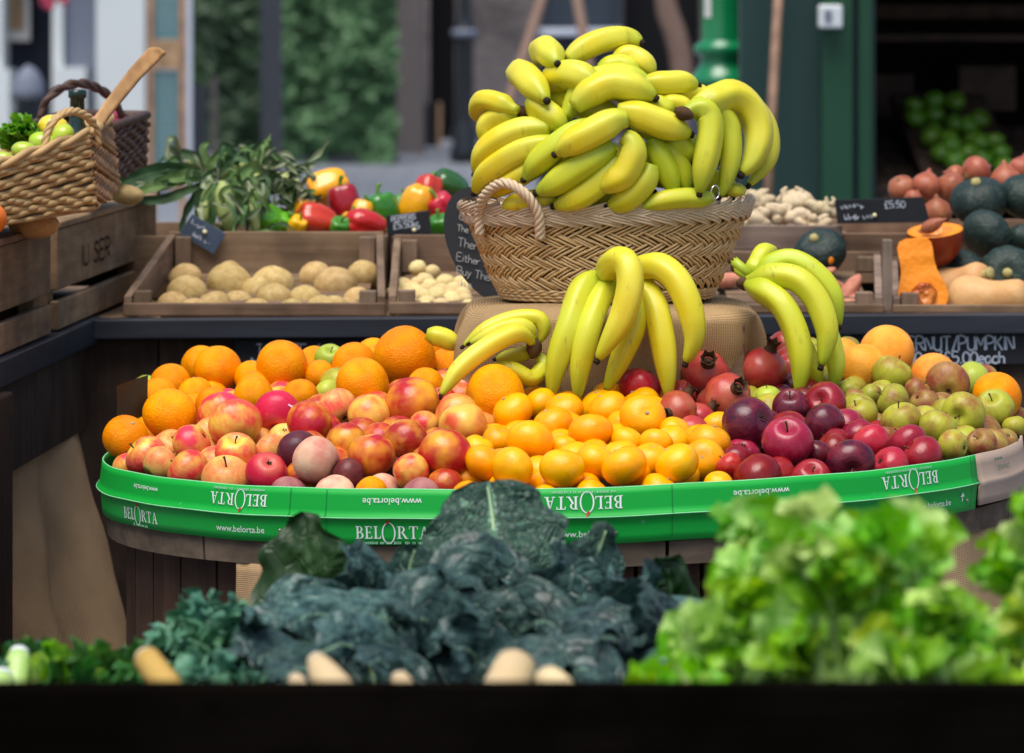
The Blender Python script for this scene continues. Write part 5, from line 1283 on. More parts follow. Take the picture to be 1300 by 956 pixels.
# sweet potatoes
SWEET = lumpy('sweet_potato', 'sweet_potato_skin', (1, .42, .40), 31, .14, 1.5)
for px, py, r, ang, lab in ((1078,372,24,1.0,'tapered sweet potato pointing up beside the crate side'), (1052,362,26,-.4,'sweet potato behind the upright pointed one'), (1073,390,24,.1,'sweet potato lying flat at the crate front'), (1088,377,13,.3,'stubby sweet potato in shadow by the crate side'), (1045,387,20,.4,'sweet potato beside the hanging bananas'), (925,356,22,.1,'sweet potato seen between basket and cut banana stalks'), (1047,349,15,.5,'sweet potato tip beneath the dark squash')):
    o = put_mesh('sweet_potato', SWEET, U(px, py, 7.13 + (395 - py) * .003), r * 7.15 / F * 1.1, lab, 'sweet potato', 'sweet potatoes', (0, -ang, .3))
# ginger
def ginger(px, py, r, seed, lab):
    mb = MB(); rr = random.Random(seed); p = Vector((0, 0, 0))
    for k in range(9):
        q = Vector((rr.uniform(-1, 1), rr.uniform(-.5, .5), rr.uniform(-.55, .6))) * .75
        mb.blob(q, (rr.uniform(.5, .85), rr.uniform(.36, .5), rr.uniform(.34, .5)), 12, 9, lambda d: 1 + .13 * mnoise.noise(d * 2.2 + q), M=Matrix.Rotation(rr.uniform(-.8, .8), 3, 'Y'))
    for k in range(2): q = Vector((rr.uniform(-.8, .8), -.1, .3)); mb.tube([q, q + Vector((rr.uniform(-.2, .2), 0, .4)), q + Vector((rr.uniform(-.3, .3), 0, .62))], [.22, .17, .10], 8)
    g_ = put_mesh('ginger_root', mb.mesh('ginger_root', 'ginger_skin'), U(px, py, 7.56 + (285 - py) * .003), r * 7.6 / F, lab, 'ginger', 'ginger roots in the back row crate', (0, 0, 0)); rm = g_.modifiers.new('skin', 'REMESH'); rm.mode = 'VOXEL'; rm.voxel_size = .07; rm.use_smooth_shade = True; sm = g_.modifiers.new('soften', 'SMOOTH'); sm.iterations = 4
for i, (px, py, r, lab) in enumerate(((958,258,20,'ginger root beside the basket rim, upper'), (956,280,17,'ginger root low behind the basket rim'), (1012,258,23,'large knobbly ginger root on top of the ginger pile'), (990,273,17,'ginger root in front of the large knobbly one'), (1015,278,17,'ginger root low at the middle of the board'), (1046,266,18,'ginger root with an upright sprout by the black price sign'), (1040,283,13,'small ginger piece low beside the price sign'), (975,270,14,'ginger piece in the dip between the two ginger heaps'))): ginger(px, py, r, i + 2, lab)
# shallots
def shallot_mesh(seed):
    mb = MB(); mb.lathe([(.02, -.88), (.12, -.86), (.36, -.78), (.62, -.55), (.74, -.2), (.72, .12), (.56, .46), (.32, .70), (.15, .86), (.08, 1.02), (.03, 1.12)], 20)
    mb.v = [p * (1 + .05 * mnoise.noise(p * 1.5 + Vector((seed, 0, 0)))) for p in mb.v]
    return mb.mesh('shallot', 'shallot_skin')
SH = [shallot_mesh(i * 5) for i in range(3)]
m = MB()
for k in range(6): a = k * 1.05; m.tube([(.05 * math.cos(a), .05 * math.sin(a), -.86), (.16 * math.cos(a), .16 * math.sin(a), -1.0)], [.03, .008], 4)
ROOTS = m.mesh('root_tuft', 'cork_stem')
QP.clear()
for i, (px, py, r, ax, lab) in enumerate(((1145,240,20,(.3,.5,-.6),'rust coloured shallot just above the black price sign'), (1176,236,23,(.2,.3,.9),'round pink-red shallot behind the price sign'), (1190,268,22,(-.1,-.3,.9),'reddish shallot between the sign and the dark squash'), (1184,286,10,(.85,-.3,.45),'long pale shallot lying on the red squash half'), (1207,236,21,(-.9,.2,.4),'pink shallot lying behind the topmost dark squash'), (1241,217,22,(.6,.4,.2),'large shallot along the top of the heap with long neck'), (1277,228,24,(-.1,.1,1),'shallot standing upright with a frayed neck'), (1297,214,20,(.2,.3,.8),'shallot at the frame edge on top of the heap'), (1212,222,15,(-.9,.3,.2),'slim purple shallot neck lying across the heap'), (1160,252,14,(.4,.5,.6),'small shallot tucked behind the price sign edge'), (1225,232,17,(.2,.5,.7),'shallot half hidden behind the topmost dark squash'), (1262,238,16,(.2,.5,.7),'shallot tucked between the two top squashes'))):
    c, w = rest(px, py, r, 7.53, 7.75, 290, 215, .7)
    if py > 280: c, w = U(px, py, 7.22), r * 7.22 / F
    o = bpy.data.objects.new('shallot', SH[i % 3]); COL.objects.link(o); o.matrix_world = Matrix.Translation(c) @ axis_matrix(ax) @ Matrix.Diagonal((w * 1.2, w * 1.2, w * (.95 if py < 280 or r > 12 else 1.9), 1)); tag(o, lab, 'shallot', 'shallots'); child('root_tuft', ROOTS, o)

# ---- price slates
def slate(px4, Y, lines, lab, pins, th=.004):
    c = sum((U(x, y, Y) for x, y in px4), Vector()) / 4
    e = empty('price_slate', lab, 'price sign', c); q = [U(x, y, Y) - c for x, y in px4]   # TL TR BR BL
    mb = MB(); d = Vector((0, th, 0)); mb.hexa([q[3], q[2], q[2] + d, q[3] + d, q[0], q[1], q[1] + d, q[0] + d]); b = mb.obj('slate', 'slate_sign' if Y < 7.45 and px4[0][0] < 400 else 'chalkboard', e, False, .0008)
    ex = (q[1] - q[0]); W = ex.length; ex.normalize(); ey = (q[0] - q[3]); H = ey.length; ey.normalize()
    mb = MB()
    for t, fx, fy, fh in lines: strokes(mb, t, q[3] + ex * W * fx + ey * H * fy, ex, ey, Vector((0, -1, 0)), H * fh, .0016, .28, .7)
    mb.obj('chalk_lettering', 'chalk', b, False)
    for x, y in pins:
        mb = MB(); mb.blob(q[3] + ex * W * x + ey * H * y + Vector((0, -.002, 0)), .0042, 8, 6); mb.obj('pin', 'pin_head', e)
slate([(244,272),(287,297),(271,323),(227,297)], 7.425, [('~~~~~~', .08, .60, .24), ('~~~ ~~', .30, .18, .26)], 'small slate price tag pinned askew on the potato crate', [(.52, .62)])
slate([(490,274),(545,267),(548,298),(492,300)], 7.463, [('PEPPERS', .12, .68, .24), ('£5.50kg', .14, .30, .32)], 'black slate reading peppers pinned to the back row crate', [(.62, .14)])
slate([(1060,254),(1172,250),(1181,282),(1063,284)], 7.463, [('~~~~~~', .05, .58, .28), ('£5.50', .55, .58, .30), ('~~~~ ~~~', .08, .12, .28)], 'wide black price sign between the ginger and the shallots', [(.43, .30)])
# ---- black oval board
def oval():
    c = U(622, 312, 6.60); e = empty('menu_slate', 'black oval board with faint chalk writing, leaning behind the basket', 'chalkboard', c)
    mb = MB(); n = 48; sc = 6.6 / F; th = .006
    ax = Vector((38, 0, -66)).normalized(); bx_ = Vector((66, 0, 38)).normalized(); N = Vector((0, -1, .22)).normalized()
    def pt(a, o): 
        p = ax * math.cos(a) * 80 * sc + bx_ * math.sin(a) * 50 * sc; return p + Vector((0, .22 * p.z, 0)) + N * o
    mb.add([pt(2 * PI * j / n, 0) for j in range(n)] + [pt(2 * PI * j / n, -th) for j in range(n)], [tuple(range(n - 1, -1, -1)), tuple(range(n, 2 * n))] + [(j, (j + 1) % n, n + (j + 1) % n, n + j) for j in range(n)])
    b = mb.obj('board', 'chalkboard', e, False); mb = MB()
    for t, px, py, h in (('Grab', 580, 266, 11), ('Chef', 583, 279, 8), ('The s', 580, 293, 8), ('There is no', 581, 312, 11), ('Either side', 580, 330, 10), ('Buy Them', 580, 347, 10), ('In a', 585, 362, 8)):
        p = U(px, py, 6.6) - c; p.y = .22 * p.z - .004
        strokes(mb, t, p, Vector((1, 0, -.22)).normalized(), Vector((.1, .22, 1)).normalized(), N, h * sc, .0013, .15, .8)
    mb.obj('chalk_lettering', 'faint_chalk', b, False)
oval()

# ================================================================== leaves
def leaf_mesh(path, hw, m, N=(0, -1, .35), crinkle=.0, ruffle=0.0, cup=.15, nu=10, nv=22, seed=0, prof=None, fr=1.0, mid=0, teeth=0):
    """blade along path (base->tip); u across, v along"""
    P = spline(path, nv + 1); N = Vector(N).normalized(); off = Vector((seed * 1.7, seed * 2.9, seed * .7)); L_ = sum((P[i + 1] - P[i]).length for i in range(nv))
    prof = prof or (lambda t: max(.0, math.sin(PI * min(1, t * .96 + .04) ** .75)) ** .8)
    mb = MB()
    fr_ = []
    for i in range(nv + 1):
        T = (P[min(i + 1, nv)] - P[max(i - 1, 0)]).normalized(); s_ = T.cross(N).normalized(); n_ = s_.cross(T).normalized(); fr_.append((s_, n_))
    def fn(u, v):
        i = round(v * nv); s_, n_ = fr_[i]; x = (u - .5) * 2; w = hw * prof(v)
        if teeth: w *= 1 + teeth * math.sin(v * 40 + seed) * abs(x)
        q = P[i] + s_ * x * w + n_ * (cup * w * x * x)
        if crinkle > .008: q += n_ * crinkle * .45 * abs(mnoise.noise(Vector((x * w * 75, v * L_ * 75, 3)) + off)) * 1.6
        if crinkle: q += n_ * crinkle * mnoise.noise(Vector((x * w * 38, v * L_ * 38, 0)) * fr + off) * (1 - .7 * math.exp(-(x / .12) ** 2)) + s_ * crinkle * .5 * mnoise.noise(Vector((v * L_ * 30, x * w * 30, 5)) + off)
        if ruffle: q += n_ * ruffle * abs(x) ** 2.2 * math.sin(v * L_ * 150 * fr + seed * 2 + x * 1.5) + s_ * ruffle * .6 * abs(x) ** 3 * math.cos(v * L_ * 190 * fr + seed) * (1 if x > 0 else -1)
        return q
    mb.sheet(fn, nu, nv)
    return mb, P
def leaf_obj(name, path, hw, m, parent, rib=None, ribr=.002, **k):
    mb, P = leaf_mesh(path, hw, m, **k); B = parent.location
    mb.v = [p - B for p in mb.v]; o = mb.obj(name, m, parent)
    if rib:
        t = MB(); N = Vector(k.get('N', (0, -1, .35))).normalized(); n = len(P)
        t.tube([p - B + N * ribr * .6 for p in P[:-2]], [ribr * (1 - .75 * i / n) for i in range(n - 2)], 6); t.obj('midrib', rib, o)
    return o
LF, DK, DR = 'corn_husk_leaf', 'corn_dark_leaf', 'corn_dry_leaf'
def corn(label, path, r, leaves, silk=True, seed=0):
    P = [U(*p) for p in path]; e = empty('corn_cob', label, 'corn cob', P[0], 'corn cobs in husks'); B = e.location; S_ = spline(P, 14)
    m = MB(); m.tube([p - B for p in S_], [r * (.35 + .65 * min(1, i / 3.5)) * (1 if i < 8 else 1 - .72 * ((i - 8) / 5) ** 1.6) for i in range(14)], 14); m.obj('husk', 'corn_husk', e)
    if silk:
        m = MB(); rr = random.Random(seed)
        for k in range(16):
            d = Vector((rr.uniform(-1, 1), rr.uniform(-1, .4), rr.uniform(-1, 1))) * r * 1.0; q = (S_[-1] - S_[-3]).normalized() * r * 2.4
            m.tube(spline([S_[-2] - B, S_[-1] - B + q * .5 + d * .4, S_[-1] - B + q + d], 6), [.0016] * 5 + [.0006], 4)
        m.obj('silk', 'corn_silk', e)
    rq = random.Random(seed * 3 + 1); leaves = list(leaves)
    for k in range(9):
        a = rq.choice(path); a = (a[0] + rq.uniform(-12, 12), a[1] + rq.uniform(-8, 8), a[2] - .03); b = (a[0] + rq.uniform(-26, 26), a[1] + rq.uniform(-24, 16), a[2] - rq.uniform(.0, .04)); cc = (b[0] + rq.uniform(-22, 22), b[1] + rq.uniform(-10, 26), b[2] - rq.uniform(0, .03))
        leaves.append(([a, b, cc], rq.uniform(.004, .009), rq.choice((LF, DK, DR, LF))))
    for k, (lp, hw, mm) in enumerate(leaves):
        leaf_obj('husk_leaf', [U(*p) for p in lp], hw * .78, mm, e, seed=seed * 5 + k, cup=.5, crinkle=.0055, ruffle=.0015, nu=6, nv=16, N=(R.uniform(-.4, .4), -1, R.uniform(.1, .7)), prof=lambda t: (.45 + .9 * min(1, t * 3)) * (1 - t ** 3.0) ** .8 * .8)
corn('pale green corn cob hanging over the crate board, husk cleanest of all', [(281,232,7.56),(286,262,7.53),(294,300,7.53)], .019, [([(279,232,7.55),(270,250,7.53),(270,300,7.52)], .011, LF), ([(282,230,7.57),(300,250,7.55),(312,292,7.54)], .010, DR)], False, 1)
corn('dark leaved corn cob hanging beside the pale one', [(266,228,7.57),(262,262,7.54),(256,298,7.54)], .017, [([(266,230,7.55),(254,258,7.53),(250,305,7.52)], .012, DK), ([(266,228,7.55),(268,260,7.53),(266,302,7.52)], .009, LF), ([(262,226,7.56),(240,262,7.54),(226,300,7.53)], .010, DK)], False, 2)
corn('corn cob lying toward the left baskets with long arching blades', [(248,222,7.60),(215,228,7.58),(178,240,7.56)], .017, [([(250,222,7.58),(215,216,7.55),(168,228,7.5),(118,252,7.45)], .022, DK), ([(250,228,7.58),(200,238,7.5),(160,250,7.45),(128,256,7.42)], .016, LF), ([(256,220,7.58),(225,226,7.54),(190,234,7.5)], .016, LF), ([(260,232,7.56),(210,252,7.5),(165,254,7.46),(140,262,7.44)], .012, DK)], False, 3)
corn('corn cob with brown silk draped down between leaves', [(330,222,7.62),(312,240,7.6),(304,262,7.57)], .016, [([(332,220,7.6),(318,212,7.58),(296,236,7.55),(300,262,7.54)], .013, LF), ([(330,222,7.6),(338,250,7.56),(330,285,7.55)], .012, DK), ([(320,225,7.6),(314,240,7.56),(318,300,7.54)], .007, DR)], True, 4)
corn('corn cob with tall leaf blades rising toward the dark post', [(300,232,7.70),(318,214,7.7),(334,206,7.7)], .016, [([(300,232,7.68),(318,208,7.68),(334,190,7.68),(345,168,7.7)], .011, LF), ([(296,232,7.68),(300,206,7.66),(312,190,7.66),(324,182,7.66)], .012, DK), ([(310,228,7.66),(322,222,7.62),(330,196,7.62),(331,186,7.62)], .008, LF), ([(304,222,7.66),(296,204,7.64),(280,196,7.64),(268,204,7.62)], .010, DK), ([(262,222,7.68),(252,206,7.66),(244,194,7.66)], .006, DR), ([(340,220,7.68),(346,206,7.66),(340,194,7.66)], .006, LF)], False, 5)
corn('corn cob at the middle of the pile under crossing dark leaves', [(278,226,7.66),(296,214,7.66),(316,208,7.66)], .017, [([(276,228,7.64),(288,208,7.62),(304,200,7.62),(320,214,7.6)], .014, DK), ([(280,232,7.62),(300,220,7.6),(318,226,7.58),(330,246,7.56)], .013, LF), ([(272,226,7.63),(266,212,7.62),(276,196,7.62),(292,192,7.62)], .011, LF), ([(286,226,7.62),(296,240,7.58),(292,262,7.55)], .010, DK), ([(302,226,7.61),(318,236,7.57),(322,268,7.55)], .012, LF)], False, 6)
corn('corn cob low in front with pale silky husk by the green pepper', [(312,236,7.60),(318,262,7.56),(326,298,7.55)], .015, [([(310,234,7.58),(300,262,7.55),(298,302,7.54)], .010, DR), ([(314,232,7.58),(334,256,7.55),(344,270,7.55)], .011, LF), ([(306,236,7.58),(312,262,7.54),(314,302,7.54)], .008, DK)], True, 8)
corn('corn cob at the back with blades fanning over the menu board side', [(262,216,7.72),(250,208,7.72),(238,204,7.72)], .016, [([(268,216,7.7),(244,200,7.7),(222,196,7.7),(200,206,7.7)], .014, DK), ([(272,220,7.7),(262,200,7.7),(258,186,7.7),(268,178,7.7)], .011, LF), ([(280,222,7.7),(286,200,7.7),(300,184,7.7)], .013, DK), ([(260,222,7.68),(236,214,7.66),(210,216,7.64),(186,226,7.62)], .015, LF), ([(300,222,7.7),(326,204,7.7),(352,204,7.7),(368,216,7.7)], .012, DK), ([(310,222,7.7),(340,206,7.7),(360,194,7.7),(378,204,7.7)], .009, DR), ([(306,218,7.71),(316,196,7.71),(340,176,7.71)], .010, DK)], False, 9)
rr = random.Random(4); ls = []
for k in range(80):
    a = (rr.uniform(326, 388), rr.uniform(205, 278), 7.66); b = (a[0] + rr.uniform(-22, 26), a[1] - rr.uniform(-14, 22), 7.64); c = (b[0] + rr.uniform(-16, 20), b[1] + rr.uniform(-16, 18), 7.63)
    ls.append(([a, b, c], rr.uniform(.0035, .0075), rr.choice((DR, DR, LF, DK))))
corn('corn cob in papery grey-green shredded husk next to the peppers', [(338,240,7.70),(360,232,7.7),(382,246,7.7)], .022, ls, True, 7)

# ================================================================== side stall on the left
def sx(Y): return -.737 - .078 * (7.05 - Y)
def build_side():
    e = empty('side_counter', 'dark side counter with painted lip running toward the viewer', 'counter', (-.8, 6.3, 0)); B = e.location
    def run(mb, Y0, Y1, z0, z1, o0, o1):
        mb.hexa([Vector(p) - B for p in ((sx(Y0) - o1, Y0, z0), (sx(Y0) + o0, Y0, z0), (sx(Y1) + o0, Y1, z0), (sx(Y1) - o1, Y1, z0), (sx(Y0) - o1, Y0, z1), (sx(Y0) + o0, Y0, z1), (sx(Y1) + o0, Y1, z1), (sx(Y1) - o1, Y1, z1))])
    mb = MB(); run(mb, 4.6, 7.06, .918, .963, 0, .03); mb.obj('counter_lip', 'counter_paint', e, False, .003)
    mb = MB(); run(mb, 4.6, 8.2, .93, .958, -.032, .6); mb.obj('counter_top', 'old_crate_y', e, False)
    mb = MB(); run(mb, 4.6, 7.04, .765, .914, -.022, .05); mb.obj('side_panel', 'dark_panel_z', e, False)
    for Y0, Y1 in ((6.06, 6.22), (4.9, 5.0)):
        mb = MB(); run(mb, Y0, Y1, 0, .912, .014, .02); mb.obj('leg_post', 'drum_wood_z', e, False, .004)
    # the two crates
    for Y0, Y1, lab in ((5.55, 6.66, 'brown crate nearer the viewer under the pale wicker basket'), (6.72, 7.72, 'brown crate with stencilled letters beside the potato crate')):
        c = empty('produce_crate', lab, 'crate', (sx((Y0 + Y1) / 2) - .2, (Y0 + Y1) / 2, .963)); Bc = c.location
        def part(name, y0, y1, z0, z1, o0, o1, m, bev=.003):
            mb = MB(); mb.hexa([Vector(p) - Bc for p in ((sx(y0) - o1, y0, z0), (sx(y0) + o0, y0, z0), (sx(y1) + o0, y1, z0), (sx(y1) - o1, y1, z0), (sx(y0) - o1, y0, z1), (sx(y0) + o0, y0, z1), (sx(y1) + o0, y1, z1), (sx(y1) - o1, y1, z1))]); return mb.obj(name, m, c, False, bev)
        b = part('upper_board', Y0, Y1, 1.034, 1.138, -.012, .026, 'old_crate_y'); part('lower_board', Y0, Y1, .966, 1.016, -.012, .026, 'old_crate_y')
        part('corner_post', Y0 + .004, Y0 + .05, .968, 1.136, -.030, .06, 'old_crate_y'); part('corner_post', Y1 - .05, Y1 - .004, .968, 1.136, -.030, .06, 'old_crate_y')
        part('end_board', Y0 + .006, Y0 + .02, .97, 1.134, -.062, .45, 'crate_wood_x'); part('end_board', Y1 - .02, Y1 - .006, .97, 1.134, -.062, .45, 'crate_wood_x')
        part('lid_board', Y0, Y1, 1.140, 1.152, -.006, .46, 'old_crate_y'); part('back_board', Y0, Y1, .966, 1.138, -.44, .455, 'old_crate_y')
        if Y0 > 6:
            mb = MB(); d = Vector((sx(7.4) - sx(6.9), .5, 0)).normalized()
            y = 6.93
            for wd in ('IU', 'SER'):
                mb = MB(); y += .045 + strokes(mb, wd, Vector((sx(y) - .011, y, 1.062)) - Bc, d, Vector((0, 0, 1)), Vector((1, -.1, 0)), .034, .005, .05, 1.3, wf=2.0) * 2; mb.obj('stencil_lettering', 'stencil_ink', b, False)
    # burlap skirt
    mb = MB()
    def fn(u, v):
        Y = 6.26 + .76 * u; fold = .026 * math.sin(u * 15 + .8 + .7 * v) + .014 * math.sin(u * 33 + 2 * v) * v + .03 * mnoise.noise(Vector((u * 4, v * 2.2, 1))) + .012 * mnoise.noise(Vector((u * 12, v * 5, 4)))
        x = sx(Y) - .050 + fold * (.3 + v) + .150 * v * (u ** 1.5) + .012 * v
        return (x, Y - .12 * v * u * u + .02 * v, .800 - .60 * v + .008 * math.sin(u * 9))
    mb.sheet(fn, 50, 26)
    for k in list(mb.uv): a, b = mb.uv[k]; mb.uv[k] = (a * .9, b * .9)
    o = mb.obj('burlap_skirt', 'burlap_dark'); tag(o, 'brown burlap skirt with frayed edge hanging under the side counter', 'burlap cloth'); s = o.modifiers.new('thick', 'SOLIDIFY'); s.thickness = .003
    fr = MB(); rr = random.Random(8)
    for k in range(60):
        v = rr.random(); p = Vector(fn(0, v)); fr.tube([p, p + Vector((rr.uniform(-.002, .006), -rr.uniform(.006, .02), -rr.uniform(0, .012)))], .0006, 3)
    fr.obj('frayed_threads', 'burlap_dark', o)
build_side()

def woven(mb, c00, c10, c01, c11, rows, r, waves, amp, out):
    """rows of undulating canes between two edges: c00-c10 bottom, c01-c11 top"""
    out = Vector(out)
    for k in range(rows):
        f = (k + .5) / rows; a = c00.lerp(c01, f); b = c10.lerp(c11, f); pts = []
        for i in range(waves * 6 + 1):
            t = i / (waves * 6); pts.append(a.lerp(b, t) + out * amp * math.sin(t * waves * PI + k * 2.2) + Vector((0, 0, .0030 * math.sin(k * 7 + t * 9) + .0018 * math.sin(t * 31 + k * 3))))
        mb.tube(pts, r * (.85 + .35 * ((k * 7) % 5) / 5), 6)
def trug():
    A, Bt = U(113, 172, 6.35), U(140, 152, 6.72); A0, B0 = U(122, 267, 6.36), U(151, 239, 6.70)
    V = (U(0, 211, 6.20) - A) * 3.2; V0 = (U(8, 286, 6.22) - A0) * 3.0
    e = empty('wicker_trug', 'pale wicker basket of greens and lemons with long slat handle', 'basket', (A0 + V0 * .5)); O = e.location.copy()
    A, Bt, A0, B0 = A - O, Bt - O, A0 - O, B0 - O
    C, D, C0, D0 = A + V, Bt + V, A0 + V0, B0 + V0
    m = MB(); woven(m, C0, A0, C, A, 13, .0050, 30, .0045, (0.1, -1, 0)); m.obj('woven_side', 'wicker_tan', e)
    m = MB(); woven(m, D0, B0, D, Bt, 13, .0050, 30, .0045, (0, 1, 0)); m.obj('woven_side', 'wicker_tan', e)
    m = MB(); woven(m, A0, B0, A, Bt, 20, .0036, 8, .0035, (1, -.5, 0)); m.obj('woven_end', 'wicker_orange', e)
    m = MB(); m.hexa([C0, A0, B0, D0] + [p + Vector((0, 0, .005)) for p in (C0, A0, B0, D0)]); m.obj('base_board', 'wicker_orange', e, False)
    inn = [p.lerp((A0 + B0 + C0 + D0) / 4, .02) for p in (C0, A0, B0, D0)]; it = [p.lerp((A + Bt + C + D) / 4, .02) for p in (C, A, Bt, D)]
    m = MB(); m.add(inn + it, [(0, 1, 5, 4), (1, 2, 6, 5), (2, 3, 7, 6), (3, 0, 4, 7)]); m.obj('lining', 'wicker_inner', e, False)
    m = MB()
    for a, b in ((C, A), (A, Bt), (Bt, D)):
        for s in (0, PI):
            m.tube([a.lerp(b, i / 60) + Vector((.004 * math.cos(i * .5 + s), -.004 * math.cos(i * .5 + s) - .002, .005 * math.sin(i * .5 + s) + .004)) for i in range(61)], .0058, 6)
    m.obj('bound_rim', 'wicker_tan', e)
    m = MB(); pts = spline([U(*p) - O for p in ((55,196,6.28),(60,168,6.29),(72,149,6.30),(92,141,6.33),(112,149,6.36),(122,166,6.38),(124,184,6.38))], 40)
    for s in (0, 2.1, 4.2): m.tube([p + Vector((.0032 * math.cos(i * .7 + s), .0032 * math.sin(i * .7 + s), .003 * math.sin(i * .7 + s))) for i, p in enumerate(pts)], .0044, 6)
    m.obj('twisted_handle', 'wicker_tan', e)
    m = MB(); a, b = U(116, 168, 6.50) - O, U(198, 66, 6.62) - O
    ar = [a, a.lerp(b, .3) + Vector((-.002, 0, .003)), a.lerp(b, .7) + Vector((-.002, 0, .004)), b, b + Vector((.012, 0, .003))]
    d = (b - a).normalized(); sd = Vector((0, 1, 0)); up = sd.cross(d)
    vs = []
    for p, w in zip(ar, (.012, .013, .015, .017, .010)):
        for q, t in ((-1, -1), (1, -1), (1, 1), (-1, 1)): vs.append(p + up * w * q + sd * .016 * t)
    m.add(vs, [(i * 4 + j, i * 4 + (j + 1) % 4, (i + 1) * 4 + (j + 1) % 4, (i + 1) * 4 + j) for i in range(4) for j in range(4)] + [(3, 2, 1, 0), (16, 17, 18, 19)]); m.obj('slat_handle', 'handle_wood', e, False, .004)
trug()
def brown_basket():
    A, Bt, A0, B0 = U(118, 168, 6.95), U(187, 146, 7.25), U(128, 236, 6.97), U(184, 212, 7.22)
    V = Vector((-.16, .10, 0)); e = empty('brown_basket', 'dark brown wicker basket with arched handle behind the pale one', 'basket', A0 + V * .5); O = e.location.copy()
    A, Bt, A0, B0 = A - O, Bt - O, A0 - O, B0 - O; C, D, C0, D0 = A + V, Bt + V, A0 + V * .9, B0 + V * .9
    m = MB(); woven(m, A0, B0, A, Bt, 12, .0050, 12, .004, (.4, -1, 0)); m.obj('woven_side', 'wicker_brown', e)
    m = MB(); woven(m, C0, A0, C, A, 12, .0050, 10, .004, (-1, -1, 0)); woven(m, B0, D0, Bt, D, 12, .005, 10, .004, (1, 1, 0)); m.obj('woven_end', 'wicker_brown', e)
    m = MB(); m.add([A0, B0, D0, C0, A, Bt, D, C], [(0, 1, 5, 4), (1, 2, 6, 5), (2, 3, 7, 6), (3, 0, 4, 7), (0, 3, 2, 1)]); m.v = [p * .985 for p in m.v]; m.obj('lining', 'wicker_inner', e, False)
    m = MB()
    for a, b in ((C, A), (A, Bt), (Bt, D), (D, C)): m.tube([a, (a + b) / 2, b], .008, 7)
    m.obj('rim', 'wicker_brown', e)
    m = MB(); pts = spline([U(*p) - O for p in ((50,150,6.98),(60,126,6.98),(80,111,7.0),(104,106,7.04),(128,114,7.1),(146,130,7.14),(156,150,7.16))], 30)
    for s in (0, PI): m.tube([p + Vector((0, .004 * math.cos(i * .8 + s), .004 * math.sin(i * .8 + s))) for i, p in enumerate(pts)], .0062, 6)
    m.obj('arched_handle', 'wicker_brown', e)
    m = MB()
    def cl(u, v): 
        p = A.lerp(Bt, u * .9); return p + V * .35 * v + Vector((.0, -.010 * (1 - v) - .003, .012 + .012 * math.sin(u * 11) * (1 - v) - .035 * (1 - v) ** 2))
    m.sheet(cl, 24, 8); o = m.obj('checked_cloth', 'checked_cloth'); o.location = O; tag(o, 'pink and white checked cloth lining the brown basket', 'cloth')
brown_basket()
# contents
for px, py, Y, r, s_, mm, lab, nm in ((68,163,6.46,21,(1,.85,.8),'lemon_skin','yellow lemon on top in the pale wicker basket','lemon'), (54,182,6.40,17,(1.1,.9,.85),'lime_skin','large green pear shaped lime behind the basket rim','lime'), (80,174,6.40,16,(.9,.9,1.1),'lime_skin','green lime under the small twisted handle','lime'), (32,192,6.32,15,(1.2,.9,.8),'lime_skin','green lime low behind the near rim','lime'), (6,202,6.3,12,(1.2,.9,.8),'lime_skin','green lime at the frame edge in the pale basket','lime')):
    put_mesh(nm, lumpy(nm, mm, s_, px, .05), U(px, py, Y), r * Y / F, lab, nm, None, (0, .3, 0))
put_mesh('squash', lumpy('squash', 'butternut_skin', (1.4, 1, .8), 77, .06), U(42, 284, 6.42), 24 * 6.4 / F, 'brownish squash wedged beneath the pale wicker basket', 'squash', None, (0, .1, 0))
put_mesh('squash', lumpy('squash', 'potato_skin', (1.4, 1, .8), 78, .06), U(160, 247, 7.1), 16 * 7.1 / F, 'tan squash under the brown basket beside the corn blades', 'squash', None, (0, .1, 0))
put_mesh('pumpkin', lumpy('pumpkin', 'pumpkin_orange', (1, 1, .9), 79, .04), U(-16, 278, 6.0), 25 * 6.0 / F, 'orange pumpkin cut by the frame edge on the side crates', 'pumpkin', None, (0, 0, 0))
m = MB(); m.lathe([(.030, -.095), (.034, -.05), (.032, .0), (.020, .028), (.0125, .045), (.0120, .085), (.0150, .087), (.0150, .098), (.0115, .100), (.002, .100)], 18); o = m.obj('wine_bottle', 'glass_green', None, True, loc=U(98, 190, 6.55)); tag(o, 'dark green bottle standing between the two baskets', 'bottle')
m = MB(); m.lathe([(.0346, -.07), (.0349, -.045), (.0346, -.01)], 18, cap=False); m.obj('label', 'label_dark', o)
hb = empty('lettuce', 'frilly light green leaf bunch in the pale wicker basket', 'leaf bunch', U(30, 182, 6.48)); rr = random.Random(21)
for k in range(44):
    px = rr.uniform(-10, 62); py = 180 - rr.uniform(0, 48) * (1 - abs(px - 28) / 50); b = (rr.uniform(10, 45), 186, 6.48)
    leaf_obj('leaf', [U(*b), U((b[0] + px) / 2 + 3, (b[1] + py) / 2 - 4, 6.46), U(px, py, 6.44 + rr.uniform(-.05, .03))], rr.uniform(.012, .020), 'herb_leaf', hb, seed=k, ruffle=.005, cup=.5, nu=8, nv=12, N=(rr.uniform(-.7, .7), -1, rr.uniform(0, .8)))

# ================================================================== background street
def slab(name, px0, px1, py0, py1, Y, dep, m, parent=None, bev=0):
    a, b = U(px0, py1, Y), U(px1, py0, Y); mb = MB(); o = parent.location if parent else Vector()
    mb.box(a.x - o.x, b.x - o.x, Y - o.y, Y + dep - o.y, a.z - o.z, b.z - o.z); return mb.obj(name, m, parent, False, bev)
def ground_py(Y): return HC * F / Y
mb = MB(); mb.add([(-150, -30, 0), (150, -30, 0), (150, 250, 0), (-150, 250, 0)], [(0, 1, 2, 3)]); o = mb.obj('ground', 'paving', None, False); tag(o, kind='structure')
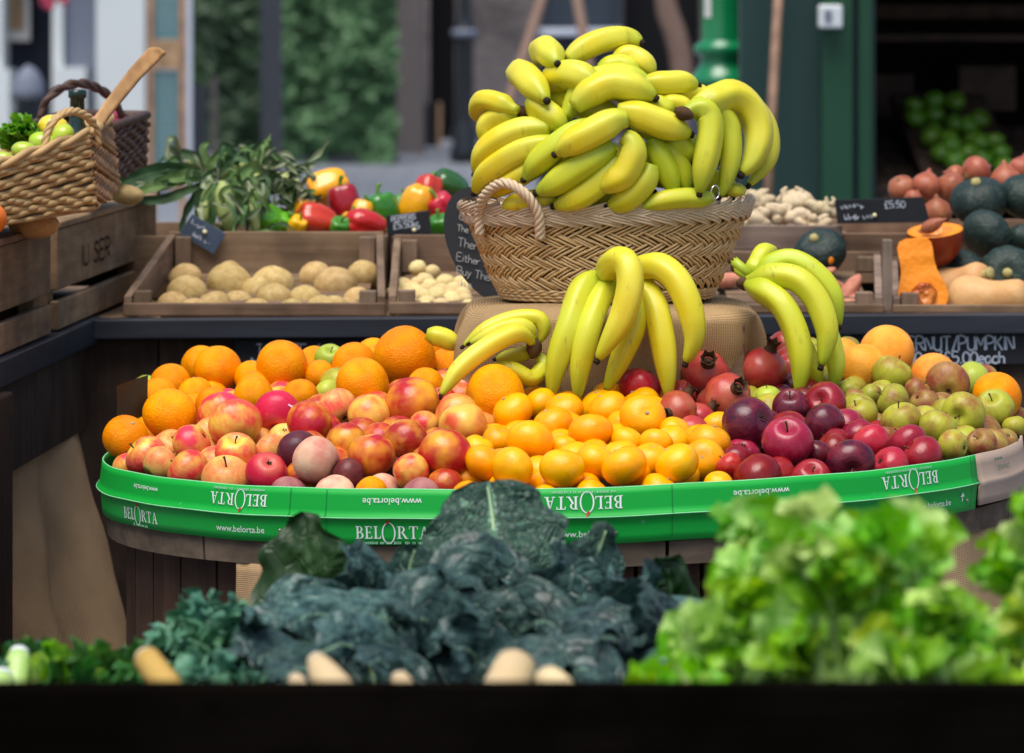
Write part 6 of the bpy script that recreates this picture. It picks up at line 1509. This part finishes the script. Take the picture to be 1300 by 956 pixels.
# left shop front
Y = 30; e = empty('shop_front', 'white painted shop front with dark doorway, at the street side', 'shop front', U(60, ground_py(Y), Y))
slab('doorway', -40, 74, -120, 255, Y + .6, .3, 'navy_shade', e); slab('white_column', 122, 184, -120, 255, Y, .6, 'white_paint', e); slab('grey_pilaster', 84, 123, -120, 255, Y + .12, .5, 'bluegrey_paint', e); slab('door_jamb', 66, 80, -120, 255, Y + .05, .5, 'white_paint', e); slab('pilaster_base', 70, 108, 86, 255, Y - .12, .4, 'white_paint', e); slab('side_post', -20, 3, -120, 255, Y, .4, 'white_paint', e); slab('side_plinth', -20, 12, 88, 255, Y - .1, .4, 'white_paint', e); slab('dark_reveal', 181, 190, -120, 255, Y + .1, .5, 'navy_shade', e); slab('upper_wall', -60, 190, -900, -100, Y - .1, 1, 'white_paint', e)
e = empty('picture_frame', 'framed poster hanging inside the dark doorway', 'picture', U(20, 25, Y + .5)); slab('frame', -6, 40, -30, 56, Y + .45, .04, 'dark_opening', e); slab('mount', -2, 38, -26, 52, Y + .43, .02, 'poster_white', e); slab('print', 4, 30, -20, 38, Y + .41, .02, 'sign_wood', e)
e = empty('street_lantern', 'grey domed lantern on a dark post before the doorway', 'lantern', U(36, ground_py(26), 26)); s_ = 26 / F
m = MB(); m.lathe([(22 * s_, 0), (21 * s_, 8 * s_), (19 * s_, 22 * s_), (12 * s_, 34 * s_), (4 * s_, 40 * s_), (.001, 42 * s_)], 14, (0, 0, HC - 124 * s_)); m.obj('dome', 'cool_metal' if False else 'bluegrey_paint', e)
m = MB(); m.lathe([(16 * s_, 0), (16 * s_, HC - 126 * s_), (24 * s_, HC - 126 * s_), (24 * s_, HC - 122 * s_)], 14); m.obj('post', 'post_grey', e)
m = MB(); [m.blob((random.Random(k).uniform(-.1, .1), random.Random(k + 9).uniform(-.06, .06), random.Random(k + 5).uniform(-.05, .12)), .035, 6, 4) for k in range(14)]; m.tube([(0, 0, 0), (0, .02, .5)], .01, 5); o = m.obj('hanging_flowers', 'pink_bloom', None, loc=U(66, 2, 29)); tag(o, 'pink flowers hanging beside the dark doorway', 'flowers')
# menu boards
Y = 24; e = empty('menu_board', 'tall wooden framed menu board with two blue-green panels', 'menu board', U(213, ground_py(Y), Y))
slab('frame_stile', 187, 195, -80, 240, Y, .05, 'sign_wood', e); slab('frame_stile', 227, 236, -80, 240, Y, .05, 'sign_wood', e); slab('frame_rail', 195, 227, 50, 88, Y + .003, .045, 'sign_wood', e); slab('frame_rail', 195, 227, 222, 240, Y + .003, .045, 'sign_wood', e); slab('metal_edge', 236, 243, -80, 250, Y + .01, .08, 'cool_metal', e); slab('leg', 190, 198, 240, ground_py(Y), Y + .005, .04, 'sign_wood', e); slab('leg', 228, 235, 240, ground_py(Y), Y + .005, .04, 'sign_wood', e)
for y0, y1 in ((-70, 49), (90, 221)):
    p = slab('panel', 195.5, 226.5, y0, y1, Y + .02, .02, 'menu_board', e); rr = random.Random(y1); y = y0 + 8
    while y < y1 - 6:
        x = 199; mb = MB()
        while x < 221:
            w = rr.uniform(2, 6); a, b = U(x, y + rr.uniform(1.5, 3), Y + .0185), U(min(x + w, 223), y, Y + .0185); mb.add([(a.x, a.y, a.z), (b.x, a.y, a.z), (b.x, a.y, b.z), (a.x, a.y, b.z)], [(0, 1, 2, 3)]); x += w + 1.5
        y += rr.uniform(7, 11)
        mb.v = [v - e.location for v in mb.v]; mb.obj('chalk_lettering', 'faint_chalk', p, False)
# leaf walls
def leafwall(name, label, px0, px1, py1, Y, m, n, seed, planter=True):
    e = empty(name, label, 'living wall', U((px0 + px1) / 2, ground_py(Y), Y)); O = e.location
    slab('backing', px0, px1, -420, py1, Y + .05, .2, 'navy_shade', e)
    if planter: slab('planter', px0 - 2, px1 + 2, py1 - 14, ground_py(Y), Y - .25, .4, 'post_grey', e)
    rr = random.Random(seed); vs = []; fs = []; mb = MB(); uvs = []
    for k in range(n):
        px = rr.uniform(px0, px1); py = rr.uniform(-60, py1 - 4); d = mnoise.noise(Vector((px * .05, py * .05, seed))) * .38 + mnoise.noise(Vector((px * .017, py * .017, seed + 4))) * .3
        c = U(px, py, Y) + Vector((0, -.08 - max(-.08, d) - rr.uniform(0, .12), 0)); s = rr.uniform(.05, .10)
        a = rr.uniform(0, 6.28); t = Vector((math.cos(a), rr.uniform(-.6, .2), math.sin(a) - .35)).normalized(); sd = t.cross(Vector((rr.uniform(-.5, .5), -1, rr.uniform(.1, .9)))).normalized()
        q = [c - sd * s * .1, c + t * s * .5 - sd * s * .35, c + t * s * 1.1, c + t * s * .5 + sd * s * .35]
        mb.add([p - O for p in q], [(0, 1, 2, 3)], 0, [(.5, 0), (0, .5), (.5, 1), (1, .5)])
    mb.obj('leaves', m, e, False)
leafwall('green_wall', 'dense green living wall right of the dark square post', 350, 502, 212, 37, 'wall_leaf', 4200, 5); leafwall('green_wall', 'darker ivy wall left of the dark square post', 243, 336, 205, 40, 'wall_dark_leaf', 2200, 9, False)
e = empty('square_post', 'dark grey square post between the two leaf walls', 'post', U(344, ground_py(31), 31)); slab('shaft', 331, 357, -500, ground_py(31) - 14, 31, .16, 'post_grey', e); slab('base_plate', 327, 361, ground_py(31) - 14, ground_py(31), 30.96, .24, 'post_grey', e)
Y = 33; e = empty('panel_gate', 'grey panel with slim post beside the menu board', 'gate', U(255, ground_py(Y), Y)); slab('panel', 243, 262, 108, ground_py(Y), Y, .06, 'post_grey', e); slab('slim_post', 268, 275, 98, ground_py(Y), Y, .05, 'stone_pier', e)
# grey buildings
Y = 43; e = empty('brick_building', 'grey brick building with dark openings across the street', 'building', U(640, ground_py(Y), Y)); O = e.location
slab('wall', 536, 545, -1200, ground_py(Y), Y, 2, 'grey_brick', e); slab('wall', 578, 792, -1200, ground_py(Y), Y, 2, 'grey_brick', e); slab('wall', 890, 1500, -1200, ground_py(Y), Y, 2, 'grey_brick', e); slab('door_opening', 545, 578, -1200, ground_py(Y), Y + .4, .4, 'dark_opening', e); slab('dark_entrance', 792, 890, -400, ground_py(Y), Y + .5, .3, 'dark_opening', e); slab('wall_over_entrance', 792, 890, -1200, -400, Y + .02, 1.9, 'grey_brick', e)
w = slab('window_glass', 690, 785, -60, 36, Y - .1, .05, 'glazing', e); slab('window_mullion', 735, 740, -60, 36, Y - .16, .05, 'post_grey', w); 
for o in w.children: o.location = (0, 0, 0)
for o in list(w.children):
    o.parent = e; 
slab('window_sill', 684, 790, 36, 42, Y - .3, .3, 'cool_metal', e); slab('window_frame', 684, 690, -66, 36, Y - .2, .12, 'post_grey', e); slab('window_frame', 785, 790, -66, 36, Y - .2, .12, 'post_grey', e)
o = slab('stone_pier', 500, 537, -1200, ground_py(39), 39, 1, 'stone_pier'); tag(o, 'grey stone pier beside the green living wall', 'pier')
e = empty('leaning_board', 'small dark framed board leaning in the door opening', 'board', U(546, ground_py(41), 41)); slab('board', 536, 558, 132, ground_py(41), 41, .05, 'dark_opening', e); slab('wood_edge', 556, 560, 130, ground_py(41), 40.96, .05, 'sign_wood', e)
# lamp post
Y = 37; e = empty('lamp_post', 'dark cast iron lamp post in front of the grey brick wall', 'lamp post', U(590, ground_py(Y), Y)); s_ = Y / F
def lz(py): return (ground_py(Y) - py) * s_
m = MB(); m.lathe([(r * s_, lz(py)) for r, py in ((19, ground_py(Y)), (19, 190), (16, 184), (16, 166), (13, 160), (11.5, 150), (11, 60), (12, 50), (15, 46), (15, 38), (11, 32), (9, 20), (8, -60), (7, -300))], 16); m.obj('column', 'black_paint', e)
m = MB(); m.lathe([(15.5 * s_, lz(47)), (17 * s_, lz(42)), (15.5 * s_, lz(37))], 16); m.obj('collar', 'bluegrey_paint', e)
Y = 26; e = empty('market_bin', 'dark blue wheeled bin with pale lid behind the banana heap', 'bin', U(732, ground_py(Y), Y)); slab('body', 684, 778, 46, 250, Y, .5, 'navy_shade', e, .02); slab('lid', 680, 782, 37, 46, Y - .03, .56, 'cool_metal', e, .01)
for x in (700, 764): m = MB(); m.tube([U(x - 4, ground_py(Y) - 8, Y + .05) - e.location, U(x + 4, ground_py(Y) - 8, Y + .05) - e.location], .04, 12); m.obj('wheel', 'dark_opening', e)
for a, b, lab in (((652,112),(676,36),'pale leaning pole left of the dark blue bin'), ((740,40),(722,-60),'pale pole slanting above the dark blue bin')):
    m = MB(); pa, pb = U(*a, 25.5), U(*b, 25.9); d = (pa - pb).normalized(); m.tube([pa + d * (1.5 if a[0] < 700 else .9), pa, pb - d * .5], .035, 10); o = m.obj('leaning_pole', 'branch'); tag(o, lab, 'pole')
m = MB(); m.tube(spline([U(*p, 28) for p in ((880,270),(872,150),(862,60),(846,10),(838,-60))], 14), [.13, .12, .11, .10, .09, .085, .08, .08, .08, .08, .08, .07, .07, .07], 10); o = m.obj('tree_trunk', 'branch'); tag(o, 'bare pinkish tree trunk before the dark entrance', 'tree')
m2 = MB(); m2.tube(spline([U(*p, 28) for p in ((846,10),(820,-60),(800,-120))], 8), .05, 8); m2.obj('limb', 'branch', o)
# green cast iron column
Y = 14; e = empty('iron_column', 'bright green cast iron column with moulded rings behind the bananas', 'column', U(917, ground_py(Y), Y)); s_ = Y / F; G0 = ground_py(Y)
def cz(py): return (G0 - py) * s_
prof = [(26, -700), (26, 0), (26.5, 50), (27, 53), (34, 56), (36, 60), (36, 66), (33, 69), (28.5, 72), (28, 80), (30, 85), (35, 92), (39, 98), (40, 103), (39, 107), (30, 109)]
m = MB(); m.lathe([(r * s_, cz(py)) for r, py in reversed(prof)], 40); m.obj('shaft', 'green_enamel', e)
m = MB(); m.lathe([(44 * s_, 0), (44 * s_, cz(150)), (36 * s_, cz(125)), (38 * s_, cz(118)), (38 * s_, cz(109.5)), (20 * s_, cz(109.5))], 40); m.obj('plinth', 'post_grey', e)
m = MB(); 
def stk(u, v): a = -PI / 2 - .62 - .45 * u; return (26.6 * s_ * math.cos(a), 26.6 * s_ * math.sin(a), cz(-6 + 28 * v))
m.sheet(stk, 6, 4); m.obj('paper_sticker', 'poster_white', e)
# shop on the right
Y = 13; e = empty('greengrocer_shop', 'dark green timber shop front with a deep shadowed interior', 'shop', U(1030, ground_py(Y), Y)); G0 = ground_py(Y)
slab('broad_board', 940, 1044, -500, G0, Y, .10, 'pilaster_green', e); slab('post', 1044, 1082, -500, G0, Y - .06, .16, 'pilaster_bright', e); slab('post_moulding', 1082, 1090, -500, G0, Y + .01, .1, 'pilaster_green', e); slab('post_moulding', 1090, 1106, -500, G0, Y - .03, .1, 'pilaster_bright', e); slab('post_moulding', 1106, 1111, -500, G0, Y + .02, .1, 'pilaster_green', e)
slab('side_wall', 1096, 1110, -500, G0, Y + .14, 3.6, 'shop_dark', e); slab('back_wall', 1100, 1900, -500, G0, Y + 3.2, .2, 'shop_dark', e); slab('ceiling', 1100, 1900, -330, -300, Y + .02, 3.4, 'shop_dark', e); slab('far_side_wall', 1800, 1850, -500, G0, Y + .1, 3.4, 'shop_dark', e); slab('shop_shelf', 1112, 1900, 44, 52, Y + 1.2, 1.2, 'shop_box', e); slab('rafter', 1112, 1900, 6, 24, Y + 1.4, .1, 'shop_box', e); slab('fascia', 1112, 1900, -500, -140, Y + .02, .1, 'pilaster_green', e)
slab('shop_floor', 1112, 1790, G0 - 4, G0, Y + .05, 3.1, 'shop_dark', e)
e2 = empty('switch_box', 'small white electrical box on the dark green post', 'electrical box', U(1055, 20, Y - .1)); slab('cover', 1040, 1070, 6, 36, Y - .14, .078, 'white_paint', e2, .008); slab('switch', 1047, 1056, 13, 26, Y - .148, .008, 'bluegrey_paint', e2)
m = MB(); m.tube([U(973, 300, 12.6), U(979, 160, 12.75), U(990, -40, 12.93)], [.017, .0165, .016], 10); o = m.obj('broom_handle', 'broom_wood'); tag(o, 'long wooden broom handle leaning on the dark green boards', 'broom')
m = MB(); p = U(973, 300, 12.6); m.box(p.x - .16, p.x + .16, p.y - .03, p.y + .03, p.z - .1, p.z, 0); m.obj('broom_head', 'broom_wood', o, False)
# slanted shop boxes
def slant(name, lab, px0, px1, pya, pyb, Ya, Yb, m, cat='box'):
    mb = MB(); a, b, c, d = U(px0[0], pya, Ya), U(px0[1], pya, Ya), U(px1[1], pyb, Yb), U(px1[0], pyb, Yb); t = Vector((0, .0, -.05)); mb.hexa([a + t, b + t, c + t, d + t, a, b, c, d]); o = mb.obj(name, m, None, False); return tag(o, lab, cat)
slant('apple_box', 'sloping dark box of green apples inside the shop', (1176, 1292), (1130, 1250), 232, 118, 13.45, 14.1, 'shop_box')
slant('nut_box', 'sloping shadowed heap of nuts left of the green apples', (1112, 1195), (1112, 1150), 236, 165, 13.5, 14.2, 'nut_heap'); slant('nut_box', 'sloping heap of nuts right of the green apples', (1300, 1400), (1262, 1400), 220, 160, 13.5, 14.1, 'nut_heap')
for a, b, c, d, lab in ((1104,1160,95,150,'empty brown box on the shop shelf left of the apples'), (1218,1290,84,140,'brown card box on the shelf behind the green apples')): 
    e = empty('card_box', lab, 'box', U(a, d, 14.3)); slab('front', a, b, c, d, 14.3, .02, 'shop_box', e); slab('side', b - 3, b, c, d, 14.32, .3, 'shop_box', e); slab('base', a, b - 3.2, d - 3, d, 14.32, .3, 'shop_box', e)
GA = [(1160,135),(1186,146),(1213,130),(1183,168),(1212,158),(1243,152),(1181,175),(1205,178),(1229,160),(1208,185),(1245,182),(1228,195),(1262,180),(1212,205),(1247,205),(1270,195),(1186,128),(1236,178),(1194,195),(1232,214),(1275,213),(1162,150)]
for i, (px, py) in enumerate(GA):
    Yd = 13.4 + (232 - py) * .0055; o = bpy.data.objects.new('apple', fruit_mesh('apple', 'shop_apple_skin', i % 3)); COL.objects.link(o)
    o.matrix_world = Matrix.Translation(U(px, py, Yd - .03)) @ axis_matrix((R.uniform(-.6, .6), R.uniform(-.8, .3), 1), i) @ Matrix.Scale(.039, 4); tag(o, 'green apple in the sloping dark box inside the shadowed shop', 'apple', 'green apples inside the shop')

# ================================================================== foreground vegetables
def fore():
    Y0 = 2.95; zt = U(0, 869, Y0).z
    e = empty('vegetable_crate', 'dark wooden crate in the foreground filled with leafy vegetables', 'crate', (0, Y0, .80)); B = e.location
    def bx(n, a, b, c, d, f, g, m):
        mb = MB(); mb.box(a - B.x, b - B.x, c - B.y, d - B.y, f - B.z, g - B.z); mb.obj(n, m, e, False, .004)
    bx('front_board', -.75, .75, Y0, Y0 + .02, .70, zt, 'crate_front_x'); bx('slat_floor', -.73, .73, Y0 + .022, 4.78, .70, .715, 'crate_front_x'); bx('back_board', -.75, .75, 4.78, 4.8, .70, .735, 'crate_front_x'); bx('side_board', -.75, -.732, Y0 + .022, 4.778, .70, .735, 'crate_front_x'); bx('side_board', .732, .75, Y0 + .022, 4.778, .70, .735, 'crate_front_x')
    bx('stand', -.7, .7, Y0 + .04, 4.7, .0, .698, 'dark_panel_z')
fore()
def fan(prof_w): return lambda t: prof_w(t)
def broad(t): return max(0, (math.sin(PI * min(1, t) ** .62)) ** .6) if t < 1 else 0
def topheavy(t): return (.35 + .75 * min(1, t * 1.5)) * (1 - max(0, t - .72) / .28 * .55) if t < .999 else .3
def kale():
    e = empty('kale_bunch', 'large bunch of dark blue-green crinkled kale in the foreground', 'kale', U(600, 900, 4.2))
    K = 'kale_leaf'; rr = random.Random(12)
    # showing their backs with pale ribs
    leaf_obj('leaf', [U(628,830,4.42),U(630,730,4.46),U(626,665,4.50),U(618,612,4.53)], .078, 'kale_back_leaf', e, 'kale_stem', .0042, N=(.05,-1,.1), crinkle=.010, ruffle=.006, cup=-.1, nu=44, nv=64, seed=1, prof=topheavy)
    leaf_obj('leaf', [U(700,860,4.36),U(722,780,4.40),U(752,720,4.42),U(772,664,4.42)], .056, 'kale_back_leaf', e, 'kale_stem', .003, N=(.35,-1,.2), crinkle=.010, ruffle=.006, cup=-.2, nu=26, nv=40, seed=2, prof=broad)
    leaf_obj('leaf', [U(560,850,4.38),U(535,770,4.42),U(520,730,4.44),U(530,690,4.44)], .056, 'kale_back_leaf', e, 'kale_stem', .003, N=(-.3,-1,.25), crinkle=.010, ruffle=.005, cup=-.2, nu=26, nv=40, seed=3, prof=broad)
    leaf_obj('leaf', [U(480,860,4.38),U(428,790,4.42),U(395,730,4.44),U(388,650,4.46)], .092, 'cabbage_leaf', e, None, .0018, N=(-.5,-1,.15), crinkle=.0085, ruffle=.006, cup=.25, nu=34, nv=50, seed=4, prof=broad)
    leaf_obj('leaf', [U(800,890,4.3),U(835,800,4.36),U(850,740,4.38),U(835,706,4.36)], .046, 'cabbage_leaf', e, None, N=(.5,-1,.2), crinkle=.009, ruffle=.006, cup=.3, nu=34, nv=50, seed=5, prof=broad)
    # dark upright / arching leaves over them
    spec = [((520,870),(475,800),(455,745),(436,722),.05,4.36), ((560,870),(505,800),(478,755),(484,716),.05,4.30), ((640,870),(640,790),(600,735),(560,728),.055,4.30), ((640,880),(680,800),(690,740),(700,716),.055,4.30), ((700,880),(740,800),(790,745),(820,735),.05,4.28), ((720,890),(790,830),(840,790),(868,786),.05,4.22), ((740,900),(800,850),(850,840),(872,868),.042,4.15),
            ((480,880),(420,800),(370,775),(345,800),.045,4.25), ((500,890),(420,830),(350,800),(318,820),.045,4.15), ((420,890),(370,835),(330,790),(322,786),.030,4.12), ((520,890),(450,800),(400,780),(360,800),.05,4.18), ((560,890),(520,810),(470,780),(430,800),.05,4.12), ((600,890),(580,800),(540,760),(500,770),.05,4.2), ((600,890),(640,820),(680,790),(720,800),.05,4.14), ((660,890),(720,830),(770,810),(800,830),.05,4.1),
            ((560,900),(560,830),(545,790),(520,785),.045,4.05), ((640,900),(600,840),(580,800),(590,775),.045,4.06), ((700,900),(710,850),(740,820),(760,815),.045,4.02), ((480,900),(470,850),(440,820),(400,830),.045,4.0), ((540,900),(500,860),(480,840),(460,850),.04,3.95), ((760,910),(800,880),(840,860),(880,880),.045,4.0), ((620,910),(640,870),(670,850),(700,860),.04,3.95), ((820,905),(850,850),(840,800),(810,770),.045,4.12),
            ((390,900),(360,850),(340,830),(320,850),.04,4.0), ((590,900),(610,860),(600,830),(570,820),.04,3.98), ((680,905),(700,870),(740,850),(770,870),.042,3.94), ((440,905),(420,870),(390,850),(350,865),.04,3.94), ((330,905),(330,860),(322,800),(318,786),.026,4.08)]
    for i, (a, b, c, d, w, Y) in enumerate(spec):
        leaf_obj('leaf', [U(*a, Y), U(*b, Y + .02), U(*c, Y + rr.uniform(-.02, .03)), U(*d, Y - .05 - rr.uniform(0, .04))], w * 1.0, K, e, 'kale_stem' if i % 3 == 0 else None, .0016, N=(rr.uniform(-.5, .5), -1, rr.uniform(.1, .9)), crinkle=.0085, ruffle=.0035, cup=rr.uniform(-.75, -.35), nu=34, nv=60, seed=10 + i, prof=broad)
kale()
def curly(label, cx, cy, rx, ry, Y, n, seed, m='curly_leaf', ruf=.007, hw=(.014, .026), group=None):
    e = empty('curly_kale', label, 'curly kale', U(cx, cy + ry * .8, Y), group); rr = random.Random(seed)
    for k in range(n):
        a = rr.uniform(-.1, PI + .1); q = rr.uniform(.35, 1.0); tip = (cx + rx * q * math.cos(a), cy + ry * .8 - ry * 1.7 * q * abs(math.sin(a)))
        d = rr.uniform(-.10, .10) - (1 - q) * .10
        base = (cx + rx * .2 * math.cos(a), cy + ry)
        md = ((base[0] + tip[0]) / 2 + rr.uniform(-8, 8), (base[1] + tip[1]) / 2 - 6)
        leaf_obj('leaf', [U(*base, Y + d * .3), U(*md, Y + d * .7), U(*tip, Y + d - .02)], rr.uniform(*hw), m, e, None, N=(rr.uniform(-.8, .8), -1, rr.uniform(-.1, .9)), crinkle=.006, ruffle=ruf, cup=rr.uniform(-.3, .5), nu=16, nv=34, seed=seed + k, prof=broad, fr=1.7)
curly('mound of frilly curly kale against the dark planks, taller one', 264, 822, 100, 90, 4.20, 120, 31, ruf=.011, hw=(.022, .036)); curly('low dark curly kale between the tall frilly mound and the parsley', 165, 856, 96, 62, 4.05, 75, 57, 'parsley_leaf', hw=(.016, .028))
curly('frilly kale low in front of the taller mound', 275, 876, 92, 52, 3.97, 60, 91, ruf=.010, hw=(.020, .032))
def parsley(label, x0, x1, top, Y, n, seed, ms):
    e = empty('parsley', label, 'parsley', U((x0 + x1) / 2, 900, Y)); rr = random.Random(seed)
    for k in range(n):
        px = rr.uniform(x0, x1); py = top + rr.uniform(0, 55) + 14 * abs(px - (x0 + x1) / 2) / (x1 - x0); y_ = Y + rr.uniform(-.08, .08)
        leaf_obj('leaf', [U(px + rr.uniform(-14, 14), py + 46, y_), U(px + rr.uniform(-6, 6), py + 20, y_ - .01), U(px, py, y_ - .03)], rr.uniform(.011, .019), rr.choice(ms), e, None, N=(rr.uniform(-.8, .8), -1, rr.uniform(0, 1)), ruffle=.004, cup=.2, nu=8, nv=12, seed=k, prof=broad, teeth=.25)
parsley('leafy parsley bunch at the lower left with darker leaves', -6, 130, 806, 4.0, 90, 6, ['parsley_leaf', 'parsley_leaf', 'celery_leaf_pale', 'curly_leaf']); parsley('small bright green herb sprig beside the dark curly kale', 66, 120, 806, 4.0, 12, 8, ['celery_leaf'])
def leek(a, b, r, Y, lab):
    A, Bq = U(*a, Y), U(*b, Y - .05); o = MB(); o.tube(spline([A, A.lerp(Bq, .5), Bq], 8), [r * .86, r, r, r, r, r, r, r], 16); l = o.obj('leek', 'celery_leaf_pale' if False else 'celery_stalk'); tag(l, lab, 'leek'); c = MB(); d = (A - Bq).normalized(); c.tube([A - d * .002, A + d * .006], [r * .84, r * .7], 16); c.obj('cut_face', 'white_paint', l)
leek((24, 832), (16, 905), .013, 3.95, 'white cut leek end standing at the lower left among parsley'); leek((2, 862), (-8, 930), .015, 3.8, 'pale leek stub at the frame corner')
def root(a, b, ra, rb, Y, m, lab):
    A, Bq = U(*a, Y), U(*b, Y - .10); mb = MB(); P = spline([A, A.lerp(Bq, .5) + Vector((.004, 0, 0)), Bq], 12); w = Y / F
    mb.tube(P, [(ra + (rb - ra) * min(1, i / 7) ** .8) * w * (1 + .04 * mnoise.noise(Vector((i * .9, a[0], 0)))) for i in range(12)], 18); o = mb.obj('root_vegetable', m); tag(o, lab, 'root vegetable', 'pale root vegetables along the front board')
    c = MB(); d = (A - Bq).normalized(); c.tube([A - d * .001, A + d * .0035, A + d * .0045], [ra * w * .98, ra * w * .86, ra * w * .5], 18); c.obj('cut_end', 'root_cut', o)
root((186, 836), (246, 940), 17, 21, 3.55, 'tan_root_skin', 'tan root with a pale cut end leaning beside the curly kale'); root((402, 840), (452, 950), 13, 34, 3.5, 'root_skin', 'cream root tapering to a blunt tip under the kale'); root((508, 864), (530, 950), 13, 24, 3.48, 'root_skin', 'small cream root tip between two larger roots'); root((655, 846), (600, 950), 27, 34, 3.5, 'root_skin', 'thick root with its round cut face to the viewer'); root((696, 862), (750, 950), 19, 30, 3.46, 'root_skin', 'cream root lying beside the thick round-cut one'); root((376, 866), (392, 950), 12, 22, 3.46, 'root_skin', 'short cream root left of the blunt tapering one')
def celery(label, bx_, stalks, Y, seed, bunchy=1.0):
    e = empty('celery', label, 'celery', U(bx_, 905, Y), 'celery bunches in the foreground'); rr = random.Random(seed); B = e.location
    for k, (tx, ty, dy) in enumerate(stalks):
        y_ = Y + dy; b = (bx_ + (tx - bx_) * .25 + rr.uniform(-14, 14), 900); mdl = (bx_ + (tx - bx_) * .65, (b[1] + ty) / 2)
        P = spline([U(*b, y_), U(*mdl, y_), U(tx, ty, y_ - .03)], 14); m = MB(); m.tube([p - B for p in P], [.0105 - .0050 * i / 13 for i in range(14)], 9, flat=.75); st = m.obj('stalk', 'celery_stalk', e)
        T = (P[-1] - P[-3]).normalized()
        for q in range(4 if k % 4 else 3):
            f = (.0, .12, .4, .62)[q]; o = P[-1].lerp(P[7], f); lm = MB()
            mm = rr.choices(['celery_leaf', 'celery_leaf_yellow', 'celery_leaf_pale'], (6, 1.5, 2.6))[0]
            sd = Vector((rr.uniform(-1, 1), rr.uniform(-.5, .3), rr.uniform(-.1, .5))); d0 = (T * (1.0 if q == 0 else .5) + sd * .8).normalized()
            for s in range(5):
                if rr.random() < .22: continue
                a = (s - 2) * .62; d = (d0 + Vector((math.sin(a), rr.uniform(-.3, .3), -abs(a) * .18)) * .9).normalized(); ln = rr.uniform(.026, .052) * (1.15 - .12 * abs(s - 2)); o2 = o + d0 * .012
                g, _ = leaf_mesh([o2, o2 + d * ln * .5 + Vector((0, -.004, .004)), o2 + d * ln + Vector((0, -.006, -.010))], ln * .33, mm, N=(rr.uniform(-.7, .7), -1, rr.uniform(-.1, .8)), cup=rr.uniform(-.3, .5), nu=6, nv=10, seed=s + k, ruffle=.003, teeth=.3, prof=broad)
                off = len(lm.v); lm.v += [p - B for p in g.v]; lm.f += [tuple(i + off for i in f_) for f_ in g.f]; lm.mi += g.mi
                for i, t in g.uv.items(): lm.uv[i + off] = t
            lm.obj('leaf', mm, st)
rr = random.Random(77)
def outline(x):
    pts = [(800, 860), (840, 840), (885, 800), (905, 770), (932, 738), (955, 690), (972, 645), (985, 620), (1010, 640), (1030, 668), (1060, 650), (1090, 640), (1130, 632), (1165, 660), (1185, 720), (1205, 775), (1240, 790), (1262, 780), (1276, 740), (1288, 660), (1310, 620), (1360, 600)]
    for (a, b), (c, d) in zip(pts, pts[1:]):
        if a <= x <= c: return b + (d - b) * (x - a) / (c - a)
    return 850
for label, bx_, x0, x1, n, Y, sd in (('leafy celery bunch nearest the dark kale', 930, 830, 1010, 16, 3.50, 1), ('tallest celery bunch before the green edging', 1065, 955, 1160, 22, 3.42, 2), ('celery bunch low under the brown burlap gap', 1200, 1120, 1262, 12, 3.36, 3), ('celery bunch cut by the frame edge', 1322, 1266, 1350, 12, 3.40, 4)):
    st = []
    for k in range(n):
        tx = x0 + (x1 - x0) * (k + .5) / n + rr.uniform(-6, 6); t = outline(tx); q = 0 if k % 3 == 0 else rr.uniform(0, 1) ** 1.2
        st.append((tx, t + (66 if x0 > 940 else 46) + (850 - t) * .85 * q, rr.uniform(-.14, .14) - .06 * q))
    celery(label, bx_, st, Y, sd)

# ================================================================== camera, light
cam = bpy.data.cameras.new('camera'); co = bpy.data.objects.new('camera', cam); COL.objects.link(co)
co.location = (0, 0, HC); co.rotation_euler = (PI / 2, 0, 0)
cam.sensor_width = 36; cam.lens = 36 * F / 1300; cam.shift_y = -478 / 1300; cam.clip_start = .1; cam.clip_end = 1000
cam.dof.use_dof = True; cam.dof.focus_distance = 5.72; cam.dof.aperture_fstop = 7.2
S.camera = co
W = bpy.data.worlds.new('World'); S.world = W; W.use_nodes = True; n = W.node_tree.nodes; bg = n['Background']
sky = n.new('ShaderNodeTexSky'); sky.sky_type = 'NISHITA'; sky.sun_disc = False; EL, AZ = math.radians(68), math.radians(204)
sky.sun_elevation = EL; sky.sun_rotation = AZ; sky.air_density = 1.0; sky.dust_density = 3.0
W.node_tree.links.new(sky.outputs[0], bg.inputs[0]); bg.inputs[1].default_value = .15
sun = bpy.data.lights.new('sun', 'SUN'); so = bpy.data.objects.new('sun', sun); COL.objects.link(so); sun.energy = 3.5; sun.angle = math.radians(45); sun.color = (1, .96, .90)
d = Vector((math.sin(AZ) * math.cos(EL), math.cos(AZ) * math.cos(EL), math.sin(EL)))   # toward the sun
so.rotation_euler = d.to_track_quat('Z', 'Y').to_euler(); so.location = (0, 0, 6)
S.view_settings.view_transform = 'Standard'; S.view_settings.look = 'None'; S.view_settings.exposure = 0
S.cycles.max_bounces = 6; S.cycles.use_denoising = True
